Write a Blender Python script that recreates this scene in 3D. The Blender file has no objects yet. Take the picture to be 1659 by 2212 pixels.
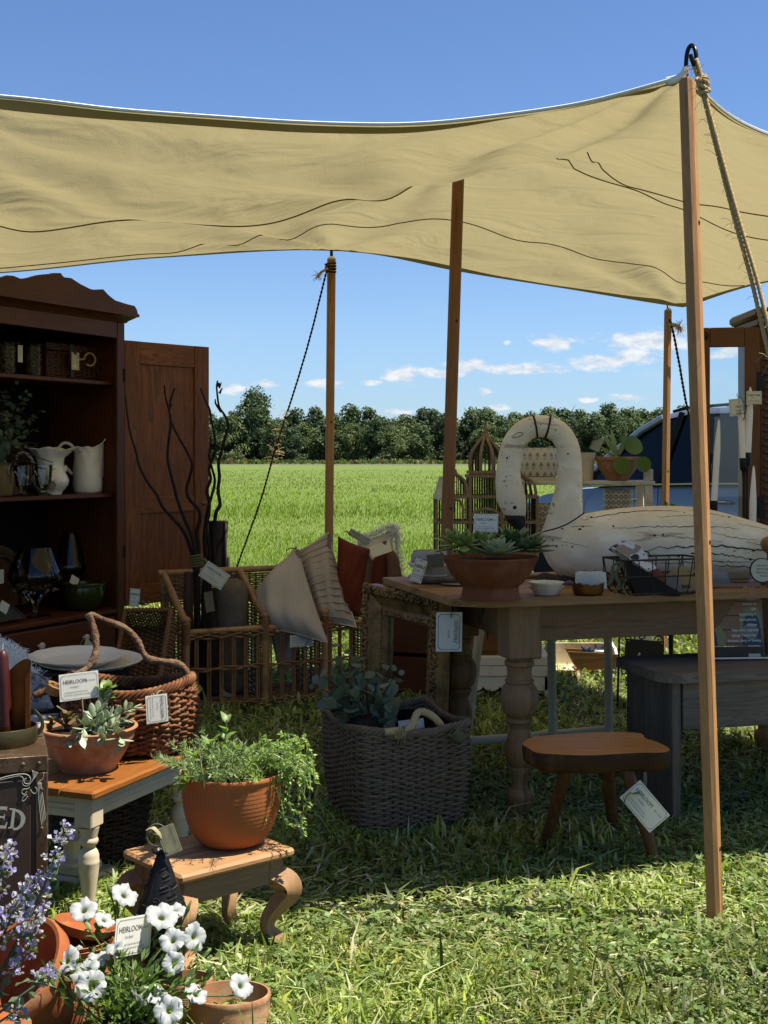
import bpy, math, random
import numpy as np
from mathutils import Vector, Matrix, Euler
from math import sin, cos, pi, radians, atan2, sqrt
random.seed(7)
rng = np.random.default_rng(7)
SC = bpy.context.scene
C = SC.collection
# ---------------------------------------------------------------- camera
FPX, CX, HY, CAMZ = 2800.0, 829.5, 985.0, 1.3
cam_d = bpy.data.cameras.new('camera')
cam = bpy.data.objects.new('camera', cam_d)
C.objects.link(cam)
cam.location = (0, 0, CAMZ)
cam.rotation_euler = (pi / 2, 0, 0)
cam_d.sensor_fit = 'HORIZONTAL'
cam_d.sensor_width = 36
cam_d.lens = 36 * FPX / 1659
cam_d.shift_y = -121 / 1659
cam_d.clip_start = 0.05
cam_d.clip_end = 3000
SC.camera = cam
# ---------------------------------------------------------------- sun, exposure
SUN = Vector((0.44, -0.02, 0.898)).normalized()
sl = bpy.data.lights.new('sun', 'SUN')
sl.energy = 5.0
sl.angle = radians(0.53)
sl.color = (1.0, 0.955, 0.87)
so = bpy.data.objects.new('sun', sl)
so.rotation_euler = SUN.to_track_quat('Z', 'Y').to_euler()
so.location = (6, 0, 12)
C.objects.link(so)
SC.view_settings.view_transform = 'Standard'
SC.view_settings.look = 'None'
SC.view_settings.exposure = 0.95
SC.view_settings.gamma = 1.0
SC.view_settings.use_curve_mapping = False
SC.cycles.max_bounces = 8
SC.cycles.transparent_max_bounces = 12
SC.cycles.sample_clamp_indirect = 6
SC.cycles.caustics_reflective = False
SC.cycles.caustics_refractive = False
# ---------------------------------------------------------------- node helpers
class NT:
 def __init__(s, tree):
  s.t = tree
 def n(s, typ, ins=None, **kw):
  nd = s.t.nodes.new(typ)
  for k, v in kw.items():
   setattr(nd, k, v)
  for k, v in (ins or {}).items():
   sk = nd.inputs[k]
   if isinstance(v, bpy.types.NodeSocket):
    s.t.links.new(v, sk)
   else:
    sk.default_value = v
  return nd
 def math(s, op, a, b=0.0, c=0.0, clamp=False):
  return s.n('ShaderNodeMath', {0: a, 1: b, 2: c}, operation=op, use_clamp=clamp).outputs[0]
 def vmath(s, op, a, b=(0, 0, 0)):
  nd = s.n('ShaderNodeVectorMath', {0: a, 1: b}, operation=op)
  return nd.outputs['Value'] if op in ('LENGTH', 'DOT_PRODUCT') else nd.outputs[0]
 def mix(s, f, a, b, bt='MIX'):
  nd = s.n('ShaderNodeMix', data_type='RGBA', blend_type=bt)
  for idx, v in ((0, f), (6, a), (7, b)):
   if isinstance(v, bpy.types.NodeSocket):
    s.t.links.new(v, nd.inputs[idx])
   else:
    nd.inputs[idx].default_value = v if idx == 0 else tuple(v[:3]) + (1,)
  return nd.outputs[2]
 def ramp(s, f, stops, interp='LINEAR'):
  nd = s.n('ShaderNodeValToRGB', {0: f})
  cr = nd.color_ramp
  cr.interpolation = interp
  while len(cr.elements) < len(stops):
   cr.elements.new(0.5)
  for e, (p, c) in zip(cr.elements, stops):
   e.position = p
   e.color = (c, c, c, 1) if isinstance(c, (int, float)) else tuple(c[:3]) + (1,)
  return nd.outputs[0]
 def noise(s, vec, scale=5.0, detail=4.0, rough=0.55, dist=0.0):
  return s.n('ShaderNodeTexNoise', {'Vector': vec, 'Scale': scale, 'Detail': detail, 'Roughness': rough,
                                          'Distortion': dist}).outputs[0]
 def map(s, vec, scale=(1, 1, 1), loc=(0, 0, 0), rot=(0, 0, 0)):
  return s.n('ShaderNodeMapping', {'Vector': vec, 'Scale': scale, 'Location': loc, 'Rotation': rot}).outputs[0]
 def obj(s):
  return s.n('ShaderNodeTexCoord').outputs['Object']
 def bump(s, h, strength=0.3, dist=0.01):
  return s.n('ShaderNodeBump', {'Height': h, 'Strength': strength, 'Distance': dist}).outputs[0]
# ---------------------------------------------------------------- world: sky with low cumulus
w = bpy.data.worlds.new('World')
SC.world = w
w.use_nodes = True
t = w.node_tree
t.nodes.clear()
k = NT(t)
sky = k.n('ShaderNodeTexSky', sky_type='NISHITA')
sky.sun_disc = False
sky.sun_elevation = math.asin(SUN.z)
sky.sun_rotation = atan2(SUN.x, SUN.y)
sky.altitude = 100
sky.air_density = 1.0
sky.dust_density = 0.0
sky.ozone_density = 3.0
gen = k.n('ShaderNodeTexCoord').outputs['Generated']
sep = k.n('ShaderNodeSeparateXYZ', {0: gen})
az = k.math('ARCTAN2', sep.outputs[0], sep.outputs[1])
el = k.math('ARCSINE', sep.outputs[2])
ae = k.n('ShaderNodeCombineXYZ', {0: az, 1: el, 2: 0.0}).outputs[0]
n1 = k.n('ShaderNodeTexNoise', {'Vector': k.map(ae, (38, 80, 1)), 'Scale': 1.0, 'Detail': 6.0, 'Roughness': 0.6})
warp = k.vmath('MULTIPLY', k.vmath('SUBTRACT', n1.outputs['Color'], (0.5, 0.5, 0.5)), (0.030, 0.011, 0.0))
aew = k.vmath('ADD', ae, warp)
CL = [(1400, 735, 120, 30), (1195, 742, 70, 22), (1300, 782, 75, 22), (1120, 797, 160, 15), (1370, 772, 70, 20),
      (955, 806, 75, 13), (865, 808, 60, 20), (1010, 790, 60, 22), (800, 827, 36, 9), (695, 827, 55, 14),
      (570, 829, 34, 9), (1045, 843, 26, 8), (1350, 860, 48, 9), (1065, 881, 50, 9), (1268, 864, 30, 7),
      (862, 888, 46, 9), (1575, 762, 60, 16), (500, 840, 40, 14), (1097, 740, 14, 7), (1800, 800, 140, 25),
      (250, 850, 90, 16), (-200, 820, 160, 26), (2300, 830, 180, 30), (-700, 850, 150, 22), (2900, 800, 160, 30)]
cov = None
for (x, y, a, b) in CL:
 th = atan2(x - CX, FPX)
 e0 = atan2((HY - y), sqrt(FPX ** 2 + (x - CX) ** 2))
 d = k.vmath('MULTIPLY', k.vmath('SUBTRACT', aew, (th, e0, 0)), (FPX / a, FPX / b, 0))
 m = k.math('SUBTRACT', 1.0, k.vmath('LENGTH', d))
 cov = m if cov is None else k.math('MAXIMUM', cov, m)
n2 = k.noise(k.map(ae, (60, 130, 1)), 1.0, 7.0, 0.62)
n3 = k.noise(k.map(ae, (9, 26, 1)), 1.0, 4.0, 0.5)
dens = k.math('ADD', k.math('MULTIPLY', cov, 1.15), k.math('MULTIPLY', k.math('SUBTRACT', n2, 0.52), 1.7))
dens = k.n('ShaderNodeMapRange', {0: dens, 1: 0.0, 2: 0.75, 3: 0.0, 4: 0.93}, interpolation_type='SMOOTHSTEP').outputs[0]
# thin scattered veil near the horizon all round
veil = k.n('ShaderNodeMapRange', {0: n3, 1: 0.55, 2: 0.8, 3: 0.0, 4: 0.30}).outputs[0]
vm = k.n('ShaderNodeMapRange', {0: el, 1: 0.13, 2: 0.03, 3: 0.0, 4: 1.0}).outputs[0]
dens = k.math('MAXIMUM', dens, k.math('MULTIPLY', veil, vm))
ccol = k.mix(k.n('ShaderNodeMapRange', {0: n2, 1: 0.35, 2: 0.62, 3: 0.0, 4: 1.0}).outputs[0], (0.60, 0.68, 0.80), (0.93, 0.95, 0.97))
lowf = k.n('ShaderNodeMapRange', {0: el, 1: 0.0, 2: 0.11, 3: 0.0, 4: 1.0}, interpolation_type='SMOOTHSTEP').outputs[0]
hs = k.mix(1.0, sky.outputs[0], k.mix(lowf, (0.70, 0.90, 1.28), (0.94, 1.09, 1.36)), 'MULTIPLY')
bg1 = k.n('ShaderNodeBackground', {'Color': hs, 'Strength': 0.055}).outputs[0]
bg2 = k.n('ShaderNodeBackground', {'Color': ccol, 'Strength': 0.52}).outputs[0]
ms = k.n('ShaderNodeMixShader', {0: dens, 1: bg1, 2: bg2}).outputs[0]
k.n('ShaderNodeOutputWorld', {'Surface': ms})
# ---------------------------------------------------------------- points from photo measurements
def W(px, py, d):
 return Vector(((px - CX) / FPX * d, d, CAMZ + (HY - py) / FPX * d))
def G(px, py, z=0.0):
 d = (CAMZ - z) * FPX / (py - HY)
 return Vector(((px - CX) / FPX * d, d, z))
# ---------------------------------------------------------------- mesh helpers
def nrm(v):
 return v / (np.linalg.norm(v) + 1e-12)
class MB:
 """collects shapes; build() links them as one mesh object"""
 def __init__(s):
  s.v, s.f, s.mi, s.nv, s.col = [], [], [], 0, []
 def add(s, v, f, M=None, mi=0, col=None):
  v = np.asarray(v, float).reshape(-1, 3)
  if M is not None:
   m = np.array(M)
   v = v @ m[:3, :3].T + m[:3, 3]
  s.v.append(v)
  o = s.nv
  s.f += [tuple(i + o for i in q) for q in f]
  s.mi += [mi] * len(f)
  s.nv += len(v)
  return s
 def box(s, c, size, bev=0.0, M=None, mi=0):
  v, f = box_geo(size, bev)
  return s.add(v + np.array(c), f, M, mi)
 def tube(s, pts, r, n=8, closed=False, M=None, mi=0, caps=True, flat=1.0):
  v, f = tube_geo(pts, r, n, closed, caps, flat)
  return s.add(v, f, M, mi)
 def lathe(s, prof, n=32, c=(0, 0, 0), M=None, mi=0, fn=None):
  v, f = lathe_geo(prof, n, fn)
  return s.add(v + np.array(c), f, M, mi)
 def ball(s, c, r, n=12, m=8, M=None, mi=0):
  r = np.array([r, r, r]) if np.isscalar(r) else np.array(r)
  prof = [(max(1e-5, sin(pi * i / m)), -cos(pi * i / m)) for i in range(m + 1)]
  v, f = lathe_geo(prof, n)
  return s.add(v * r + np.array(c), f, M, mi)
 def prism(s, poly, y0, y1, M=None, mi=0):
  """outline in (x,z) extruded from y0 to y1"""
  n = len(poly)
  v = [(p[0], y0, p[1]) for p in poly] + [(p[0], y1, p[1]) for p in poly]
  f = [tuple(range(n)), tuple(range(2 * n - 1, n - 1, -1))]
  f += [(i + n, (i + 1) % n + n, (i + 1) % n, i) for i in range(n)]
  return s.add(v, f, M, mi)
 def grid(s, fn, nu, nv, M=None, mi=0, closeu=False):
  P = np.array([[fn(u / nu, v / nv) for u in range(nu + (0 if closeu else 1))] for v in range(nv + 1)], float)
  W_ = P.shape[1]
  f = []
  for j in range(nv):
   for i in range(nu):
    a, b = j * W_ + i, j * W_ + (i + 1) % W_
    f.append((a, b, b + W_, a + W_))
  return s.add(P.reshape(-1, 3), f, M, mi)
 def mesh(s, name, mats, smooth=True, angle=38):
  me = bpy.data.meshes.new(name)
  vv = np.concatenate(s.v) if s.v else np.zeros((0, 3))
  me.from_pydata(vv.tolist(), [], s.f)
  for m in (mats if isinstance(mats, (list, tuple)) else [mats]):
   me.materials.append(m)
  if len(set(s.mi)) > 1:
   me.polygons.foreach_set('material_index', s.mi)
  me.polygons.foreach_set('use_smooth', [bool(smooth)] * len(me.polygons))
  if smooth and angle < 180:
   me.set_sharp_from_angle(angle=radians(angle))
  me.update()
  return me
 def build(s, name, mats, parent=None, smooth=True, angle=38, loc=None):
  return link(name, s.mesh(name, mats, smooth, angle), parent, loc)
def link(name, data, parent=None, loc=None):
 o = bpy.data.objects.new(name, data)
 C.objects.link(o)
 if parent is not None:
  o.parent = parent
 if loc is not None:
  o.location = loc
 return o
def box_geo(size, b=0.0):
 x, y, z = [q / 2 for q in size]
 if b <= 0:
  v = np.array([(-x, -y, -z), (x, -y, -z), (x, y, -z), (-x, y, -z), (-x, -y, z), (x, -y, z), (x, y, z), (-x, y, z)])
  return v, [(3, 2, 1, 0), (4, 5, 6, 7), (0, 1, 5, 4), (1, 2, 6, 5), (2, 3, 7, 6), (3, 0, 4, 7)]
 b = min(b, 0.45 * min(size))
 v, idx = [], {}
 for sx in (-1, 1):
  for sy in (-1, 1):
   for sz in (-1, 1):
    for ax in range(3):
     p = [sx * (x - b), sy * (y - b), sz * (z - b)]
     p[ax] += b * (sx, sy, sz)[ax]
     idx[(sx, sy, sz, ax)] = len(v)
     v.append(p)
 f = []
 for ax in range(3):
  o = [i for i in range(3) if i != ax]
  for sg in (-1, 1):
   q = []
   for a, c in ((-1, -1), (1, -1), (1, 1), (-1, 1)):
    sgn = [0, 0, 0]
    sgn[ax] = sg
    sgn[o[0]], sgn[o[1]] = a, c
    q.append(idx[tuple(sgn) + (ax,)])
   f.append(tuple(q))
 for ax in range(3):
  o = [i for i in range(3) if i != ax]
  for a in (-1, 1):
   for c in (-1, 1):
    q = []
    for sg, w_ in ((-1, o[0]), (1, o[0]), (1, o[1]), (-1, o[1])):
     sgn = [0, 0, 0]
     sgn[ax] = sg
     sgn[o[0]], sgn[o[1]] = a, c
     q.append(idx[tuple(sgn) + (w_,)])
    f.append(tuple(q))
 for sx in (-1, 1):
  for sy in (-1, 1):
   for sz in (-1, 1):
    f.append(tuple(idx[(sx, sy, sz, a)] for a in range(3)))
 v = np.array(v)
 out = []
 for q in f:
  p = v[list(q)]
  nn = np.cross(p[1] - p[0], p[2] - p[0])
  out.append(q if np.dot(nn, p.mean(0)) > 0 else q[::-1])
 return v, out
def tube_geo(pts, r, n=8, closed=False, caps=True, flat=1.0):
 P = np.array([tuple(p) for p in pts], float)
 m = len(P)
 R = np.full(m, r, float) if np.isscalar(r) else np.array(r, float)
 T = np.zeros_like(P)
 for i in range(m):
  a = P[(i - 1) % m] if (closed or i > 0) else P[i]
  b = P[(i + 1) % m] if (closed or i < m - 1) else P[i]
  T[i] = nrm(b - a)
 up = np.array([0, 0, 1.0]) if abs(T[0][2]) < 0.9 else np.array([1.0, 0, 0])
 N = nrm(np.cross(np.cross(T[0], up), T[0]))
 V = []
 for i in range(m):
  N = nrm(N - T[i] * np.dot(N, T[i]))
  B = np.cross(T[i], N)
  for j in range(n):
   a = 2 * pi * j / n
   V.append(P[i] + R[i] * (cos(a) * N + flat * sin(a) * B))
 f = []
 for i in range(m if closed else m - 1):
  for j in range(n):
   a, b = i * n + j, i * n + (j + 1) % n
   c, d = ((i + 1) % m) * n + (j + 1) % n, ((i + 1) % m) * n + j
   f.append((a, b, c, d))
 if caps and not closed:
  f.append(tuple(range(n - 1, -1, -1)))
  f.append(tuple((m - 1) * n + j for j in range(n)))
 return np.array(V), f
def lathe_geo(prof, n=32, fn=None):
 V, f = [], []
 m = len(prof)
 for i, (r, z) in enumerate(prof):
  for j in range(n):
   a = 2 * pi * j / n
   rr = r if fn is None else fn(r, z, a, i)
   if isinstance(rr, tuple):
    V.append(rr)
   else:
    V.append((rr * cos(a), rr * sin(a), z))
 for i in range(m - 1):
  for j in range(n):
   a, b = i * n + j, i * n + (j + 1) % n
   f.append((a, b, b + n, a + n))
 if prof[0][0] > 1e-4:
  f.append(tuple(range(n - 1, -1, -1)))
 if prof[-1][0] > 1e-4:
  f.append(tuple((m - 1) * n + j for j in range(n)))
 return np.array(V, float), f
def spline(pts, n=8, closed=False):
 """Catmull-Rom through points, n samples a segment"""
 P = [np.array(tuple(p), float) for p in pts]
 m = len(P)
 out = []
 segs = m if closed else m - 1
 for i in range(segs):
  p1, p2 = P[i], P[(i + 1) % m]
  p0 = P[i - 1] if (i > 0 or closed) else 2 * p1 - p2
  p3 = P[(i + 2) % m] if (i + 2 < m or closed) else 2 * p2 - p1
  for q in range(n):
   u = q / n
   out.append(0.5 * (2 * p1 + (p2 - p0) * u + (2 * p0 - 5 * p1 + 4 * p2 - p3) * u * u + (3 * p1 - p0 - 3 * p2 + p3) * u ** 3))
 if not closed:
  out.append(P[-1])
 return np.array(out)
def smoothprof(prof, n=4):
 return [(max(0.0, p[0]), p[1]) for p in spline([(a, b, 0) for a, b in prof], n)]
def frame(o, x, y, z):
 """matrix with given axes (columns) and origin"""
 M = Matrix.Identity(4)
 for i, a in enumerate((x, y, z)):
  for j in range(3):
   M[j][i] = a[j]
 for j in range(3):
  M[j][3] = o[j]
 return M
def RZ(a):
 return Matrix.Rotation(radians(a), 4, 'Z')
def TR(x, y, z):
 return Matrix.Translation((x, y, z))
# ---------------------------------------------------------------- things
def tag(o, label=None, cat=None, group=None, kind=None):
 if label:
  o['label'] = label
 if cat:
  o['category'] = cat
 if group:
  o['group'] = group
 if kind:
  o['kind'] = kind
 return o
def thing(name, label, cat, loc=(0, 0, 0), rotz=0.0, group=None, M=None):
 o = bpy.data.objects.new(name, None)
 o.empty_display_size = 0.05
 C.objects.link(o)
 if M is not None:
  o.matrix_world = M
 else:
  o.location = loc
  o.rotation_euler = (0, 0, radians(rotz))
 return tag(o, label, cat, group)
def copy_part(o, parent, M=None):
 c = o.copy()
 C.objects.link(c)
 c.parent = parent
 if M is not None:
  c.matrix_basis = M
 return c
def copy_thing(root, label=None, **kw):
 r = root.copy()
 C.objects.link(r)
 if label:
  r['label'] = label
 for ch in list(root.children):
  c = copy_part(ch, r)
  for g in list(ch.children):
   copy_part(g, c)
 return r
# ---------------------------------------------------------------- materials
MATS = {}
def new_mat(name):
 m = bpy.data.materials.new(name)
 m.use_nodes = True
 m.node_tree.nodes.clear()
 MATS[name] = m
 return m, NT(m.node_tree)
def finish(k, base, rough=0.6, normal=None, **kw):
 ins = {'Base Color': base if isinstance(base, bpy.types.NodeSocket) else tuple(base[:3]) + (1,), 'Roughness': rough}
 if normal is not None:
  ins['Normal'] = normal
 for a, b in kw.items():
  ins[a.replace('_', ' ')] = b
 p = k.n('ShaderNodeBsdfPrincipled', ins)
 k.n('ShaderNodeOutputMaterial', {'Surface': p.outputs[0]})
 return p
WARM = np.array((0.59, 0.505, 0.375))
KEEP = np.array((0.98, 0.90, 0.76))
def warm(c, keep=False):
 return tuple(np.clip(np.array(c[:3]) * (KEEP if keep else WARM), 0, .97)) if c else c
def plain(name, c1, c2=None, scale=12.0, rough=0.6, bump=0.15, bs=60.0, dirt=None, stretch=(1, 1, 1), bd=0.004, keep=False, **kw):
 """mottled material: two tones mixed by noise, fine relief"""
 m, k = new_mat(name)
 c2 = c2 or tuple(q * 0.75 for q in c1)
 c1, c2, dirt = warm(c1, keep), warm(c2, keep), warm(dirt, keep)
 v = k.map(k.obj(), stretch)
 f = k.ramp(k.noise(v, scale, 5, 0.6), [(0.3, 0), (0.7, 1)])
 f = k.math('ADD', k.math('MULTIPLY', f, .65), k.math('MULTIPLY', k.n('ShaderNodeObjectInfo').outputs['Random'], .4), clamp=True)
 col = k.mix(f, c1, c2)
 if dirt:
  d = k.ramp(k.noise(v, scale * 0.37, 6, 0.68), [(0.5, 0), (0.66, 1)])
  col = k.mix(d, col, dirt)
 nm = k.bump(k.noise(v, bs, 4, 0.6), bump, bd) if bump else None
 rr = k.n('ShaderNodeMapRange', {0: f, 3: max(0.02, rough - 0.08), 4: min(1, rough + 0.08)}).outputs[0]
 kw.setdefault('Specular_IOR_Level', .18 if rough > .5 else .4)
 finish(k, col, rr, nm, **kw)
 return m
def wood(name, c1, c2, axis='Z', scale=1.0, rough=0.55, bump=0.25, wear=None, knots=True, dark=None):
 m, k = new_mat(name)
 c1, c2, wear, dark = warm(c1), warm(c2), warm(wear), warm(dark)
 st = {'X': (0.7, 9, 9), 'Y': (9, 0.7, 9), 'Z': (9, 9, 0.7)}[axis]
 v = k.obj()
 vs = k.map(v, tuple(q * scale for q in st))
 wav = k.noise(vs, 2.2, 3, 0.5, 1.2)
 rings = k.math('FRACT', k.math('MULTIPLY', wav, 7.0))
 fine = k.noise(k.map(v, tuple(q * scale * (14 if q > 1 else 3) for q in st)), 1.5, 3, 0.6)
 f = k.math('ADD', k.math('MULTIPLY', rings, 0.55), k.math('MULTIPLY', fine, 0.5), clamp=True)
 col = k.mix(f, c1, c2)
 big = k.ramp(k.noise(v, 3.5 * scale, 4, 0.6), [(0.35, 0), (0.75, 1)])
 col = k.mix(k.math('MULTIPLY', big, 0.45), col, tuple(q * 0.6 for q in c2))
 if wear:
  wm = k.ramp(k.noise(vs, 1.3, 5, 0.7), [(0.5, 0), (0.68, 1)])
  col = k.mix(wm, col, wear)
 if dark:
  dm = k.ramp(k.noise(k.map(v, tuple(q * scale * 0.6 for q in st)), 1.7, 6, 0.7), [(0.56, 0), (0.68, 1)])
  col = k.mix(dm, col, dark)
 nm = k.bump(k.math('ADD', rings, fine), bump, 0.0015)
 finish(k, col, rough, nm, Specular_IOR_Level=.25)
 return m
def leafmat(name, c1, c2, scale=30, rough=0.45, trans=0.35, attr=False, spec=0.5, tt=(1.0, 1.1, 0.45), tb=2.2, keep=False):
 """two-sided leaf: reflects and lets light through"""
 m, k = new_mat(name)
 if attr:
  a = k.n('ShaderNodeVertexColor', layer_name='tint').outputs[0]
  base = a
 else:
  oi = k.n('ShaderNodeObjectInfo').outputs['Random']
  f = k.math('ADD', k.math('MULTIPLY', k.noise(k.obj(), scale, 4, 0.6), 0.7), k.math('MULTIPLY', oi, 0.4), clamp=True)
  base = k.mix(f, c1, c2)
 if not keep:
  base = k.mix(1.0, base, (.70, .70, .69), 'MULTIPLY')
 p = k.n('ShaderNodeBsdfPrincipled', {'Base Color': base, 'Roughness': rough, 'Specular IOR Level': spec})
 tcol = k.mix(1.0, base, tt, 'MULTIPLY')
 tr = k.n('ShaderNodeBsdfTranslucent', {'Color': k.mix(0.5, tcol, k.mix(1.0, tcol, (tb, tb, tb), 'MULTIPLY'))})
 ms = k.n('ShaderNodeMixShader', {0: trans, 1: p.outputs[0], 2: tr.outputs[0]})
 k.n('ShaderNodeOutputMaterial', {'Surface': ms.outputs[0]})
 return m
def glassmat(name, tint=(1, 1, 1), rough=0.0, ior=1.45):
 m, k = new_mat(name)
 fr = k.n('ShaderNodeFresnel', {'IOR': ior}).outputs[0]
 tr = k.n('ShaderNodeBsdfTransparent', {'Color': tuple(tint) + (1,)}).outputs[0]
 gl = k.n('ShaderNodeBsdfGlossy', {'Roughness': rough}).outputs[0]
 ms = k.n('ShaderNodeMixShader', {0: k.math('MULTIPLY', fr, 1.3, clamp=True), 1: tr, 2: gl}).outputs[0]
 k.n('ShaderNodeOutputMaterial', {'Surface': ms})
 return m
# ---------------------------------------------------------------- fast big meshes
def raw_mesh(name, V, F, mat, tint=None, smooth=False):
 """V (n,3), F (m,3|4) arrays -> mesh, optional per-vertex tint"""
 me = bpy.data.meshes.new(name)
 n, m, kf = len(V), len(F), F.shape[1]
 me.vertices.add(n)
 me.vertices.foreach_set('co', V.astype(np.float32).ravel())
 me.loops.add(m * kf)
 me.loops.foreach_set('vertex_index', F.astype(np.int32).ravel())
 me.polygons.add(m)
 me.polygons.foreach_set('loop_start', np.arange(0, m * kf, kf, dtype=np.int32))
 me.polygons.foreach_set('loop_total', np.full(m, kf, dtype=np.int32))
 me.update(calc_edges=True)
 if tint is not None:
  a = me.color_attributes.new('tint', 'FLOAT_COLOR', 'POINT')
  a.data.foreach_set('color', np.concatenate([tint, np.ones((n, 1))], 1).astype(np.float32).ravel())
 if smooth:
  me.polygons.foreach_set('use_smooth', [True] * m)
 me.materials.append(mat)
 me.validate()
 return me
# ================================================================ land
def fbm(x, y, s, seed=0):
 """cheap smooth value noise for numpy arrays"""
 r = np.random.default_rng(seed)
 T = r.random((64, 64))
 u, v = np.asarray(x) * s + 100, np.asarray(y) * s + 100
 iu, iv = np.floor(u).astype(int), np.floor(v).astype(int)
 fu, fv = u - iu, v - iv
 fu, fv = fu * fu * (3 - 2 * fu), fv * fv * (3 - 2 * fv)
 g = lambda a, b: T[a % 64, b % 64]
 return (g(iu, iv) * (1 - fu) + g(iu + 1, iv) * fu) * (1 - fv) + (g(iu, iv + 1) * (1 - fu) + g(iu + 1, iv + 1) * fu) * fv
m, k = new_mat('soil_and_turf')
v = k.n('ShaderNodeNewGeometry').outputs['Position']
ycoord = k.n('ShaderNodeSeparateXYZ', {0: v}).outputs[1]
near = k.mix(k.noise(v, 30, 5, 0.7), (0.020, 0.030, 0.008), (0.075, 0.080, 0.025))
near = k.mix(k.ramp(k.noise(v, 3.0, 5, 0.6), [(0.5, 0), (0.7, 1)]), near, (0.10, 0.085, 0.042))
n1_ = k.noise(k.map(v, (1.2, 0.25, 1)), 1.0, 6, 0.65)
far = k.mix(n1_, (0.102, 0.160, 0.008), (0.198, 0.272, 0.018))
n2_ = k.noise(k.map(v, (0.02, 0.10, 1)), 1.0, 3, 0.5)
far = k.mix(k.math('MULTIPLY', n2_, 0.8), far, (0.160, 0.222, 0.014))
farm = k.n('ShaderNodeMapRange', {0: ycoord, 1: 8.0, 2: 16.0}).outputs[0]
edge = k.n('ShaderNodeMapRange', {0: k.math('ADD', ycoord, k.math('MULTIPLY', n2_, 40.0)), 1: 195.0, 2: 205.0}).outputs[0]
far = k.mix(edge, far, k.mix(n1_, (0.10, 0.11, 0.04), (0.17, 0.16, 0.075)))
finish(k, k.mix(1.0, k.mix(farm, near, far), (.70, .70, .69), 'MULTIPLY'), 0.9, k.bump(k.noise(v, 40, 5, 0.7), 0.6, 0.02))
GROUND = m
mb = MB()
ys = [-30, 0, 1.5, 3, 5, 8, 12, 20, 40, 80, 150, 230, 300, 420, 700, 1400]
xs = [-1200, -500, -200, -80, -30, -10, -4, 0, 4, 10, 30, 80, 200, 500, 1200]
mb.add([(x, y, 0.0) for y in ys for x in xs],
       [(j * len(xs) + i, j * len(xs) + i + 1, (j + 1) * len(xs) + i + 1, (j + 1) * len(xs) + i)
  for j in range(len(ys) - 1) for i in range(len(xs) - 1)])
tag(mb.build('ground', GROUND), 'green lawn and hay field running flat to the far treeline', 'ground', kind='structure')
BLADE = leafmat('grass_blade', None, None, attr=True, trans=0.42, rough=0.45, spec=0.28)
def blades(base, h, wdt, lean, az, tint, curl=0.6):
 """base (n,3), heights, widths, lean as fraction of height -> V,F with 3 rows of 2"""
 n = len(base)
 dx, dy = np.cos(az), np.sin(az)
 side = np.stack([-dy, dx, np.zeros(n)], 1)
 # let blades turn about themselves
 tw = rng.uniform(-1.2, 1.2, n)
 side = side * np.cos(tw)[:, None] + np.stack([dx, dy, np.zeros(n)], 1) * np.sin(tw)[:, None]
 d = np.stack([dx, dy, np.zeros(n)], 1)
 up = np.array([0, 0, 1.0])
 p1 = base + d * (lean * h * 0.35)[:, None] + up * (h * 0.6)[:, None]
 p2 = base + d * (lean * h)[:, None] + up * (h * np.clip(1.0 - curl * lean * 0.45, 0.1, 1))[:, None]
 V = np.stack([base - side * wdt[:, None] * .42, base + side * wdt[:, None] * .42,
                  p1 - side * wdt[:, None] * .5, p1 + side * wdt[:, None] * .5,
                  p2 - side * wdt[:, None] * .1, p2 + side * wdt[:, None] * .1], 1).reshape(-1, 3)
 o = (np.arange(n) * 6)[:, None]
 F = np.concatenate([o + np.array([0, 1, 3, 2]), o + np.array([2, 3, 5, 4])], 0)
 Tn = np.repeat(tint, 6, 0)
 return V, F, Tn
def palette(n, cols, wts, jit=0.25):
 c = np.array(cols)[rng.choice(len(cols), n, p=np.array(wts) / sum(wts))]
 return np.clip(c * rng.uniform(1 - jit, 1 + jit, (n, 1)) * rng.uniform(0.93, 1.07, (n, 3)), 0.003, 0.9)
def bare(x, y):
 return np.exp(-((x - 0.12) / 0.55) ** 2 - ((y - 3.62) / 0.22) ** 2) * (0.35 + 0.9 * fbm(x, y, 6.0, 67))
def patch(x, y):
 p = fbm(x, y, 1.3, 61)[:, None]
 q = np.clip(fbm(x, y, 2.1, 63) * 1.8 - 0.75, 0, 1)[:, None]
 return (0.48 + 0.95 * p) * (np.array([1.0, 1.0, 1.0]) * (1 - q) + np.array([1.25, 1.02, 0.95]) * q)
def spread_fan(n, d0, d1, half=0.38, bias=1.0):
 """points on the ground between two distances, evenly thinning out with distance"""
 u = rng.random(n) ** bias
 d = 1.0 / (1.0 / d0 + u * (1.0 / d1 - 1.0 / d0))
 x = rng.uniform(-half, half, n) * d
 return x, d
LAWN = [(0.25, 0.315, 0.058), (0.37, 0.44, 0.115), (0.60, 0.65, 0.28), (0.095, 0.13, 0.022), (0.74, 0.72, 0.42), (0.52, 0.45, 0.25)]
allV, allF, allT, off = [], [], [], 0
def push(V, F, T):
 global off
 allV.append(V); allF.append(F + off); allT.append(T)
 off += len(V)
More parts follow.
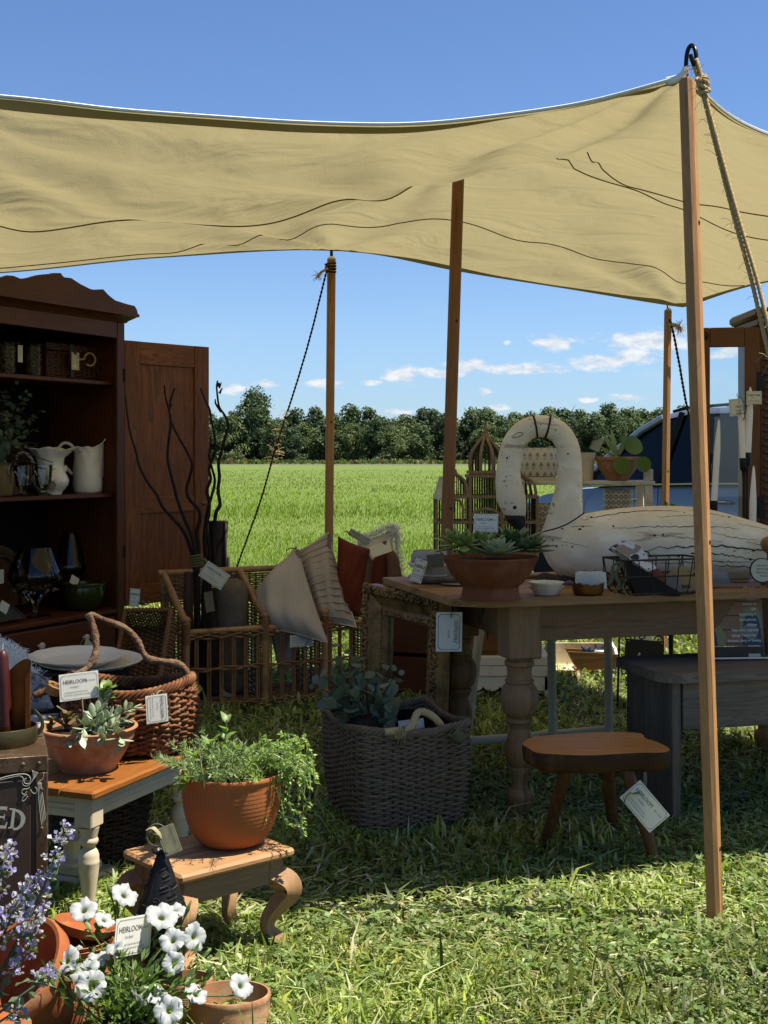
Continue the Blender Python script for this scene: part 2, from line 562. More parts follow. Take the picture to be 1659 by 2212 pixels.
# lawn round the stall: upright blades in clumps
n = 120000
x, y = spread_fan(n, 2.35, 12.0, 0.40, 0.85)
cl = fbm(x, y, 7.0, 3)
keep = rng.random(n) < (0.10 + 1.15 * cl) * (1 - 0.75 * bare(x, y))
x, y = x[keep], y[keep]
n = len(x)
tall = fbm(x, y, 3.0, 5)
h = (0.022 + 0.046 * rng.random(n) ** 1.6) * (0.55 + 0.9 * tall) * np.where(rng.random(n) < 0.04, 1.9, 1.0)
push(*blades(np.stack([x, y, np.full(n, -0.003)], 1), h, rng.uniform(0.004, 0.0125, n) * np.clip(y / 4.0, 0.85, 2.0),
             rng.uniform(0.1, 1.5, n), rng.uniform(0, 2 * pi, n), palette(n, LAWN, [3, 3, 2.4, 2.5, 0.7, 0.35]) * patch(x, y)))
# clippings lying flat on the turf
n = 52000
x, y = spread_fan(n, 2.35, 9.0, 0.40, 0.8)
z = rng.uniform(0.004, 0.030, n)
ln = rng.uniform(0.025, 0.085, n)
a = rng.uniform(0, 2 * pi, n)
tilt = rng.uniform(-0.35, 0.35, n)
d = np.stack([np.cos(a) * np.cos(tilt), np.sin(a) * np.cos(tilt), np.sin(tilt)], 1)
sd = np.stack([-np.sin(a), np.cos(a), rng.uniform(-0.5, 0.5, n)], 1) * rng.uniform(0.0018, 0.0052, n)[:, None]
b = np.stack([x, y, z], 1)
V = np.stack([b - d * ln[:, None] / 2 - sd * .6, b - d * ln[:, None] / 2 + sd * .6, b - sd + [0, 0, .003], b + sd + [0, 0, .003],
              b + d * ln[:, None] / 2 - sd * .2, b + d * ln[:, None] / 2 + sd * .2], 1).reshape(-1, 3)
o = (np.arange(n) * 6)[:, None]
dry = np.clip(fbm(x, y, 1.6, 9) * 1.5 - 0.35, 0.08, 1)
pal = palette(n, [(0.72, 0.72, 0.42), (0.48, 0.56, 0.20), (0.50, 0.42, 0.23), (0.28, 0.37, 0.08)], [1.2, 2, 0.8, 2.2])
sel = rng.random(n) < dry + 0.25
F = np.concatenate([o + np.array([0, 1, 3, 2]), o + np.array([2, 3, 5, 4])], 0)
push(V, F, np.repeat(pal, 6, 0))
# clover leaves
n = 15000
x, y = spread_fan(n, 2.35, 7.5, 0.40, 0.8)
keep = fbm(x, y, 2.4, 21) > 0.44
x, y = x[keep], y[keep]
n = len(x)
z = rng.uniform(0.018, 0.05, n)
r = rng.uniform(0.005, 0.0125, n)
for q in range(3):
 a = rng.uniform(0, 2 * pi, n) if q == 0 else a + 2 * pi / 3
 tx, ty = rng.uniform(-.5, .5, n), rng.uniform(-.5, .5, n)
 u = np.stack([np.cos(a), np.sin(a), tx], 1) * r[:, None]
 s2 = np.stack([-np.sin(a), np.cos(a), ty], 1) * r[:, None]
 b = np.stack([x, y, z], 1)
 V = np.stack([b, b + u * 1.1 + s2 * .75, b + u * 1.8 + s2 * 0.1, b + u * 1.1 - s2 * .75], 1).reshape(-1, 3)
 F = (np.arange(n) * 4)[:, None] + np.array([0, 1, 2, 3])
 push(V, F, np.repeat(palette(n, [(0.17, 0.26, 0.07), (0.25, 0.34, 0.11), (0.36, 0.44, 0.19)], [2, 2, 1]), 4, 0))
tag(link('grass', raw_mesh('grass', np.concatenate(allV), np.concatenate(allF), BLADE, np.concatenate(allT))),
 'short mown grass and clover of the lawn round the stall', 'grass', kind='stuff')
# hay field behind: longer blades out to where they cannot be told apart
allV, allF, allT, off = [], [], [], 0
FIELD = [(0.155, 0.240, 0.005), (0.200, 0.30, 0.008), (0.262, 0.355, 0.018), (0.116, 0.190, 0.005), (0.33, 0.38, 0.05)]
n = 250000
x, y = spread_fan(n, 6.9, 120.0, 0.36, 0.9)
keep = rng.random(n) < np.clip((y - 6.6) / 2.5, 0.08, 1)
x, y = x[keep], y[keep]
n = len(x)
sc = np.clip(y / 14.0, 0.8, 9)
h = rng.uniform(0.022, 0.06, n) * (0.5 + 0.9 * fbm(x, y, 0.35, 31)) * np.clip(sc, 0.8, 2.0)
push(*blades(np.stack([x, y, np.full(n, -0.01)], 1), h, rng.uniform(0.0036, 0.0075, n) * sc, rng.uniform(0.1, 0.9, n),
             rng.uniform(0, 2 * pi, n), palette(n, FIELD, [3, 3.2, 2, 2, .5], 0.2) * (0.62 + 0.45 * fbm(x, y, 0.10, 71) + 0.28 * fbm(x * .3, y, 0.5, 72))[:, None]))
tag(link('field_grass', raw_mesh('field_grass', np.concatenate(allV), np.concatenate(allF), BLADE, np.concatenate(allT))),
 'bright green hay field behind the stall', 'field', kind='stuff')
# rough weeds along the far edge of the field
n = 9000
x, y = rng.uniform(-120, 130, n), rng.uniform(205, 262, n)
sc = 1.0
h = rng.uniform(0.3, 0.9, n) * (0.4 + 0.9 * fbm(x, y, 0.09, 41))
V, F, Tn = blades(np.stack([x, y, np.zeros(n)], 1), h, rng.uniform(0.25, 0.6, n), rng.uniform(0.1, 0.7, n), rng.uniform(0, 2 * pi, n),
                  palette(n, [(0.13, 0.16, 0.045), (0.21, 0.20, 0.075), (0.085, 0.13, 0.03), (0.17, 0.10, 0.06)], [3, 2, 2, .5]))
tag(link('weeds', raw_mesh('weeds', V, F, BLADE, Tn)), 'strip of rough brown and green weeds below the trees', 'weeds', kind='stuff')
# ---------------------------------------------------------------- treeline
TREE = leafmat('tree_leaf', None, None, attr=True, trans=0.22, rough=0.6, spec=0.25)
BARK = plain('bark', (0.10, 0.08, 0.055), (0.05, 0.04, 0.03), 3, 0.9, 0.5, 8)
def crown_mesh(name, H, Wd, lobes, per, seed, tone):
 r = np.random.default_rng(seed)
 cs, rs = [], []
 for i in range(lobes):
  u = (i + 0.5) / lobes
  zz = H * (0.03 + 0.87 * u)
  env = Wd * 0.5 * (sin(pi * min(1, 0.28 + 0.68 * u)) ** 0.6) * (0.62 if u > 0.8 else 1)
  a = r.uniform(0, 2 * pi)
  rad = env * r.uniform(0.25, 0.8)
  cs.append((rad * cos(a) * 1.4, rad * sin(a) * 1.1, zz))
  rs.append(Wd * r.uniform(0.15, 0.27))
 Vs, Ts = [], []
 for c, rr in zip(cs, rs):
  n = per
  d = r.normal(size=(n, 3))
  d /= np.linalg.norm(d, axis=1)[:, None]
  d[:, 2] = np.where(d[:, 2] < -0.5, -d[:, 2], d[:, 2])
  p = np.array(c) + d * (rr * r.uniform(0.62, 1.06, (n, 1))) * np.array([1, 1, 0.82])
  s = r.uniform(0.14, 0.36, n)
  nn = d + r.normal(size=(n, 3)) * 0.55
  nn /= np.linalg.norm(nn, axis=1)[:, None]
  t1 = np.cross(nn, r.normal(size=(n, 3)))
  t1 /= np.linalg.norm(t1, axis=1)[:, None]
  t2 = np.cross(nn, t1)
  q = np.stack([p - t1 * s[:, None], p - t2 * s[:, None] * .7, p + t1 * s[:, None], p + t2 * s[:, None] * .7], 1)
  Vs.append(q.reshape(-1, 3))
  base = np.array(tone) * r.uniform(0.75, 1.3)
  Ts.append(np.repeat(base * r.uniform(0.6, 1.45, (n, 1)), 4, 0))
 V = np.concatenate(Vs)
 F = np.arange(len(V)).reshape(-1, 4)
 return raw_mesh(name, V, F, TREE, np.concatenate(Ts))
crowns = []
for i in range(9):
 Hh = [11, 10, 12, 9.5, 10.5, 11.5, 9, 10, 15][i]
 Wd = [8, 7.5, 7, 8.5, 7, 8, 7.5, 9, 9.5][i]
 tone = [(0.085, 0.125, 0.050), (0.110, 0.150, 0.056), (0.075, 0.112, 0.050), (0.130, 0.168, 0.060)][i % 4]
 crowns.append((crown_mesh('crown', Hh, Wd, 38 if i < 8 else 50, 120, 100 + i, tone), Hh, Wd))
trunk_me = MB().tube([(0, 0, -0.2), (0.1, 0, 2.0), (0.0, 0.15, 4.5), (0.2, 0, 8)], [0.32, 0.25, 0.19, 0.06], 7).mesh('trunk', BARK)
limb = MB()
for i in range(5):
 a = i * 2.4
 limb.tube([(0, 0, 3 + i * .8), (1.2 * cos(a), 1.2 * sin(a), 4.6 + i * .9), (2.3 * cos(a), 2.3 * sin(a), 5.8 + i)], [0.13, 0.08, 0.03], 5)
limb_me = limb.mesh('limbs', BARK)
def tree(x, y, i, s, label, group=None, rot=0):
 me, Hh, Wd = crowns[i]
 t_ = thing('tree', label, 'tree', (x, y, 0), rot, group)
 t_.scale = (s, s, s)
 link('crown', me, t_)
 link('trunk', trunk_me, t_)
 link('limbs', limb_me, t_)
r = np.random.default_rng(5)
for row, (yy, sp, s0) in enumerate(((260, 4.6, 0.80), (266, 3.4, 0.93), (274, 3.6, 1.08))):
 xx = -112.0
 while xx < 128:
  px = CX + xx / yy * FPX
  s = s0 * r.uniform(0.80, 1.14)
  if 560 < px < 1000 and row:
   s *= 0.93
  tree(xx + r.uniform(-1, 1), yy + r.uniform(-4, 4), int(r.integers(0, 8)), s,
             'dense dark green broadleaf tree in the row along the far field edge', 'trees of the far treeline', r.uniform(0, 360))
  xx += sp * r.uniform(0.8, 1.25)
tree((552 - CX) / FPX * 268, 268, 8, 1.02, 'tallest broad tree of the far treeline, standing above its left end', None, 40)
# low bushes in front of the trees
bush = [crown_mesh('foliage', 2.6, 3.4, 7, 80, 300 + i, (0.13, 0.17, 0.06)) for i in range(3)]
for i in range(46):
 xx = r.uniform(-100, 110)
 o = link('bush', bush[i % 3], None, (xx, r.uniform(250, 258), -0.3))
 o.rotation_euler = (0, 0, r.uniform(0, 6))
 s = r.uniform(0.45, 1.0)
 o.scale = (s, s, s * r.uniform(.7, 1.1))
 tag(o, 'low rounded bush at the foot of the far trees', 'bush', 'bushes along the far field edge')
# ================================================================ canvas awning
m, k = new_mat('canvas')
v = k.n('ShaderNodeTexCoord').outputs['Object']
wv = k.noise(v, 260, 2, 0.6)
mot = k.noise(v, 5, 5, 0.6)
cc = k.mix(mot, (0.385, 0.355, 0.243), (0.42, 0.387, 0.268))
cc = k.mix(k.math('MULTIPLY', wv, 0.42), cc, (0.24, 0.21, 0.12))
df = k.n('ShaderNodeBsdfDiffuse', {'Color': cc, 'Roughness': 0.6})
tr = k.n('ShaderNodeBsdfTranslucent', {'Color': k.mix(1.0, cc, (1.0, 0.90, 0.66), 'MULTIPLY')})
fold = k.noise(k.map(v, (1.0, 2.2, 0.3), rot=(0, 0, 0.7)), 1.6, 3, 0.5, 0.8)
nb = k.bump(k.math('ADD', k.math('ADD', k.math('MULTIPLY', wv, 0.004), k.math('MULTIPLY', k.noise(v, 22, 4, 0.6), 0.004)), k.math('MULTIPLY', fold, 0.10)), 1.0, 1.0)
k.t.links.new(nb, df.inputs['Normal']); k.t.links.new(nb, tr.inputs['Normal'])
ms = k.n('ShaderNodeMixShader', {0: 0.50, 1: df.outputs[0], 2: tr.outputs[0]})
k.n('ShaderNodeOutputMaterial', {'Surface': ms.outputs[0]})
CANVAS = m
HEM = leafmat('canvas_hem', (0.50, 0.45, 0.29), (0.45, 0.40, 0.25), 40, 0.85, 0.22, tt=(1, .92, .7), tb=1.0)
LIT_TRIM = plain('lit_edge_and_trim', (0.9, 0.95, 0.97), (0.85, 0.9, 0.92), 60, 0.8, 0.2, 300, keep=True)  # white stands for sunlight on the hem's top edge; loop and caps share it
THREAD = plain('seam_tape', (0.30, 0.25, 0.14), (0.24, 0.19, 0.10), 60, 0.9, 0)
# columns of (pixel x), rows from the near edge to the far edge, each (pixel y, distance)
COLX = [-620, 0, 350, 716, 985, 1240, 1475, 1700, 2400]
NET = [
 [(150, 4.6), (210, 4.30), (243, 4.28), (262, 4.22), (257, 4.08), (228, 3.84), (168, 3.62), (306, 3.76), (440, 4.12)],
 [(512, 5.0), (488, 4.95), (480, 5.0), (448, 5.0), (386, 4.95), (324, 4.72), (262, 4.35), (372, 4.36), (480, 4.45)],
 [(456, 5.8), (430, 5.7), (418, 5.75), (394, 5.72), (346, 5.62), (330, 5.5), (352, 5.25), (440, 5.2), (502, 4.85)],
 [(560, 6.5), (540, 6.45), (520, 6.6), (492, 6.75), (476, 6.75), (500, 6.9), (520, 7.1), (540, 6.3), (512, 5.05)],
 [(618, 6.9), (588, 7.15), (556, 7.5), (540, 7.58), (580, 7.75), (622, 8.15), (662, 8.6), (598, 7.2), (520, 5.2)],
]
def cr(p0, p1, p2, p3, u):
 return 0.5 * (2 * p1 + (p2 - p0) * u + (2 * p0 - 5 * p1 + 4 * p2 - p3) * u * u + (3 * p1 - p0 - 3 * p2 + p3) * u ** 3)
def tarp_point(cu, rv):
 """cu in columns 0..8, rv in rows 0..4"""
 if cu <= 6:
  lo, hi = 0, 6
 else:
  lo, hi = 6, 8
 i = min(int(cu), hi - 1)
 i = max(i, lo)
 fu = cu - i
 j = min(int(rv), 3)
 fv = rv - j
 rows = []
 for jj in (j - 1, j, j + 1, j + 2):
  ex = None
  if jj < 0:
   ex = (0, 1)
  if jj > 4:
   ex = (4, 3)
  def val(jj):
   q = []
   for ii in (i - 1, i, i + 1, i + 2):
    if ii < lo:
     q.append(2 * PTS[jj][lo] - PTS[jj][lo + 1])
    elif ii > hi:
     q.append(2 * PTS[jj][hi] - PTS[jj][hi - 1])
    else:
     q.append(PTS[jj][ii])
   return cr(*q, fu)
  rows.append(val(jj) if ex is None else 2 * val(ex[0]) - val(ex[1]))
 return cr(*rows, fv)
PTS = [[np.array(W(COLX[i], NET[j][i][0], NET[j][i][1])) for i in range(9)] for j in range(5)]
PULL = [(PTS[0][6], 1.9, 11, 0.040), (PTS[4][3], 1.8, 12, 0.034), (PTS[4][6], 2.2, 12, 0.036), (PTS[2][4], 1.6, 10, 0.024),
  (np.array(W(-200, 190, 4.35)), 2.8, 15, 0.030)]
def tarp_surf(cu, rv):
 p = tarp_point(cu, rv)
 dz = 0.0
 for (c, R, kf, amp) in PULL:
  dx, dy = p[0] - c[0], p[1] - c[1]
  rr = sqrt(dx * dx + dy * dy)
  if rr < R:
   a = atan2(dy, dx)
   dz += 0.95 * amp * sin(kf * a + 2.0 * sin(3 * a)) * (rr / R) ** 0.6 * (1 - rr / R) ** 1.0 * 1.9
 edge = min(1.0, rv / 0.5, (4 - rv) / 0.4)
 dz *= 0.35 + 0.65 * edge
 dz += 0.005 * sin(p[0] * 9 + 3 * sin(p[1] * 4)) * edge
 # seams pucker a little
 return (p[0], p[1], p[2] + dz)
NU, NV = 176, 84
tarp = thing('canopy', 'tan canvas awning slung between wooden poles over the stall', 'canopy', (0.2, 5.2, 2.4))
TI = Matrix.Translation((-0.2, -5.2, -2.4))
MB().grid(lambda u, v: tarp_surf(u * 8, v * 4), NU, NV, M=TI).build('canvas', CANVAS, tarp, angle=180)
def strip(rv0, rv1, dz, cu0=0.0, cu1=8.0, n=150):
 return lambda u, v: tuple(np.array(tarp_surf(cu0 + u * (cu1 - cu0), rv0 + v * (rv1 - rv0))) + np.array([0, 0, dz]))
for (a, b) in ((0.0, 0.06), (3.94, 4.0)):
 MB().grid(strip(a, b, -0.006), 150, 2, M=TI).build('hem', HEM, tarp, angle=180)
bm_ = MB()
for rv in (0.0,):
 bm_.tube([np.array(tarp_surf(u * 8 / 120, rv)) + np.array([0, -0.001, 0.0035]) for u in range(121)], 0.0056, 6, M=TI)
bm_.build('edge_line', LIT_TRIM, tarp)  # sunlit line along the near hem, put in as a white tube
bm2 = MB()
bm2.tube([np.array(tarp_surf(u * 8 / 120, 4.0)) for u in range(121)], 0.006, 6, M=TI)
bm2.build('edge_line', HEM, tarp)
# sewn seams across the cloth
for ctl in ([(0, 1.06), (2, 1.06), (3, 1.05), (4, 1.12), (5, 2.2), (6, 2.6), (7, 2.8), (8, 2.9)], [(5.12, 2.02), (5.25, 2.22), (5.5, 2.36), (6, 2.45), (7, 2.3), (8, 2.3)],
   [(0, 3.78), (1, 3.78), (1.8, 3.62), (2.3, 3.32), (3, 3.0), (3.5, 2.90), (4, 3.08), (5, 3.3), (6, 3.55), (6.7, 3.95)]):
 pts = []
 for i in range(161):
  cu = ctl[0][0] + (ctl[-1][0] - ctl[0][0]) * i / 160
  rv = float(np.interp(cu, [c[0] for c in ctl], [c[1] for c in ctl]))
  pts.append(np.array(tarp_surf(cu, rv)) + np.array([0, 0, -.003]))
 MB().tube(pts, 0.0030, 5, M=TI).build('seam', THREAD, tarp)
# ---------------------------------------------------------------- poles
POLE1 = wood('cedar_pole', (0.86, 0.53, 0.26), (0.60, 0.33, 0.15), 'Z', 1.4, 0.6, 0.3, dark=(0.10, 0.05, 0.025))
STEEL = plain('black_steel', (0.022, 0.022, 0.024), (0.03, 0.03, 0.03), 30, 0.35, 0.1, 60, Metallic=0.6)
KNOT = plain('pole_knot', (0.075, 0.034, 0.016), (0.045, 0.02, 0.01), 80, 0.6, 0.2)
ROPE = plain('manila_rope', (0.95, 0.78, 0.48), (0.75, 0.58, 0.32), 90, 0.85, 0.5, 400)
DROPE = plain('dark_rope', (0.10, 0.075, 0.05), (0.06, 0.045, 0.03), 90, 0.9, 0.5, 400)
def octo(wd, ch):
 h = wd / 2
 return [(-h + ch, -h), (h - ch, -h), (h, -h + ch), (h, h - ch), (h - ch, h), (-h + ch, h), (-h, h - ch), (-h, -h + ch)]
POLE_SHADE = wood('shaded_pole', (0.46, 0.25, 0.11), (0.30, 0.15, 0.065), 'Z', 1.4, 0.6, 0.3, dark=(0.12, 0.06, 0.03))  # darker copy of the pole wood: the centre pole's shade put into the colour
def pole(bottom, top, wd, rotz, label, knots=(), mat=None):
 ax = (Vector(top) - Vector(bottom))
 L = ax.length
 z = ax.normalized()
 x = Vector((cos(radians(rotz)), sin(radians(rotz)), 0))
 x = (x - z * x.dot(z)).normalized()
 y = z.cross(x)
 t_ = thing('tent_pole', label, 'pole', M=frame(bottom, x, y, z))
 mb = MB()
 oc = octo(wd, wd * 0.24)
 rows = [(0, 1), (L - 0.012, 1), (L, 0.8)]
 v = [(p[0] * s, p[1] * s, zz) for zz, s in rows for p in oc]
 f = [(j * 8 + i, j * 8 + (i + 1) % 8, (j + 1) * 8 + (i + 1) % 8, (j + 1) * 8 + i) for j in range(2) for i in range(8)]
 f += [tuple(range(7, -1, -1)), tuple(range(16, 24))]
 mb.add(v, f)
 mb.build('shaft', mat or POLE1, t_, angle=20)
 for (zz, side) in knots:
  kb = MB()
  a = side * pi / 2
  kb.ball((0, 0, 0), (0.006, 0.0018, 0.007), 10, 6, M=TR(0, 0, zz) @ Matrix.Rotation(a, 4, 'Z') @ TR(0.004, -wd / 2, 0))
  kb.build('knot', KNOT, t_)
 return t_
def braid(path, r, pitch, mat, name, parent, strands=3, n=None):
 """twisted strands round a path"""
 P = np.array([tuple(p) for p in path], float)
 seg = np.linalg.norm(np.diff(P, axis=0), axis=1)
 s = np.concatenate([[0], np.cumsum(seg)])
 n = n or int(s[-1] / (pitch / 7))
 n = min(n, 700)
 ss = np.linspace(0, s[-1], n)
 Q = np.stack([np.interp(ss, s, P[:, i]) for i in range(3)], 1)
 mb = MB()
 for q in range(strands):
  pts = []
  N = None
  for i in range(n):
   T = nrm(Q[min(i + 1, n - 1)] - Q[max(i - 1, 0)])
   if N is None:
    N = nrm(np.cross(T, [0.3, 0.9, 0.2]))
   N = nrm(N - T * np.dot(N, T))
   B = np.cross(T, N)
   a = 2 * pi * (ss[i] / pitch + q / strands)
   pts.append(Q[i] + 0.52 * r * (cos(a) * N + sin(a) * B))
  mb.tube(pts, r * 0.56, 5)
 return mb.build(name, mat, parent, angle=180)
def fuzz(path, nfib, ln, r, mat, name, parent, seed=1):
 rr = np.random.default_rng(seed)
 P = np.array([tuple(p) for p in path])
 mb = MB()
 for i in range(nfib):
  u = rr.random() * (len(P) - 1)
  a = int(u)
  p = P[a] + (P[min(a + 1, len(P) - 1)] - P[a]) * (u - a)
  d = nrm(rr.normal(size=3)) * ln * rr.uniform(.4, 1)
  mb.tube([p, p + d * .6 + np.array([0, 0, ln * .1]), p + d], r, 3, caps=False)
 return mb.build(name, mat, parent)
# near pole, with its black hook
nb_, nt_ = G(1545, 1996), W(1484, 170, 3.62)
np_ = pole(nb_, nt_, 0.0400, 52, 'nearest awning pole, wooden with chamfered edges, hooked at the top, right foreground',
           [(0.43, 1), (0.66, 1.0), (1.06, 0), (1.95, 0), (0.21, 0), (1.30, 1), (.29, 1)])
hk = MB()
top = np.array(W(1487, 150, 3.62))
hp = [W(1483, 165, 3.62), W(1482, 140, 3.62), W(1485, 112, 3.62), W(1493, 98, 3.62), W(1501, 106, 3.60), W(1504, 128, 3.59), W(1501, 142, 3.585),
      W(1496, 132, 3.58), W(1491, 118, 3.58)]
hk.tube(spline(hp, 6), 0.0062, 10, M=np_.matrix_basis.inverted())
hk.build('hook', STEEL, np_)
# canvas ear pulled over the pole pin
ear = MB()
ear.tube(spline([W(1440, 176, 3.66), W(1462, 170, 3.63), W(1476, 160, 3.62), W(1483, 146, 3.62)], 5), np.linspace(0.012, 0.011, 16), 8, M=TI, flat=0.6)
ear.build('corner_loop', LIT_TRIM, tarp)
rp = thing('rope', 'braided yellow manila guy rope from the hook of the nearest pole', 'rope', W(1512, 160, 3.6))
RI = Matrix.Translation(-Vector(W(1512, 160, 3.6)))
def inv(pts, M):
 return [M @ Vector(tuple(p)) for p in pts]
pa = [W(1498, 135, 3.59), W(1507, 165, 3.57), W(1520, 210, 3.56), W(1550, 330, 3.52), W(1586, 470, 3.48), W(1622, 600, 3.44), W(1650, 720, 3.40), W(1720, 1010, 3.3), W(1850, 1560, 3.12), G(1985, 2190)]
pb = [W(1504, 128, 3.585), W(1514, 160, 3.565), W(1524, 208, 3.55), W(1556, 330, 3.51), W(1595, 470, 3.47), W(1634, 600, 3.43), W(1664, 720, 3.39), W(1740, 1010, 3.3), W(1870, 1560, 3.12), G(2005, 2190)]
braid(inv(spline(pa, 6), RI), 0.0060, 0.040, ROPE, 'strand', rp)
braid(inv(spline(pb, 6), RI), 0.0060, 0.040, ROPE, 'strand', rp)
# knot
kp = []
for i in range(64):
 u = i / 63
 c = W(1515, 165, 3.555).lerp(W(1522, 200, 3.55), u)
 a = u * 2 * pi * 4
 kp.append(c + Vector((cos(a) * 0.0125, sin(a) * 0.0125, 0.006 * sin(a * 1.3))))
braid(inv(kp, RI), 0.006, 0.03, ROPE, 'knot', rp)
fuzz(inv(spline(pa, 6), RI)[:40], 90, 0.05, 0.0006, ROPE, 'loose_fibres', rp)
pc = pole(G(949, 1690), W(991, 350, 5.63), 0.046, 20, 'centre pole of the awning, leaning behind the bird cage and table', [(1.1, 0), (1.9, 0)], POLE_SHADE)
pB = pole(Vector((W(710, 1150, 7.5).x - .01, 7.6, 0)), W(716, 556, 7.6), 0.047, 12, 'rear awning pole rising behind the cushions against the hay field', [(1.5, 0)])
pC = pole(Vector((W(1436, 1150, 8.55).x - 0.01, 8.55, 0)), W(1443, 668, 8.55), 0.044, 25, 'farthest awning pole, in front of the parked car', [(1.2, 0)])
for p_, t0, t1 in ((pB, W(716, 558, 7.5), W(716, 540, 7.5)), (pC, W(1443, 670, 8.55), W(1443, 660, 8.58))):
 MB().tube([t0, t1], 0.009, 10, M=p_.matrix_basis.inverted()).build('pin', STEEL, p_)
 c = Vector(t0)
 MB().lathe([(0.0, 0.012), (0.016, 0.01), (0.024, 0.0), (0.02, -0.008), (0, -0.008)], 14, M=p_.matrix_basis.inverted() @ Matrix.Translation(c)).build('cap', LIT_TRIM, p_)
# guy rope of the rear pole, frayed half way
r2 = thing('rope', 'thin dark frayed guy rope slanting from the rear pole down to the wicker rack', 'rope', W(706, 580, 7.49))
R2 = Matrix.Translation(-Vector(W(706, 580, 7.49)))
g = [W(712, 575, 7.49), W(704, 592, 7.48), W(672, 720, 7.6), W(640, 830, 7.7), W(598, 960, 7.85), W(560, 1090, 8.0), W(515, 1215, 8.2), W(470, 1350, 8.4), Vector((W(430, 1460, 8.5).x, 8.5, 0.0))]
gs = spline(g, 8)
braid(inv(gs, R2), 0.0065, 0.05, DROPE, 'strand', r2, 2)
fuzz(inv(gs, R2)[27:36], 60, 0.07, 0.0012, ROPE, 'frayed_fibres', r2, 4)
kn = []
for i in range(40):
 u = i / 39
 a = u * 2 * pi * 3
 kn.append(Vector(W(714, 578, 7.5)) + Vector((cos(a) * 0.030, sin(a) * 0.030, (u - .5) * 0.05)))
braid(inv(kn, R2), 0.006, 0.03, DROPE, 'knot', r2, 2)
tp = [W(708, 580, 7.46), W(697, 586, 7.45), W(690, 592, 7.45), W(688, 596, 7.45)]
braid(inv(spline(tp, 4), R2), 0.008, 0.03, ROPE, 'rope_end', r2, 3)
fuzz(inv([W(688, 594, 7.45), W(686, 598, 7.45)], R2), 40, 0.045, 0.0011, ROPE, 'frayed_end', r2, 7)
r3 = thing('rope', 'dark guy rope with a frayed tan end on the farthest pole', 'rope', W(1450, 700, 8.5))
R3 = Matrix.Translation(-Vector(W(1450, 700, 8.5)))
g = spline([W(1446, 690, 8.5), W(1453, 712, 8.48), W(1468, 790, 8.55), W(1481, 865, 8.65), W(1510, 1010, 8.9), Vector((W(1550, 1200, 9.1).x, 9.1, 0))], 6)
braid(inv(g, R3), 0.009, 0.06, DROPE, 'strand', r3, 2)
tp = spline([W(1447, 702, 8.49), W(1458, 702, 8.47), W(1468, 708, 8.45)], 4)
braid(inv(tp, R3), 0.014, 0.04, ROPE, 'rope_end', r3, 3)
fuzz(inv([W(1466, 706, 8.45), W(1472, 714, 8.45)], R3), 60, 0.06, 0.0018, ROPE, 'frayed_end', r3, 8)
# ================================================================ shared builders
CARD = leafmat('cream_card', (0.78, 0.72, 0.54), (0.74, 0.68, 0.50), 30, 0.7, 0.25, tt=(1, .97, .85), tb=1.1, keep=True)
WCARD = leafmat('white_card', (0.84, 0.81, 0.72), (0.82, 0.79, 0.70), 30, 0.7, 0.36, tt=(1, .97, .90), tb=1.1, keep=True)
INK = plain('grey_ink', (0.10, 0.10, 0.10), (0.13, 0.13, 0.13), 30, 0.8, 0)
RIBBON = plain('sage_ribbon', (0.26, 0.26, 0.17), (0.20, 0.20, 0.13), 80, 0.8, 0.3, 400)
LRIBBON = plain('pale_ribbon', (0.62, 0.62, 0.45), (0.52, 0.53, 0.36), 80, 0.8, 0.3, 400)
_txt = {}
def text_geo(s, shear=0.0):
 """outline of a line of text, 1 unit high capital letters, origin at its middle left"""
 key = (s, shear)
 if key not in _txt:
  cu = bpy.data.curves.new('text', 'FONT')
  cu.body = s
  cu.size = 1.4
  cu.shear = shear
  cu.resolution_u = 2
  cu.extrude = 0.0
  o = bpy.data.objects.new('text', cu)
  me = bpy.data.meshes.new_from_object(o)
  V = np.zeros(len(me.vertices) * 3)
  me.vertices.foreach_get('co', V)
  V = V.reshape(-1, 3)
  F = [tuple(p.vertices) for p in me.polygons]
  bpy.data.objects.remove(o)
  bpy.data.curves.remove(cu)
  bpy.data.meshes.remove(me)
  _txt[key] = (V, F)
 return _txt[key]
def put_text(mb, s, x, y, z, size, align='L', shear=0.0, sx=1.0, M=None, mi=0):
 V, F = text_geo(s, shear)
 if len(V) == 0:
  return
 V = V.copy() * size
 V[:, 0] *= sx
 wd = V[:, 0].max() - V[:, 0].min()
 V[:, 0] += x - V[:, 0].min() - (wd / 2 if align == 'C' else wd if align == 'R' else 0)
 V[:, 1] += y - 0.5 * size
 V[:, 2] += z
 mb.add(V, F, M, mi)
def card_border(mb, w, h, m_, t_, nz, cut):
 """thin ruled frame with notched corners"""
 x, y = w / 2 - m_, h / 2 - m_
 pts = [(-x + cut, -y), (x - cut, -y), (x - cut * .55, -y + cut * .55), (x, -y + cut), (x, y - cut), (x - cut * .55, y - cut * .55), (x - cut, y), (-x + cut, y),
           (-x + cut * .55, y - cut * .55), (-x, y - cut), (-x, -y + cut), (-x + cut * .55, -y + cut * .55)]
 n = len(pts)
 c = [(a * (1 - t_ / x), b * (1 - t_ / y)) for a, b in pts]
 v = [(a, b, nz) for a, b in pts] + [(a, b, nz) for a, b in c]
 mb.add(v, [(i, (i + 1) % n, (i + 1) % n + n, i + n) for i in range(n)])
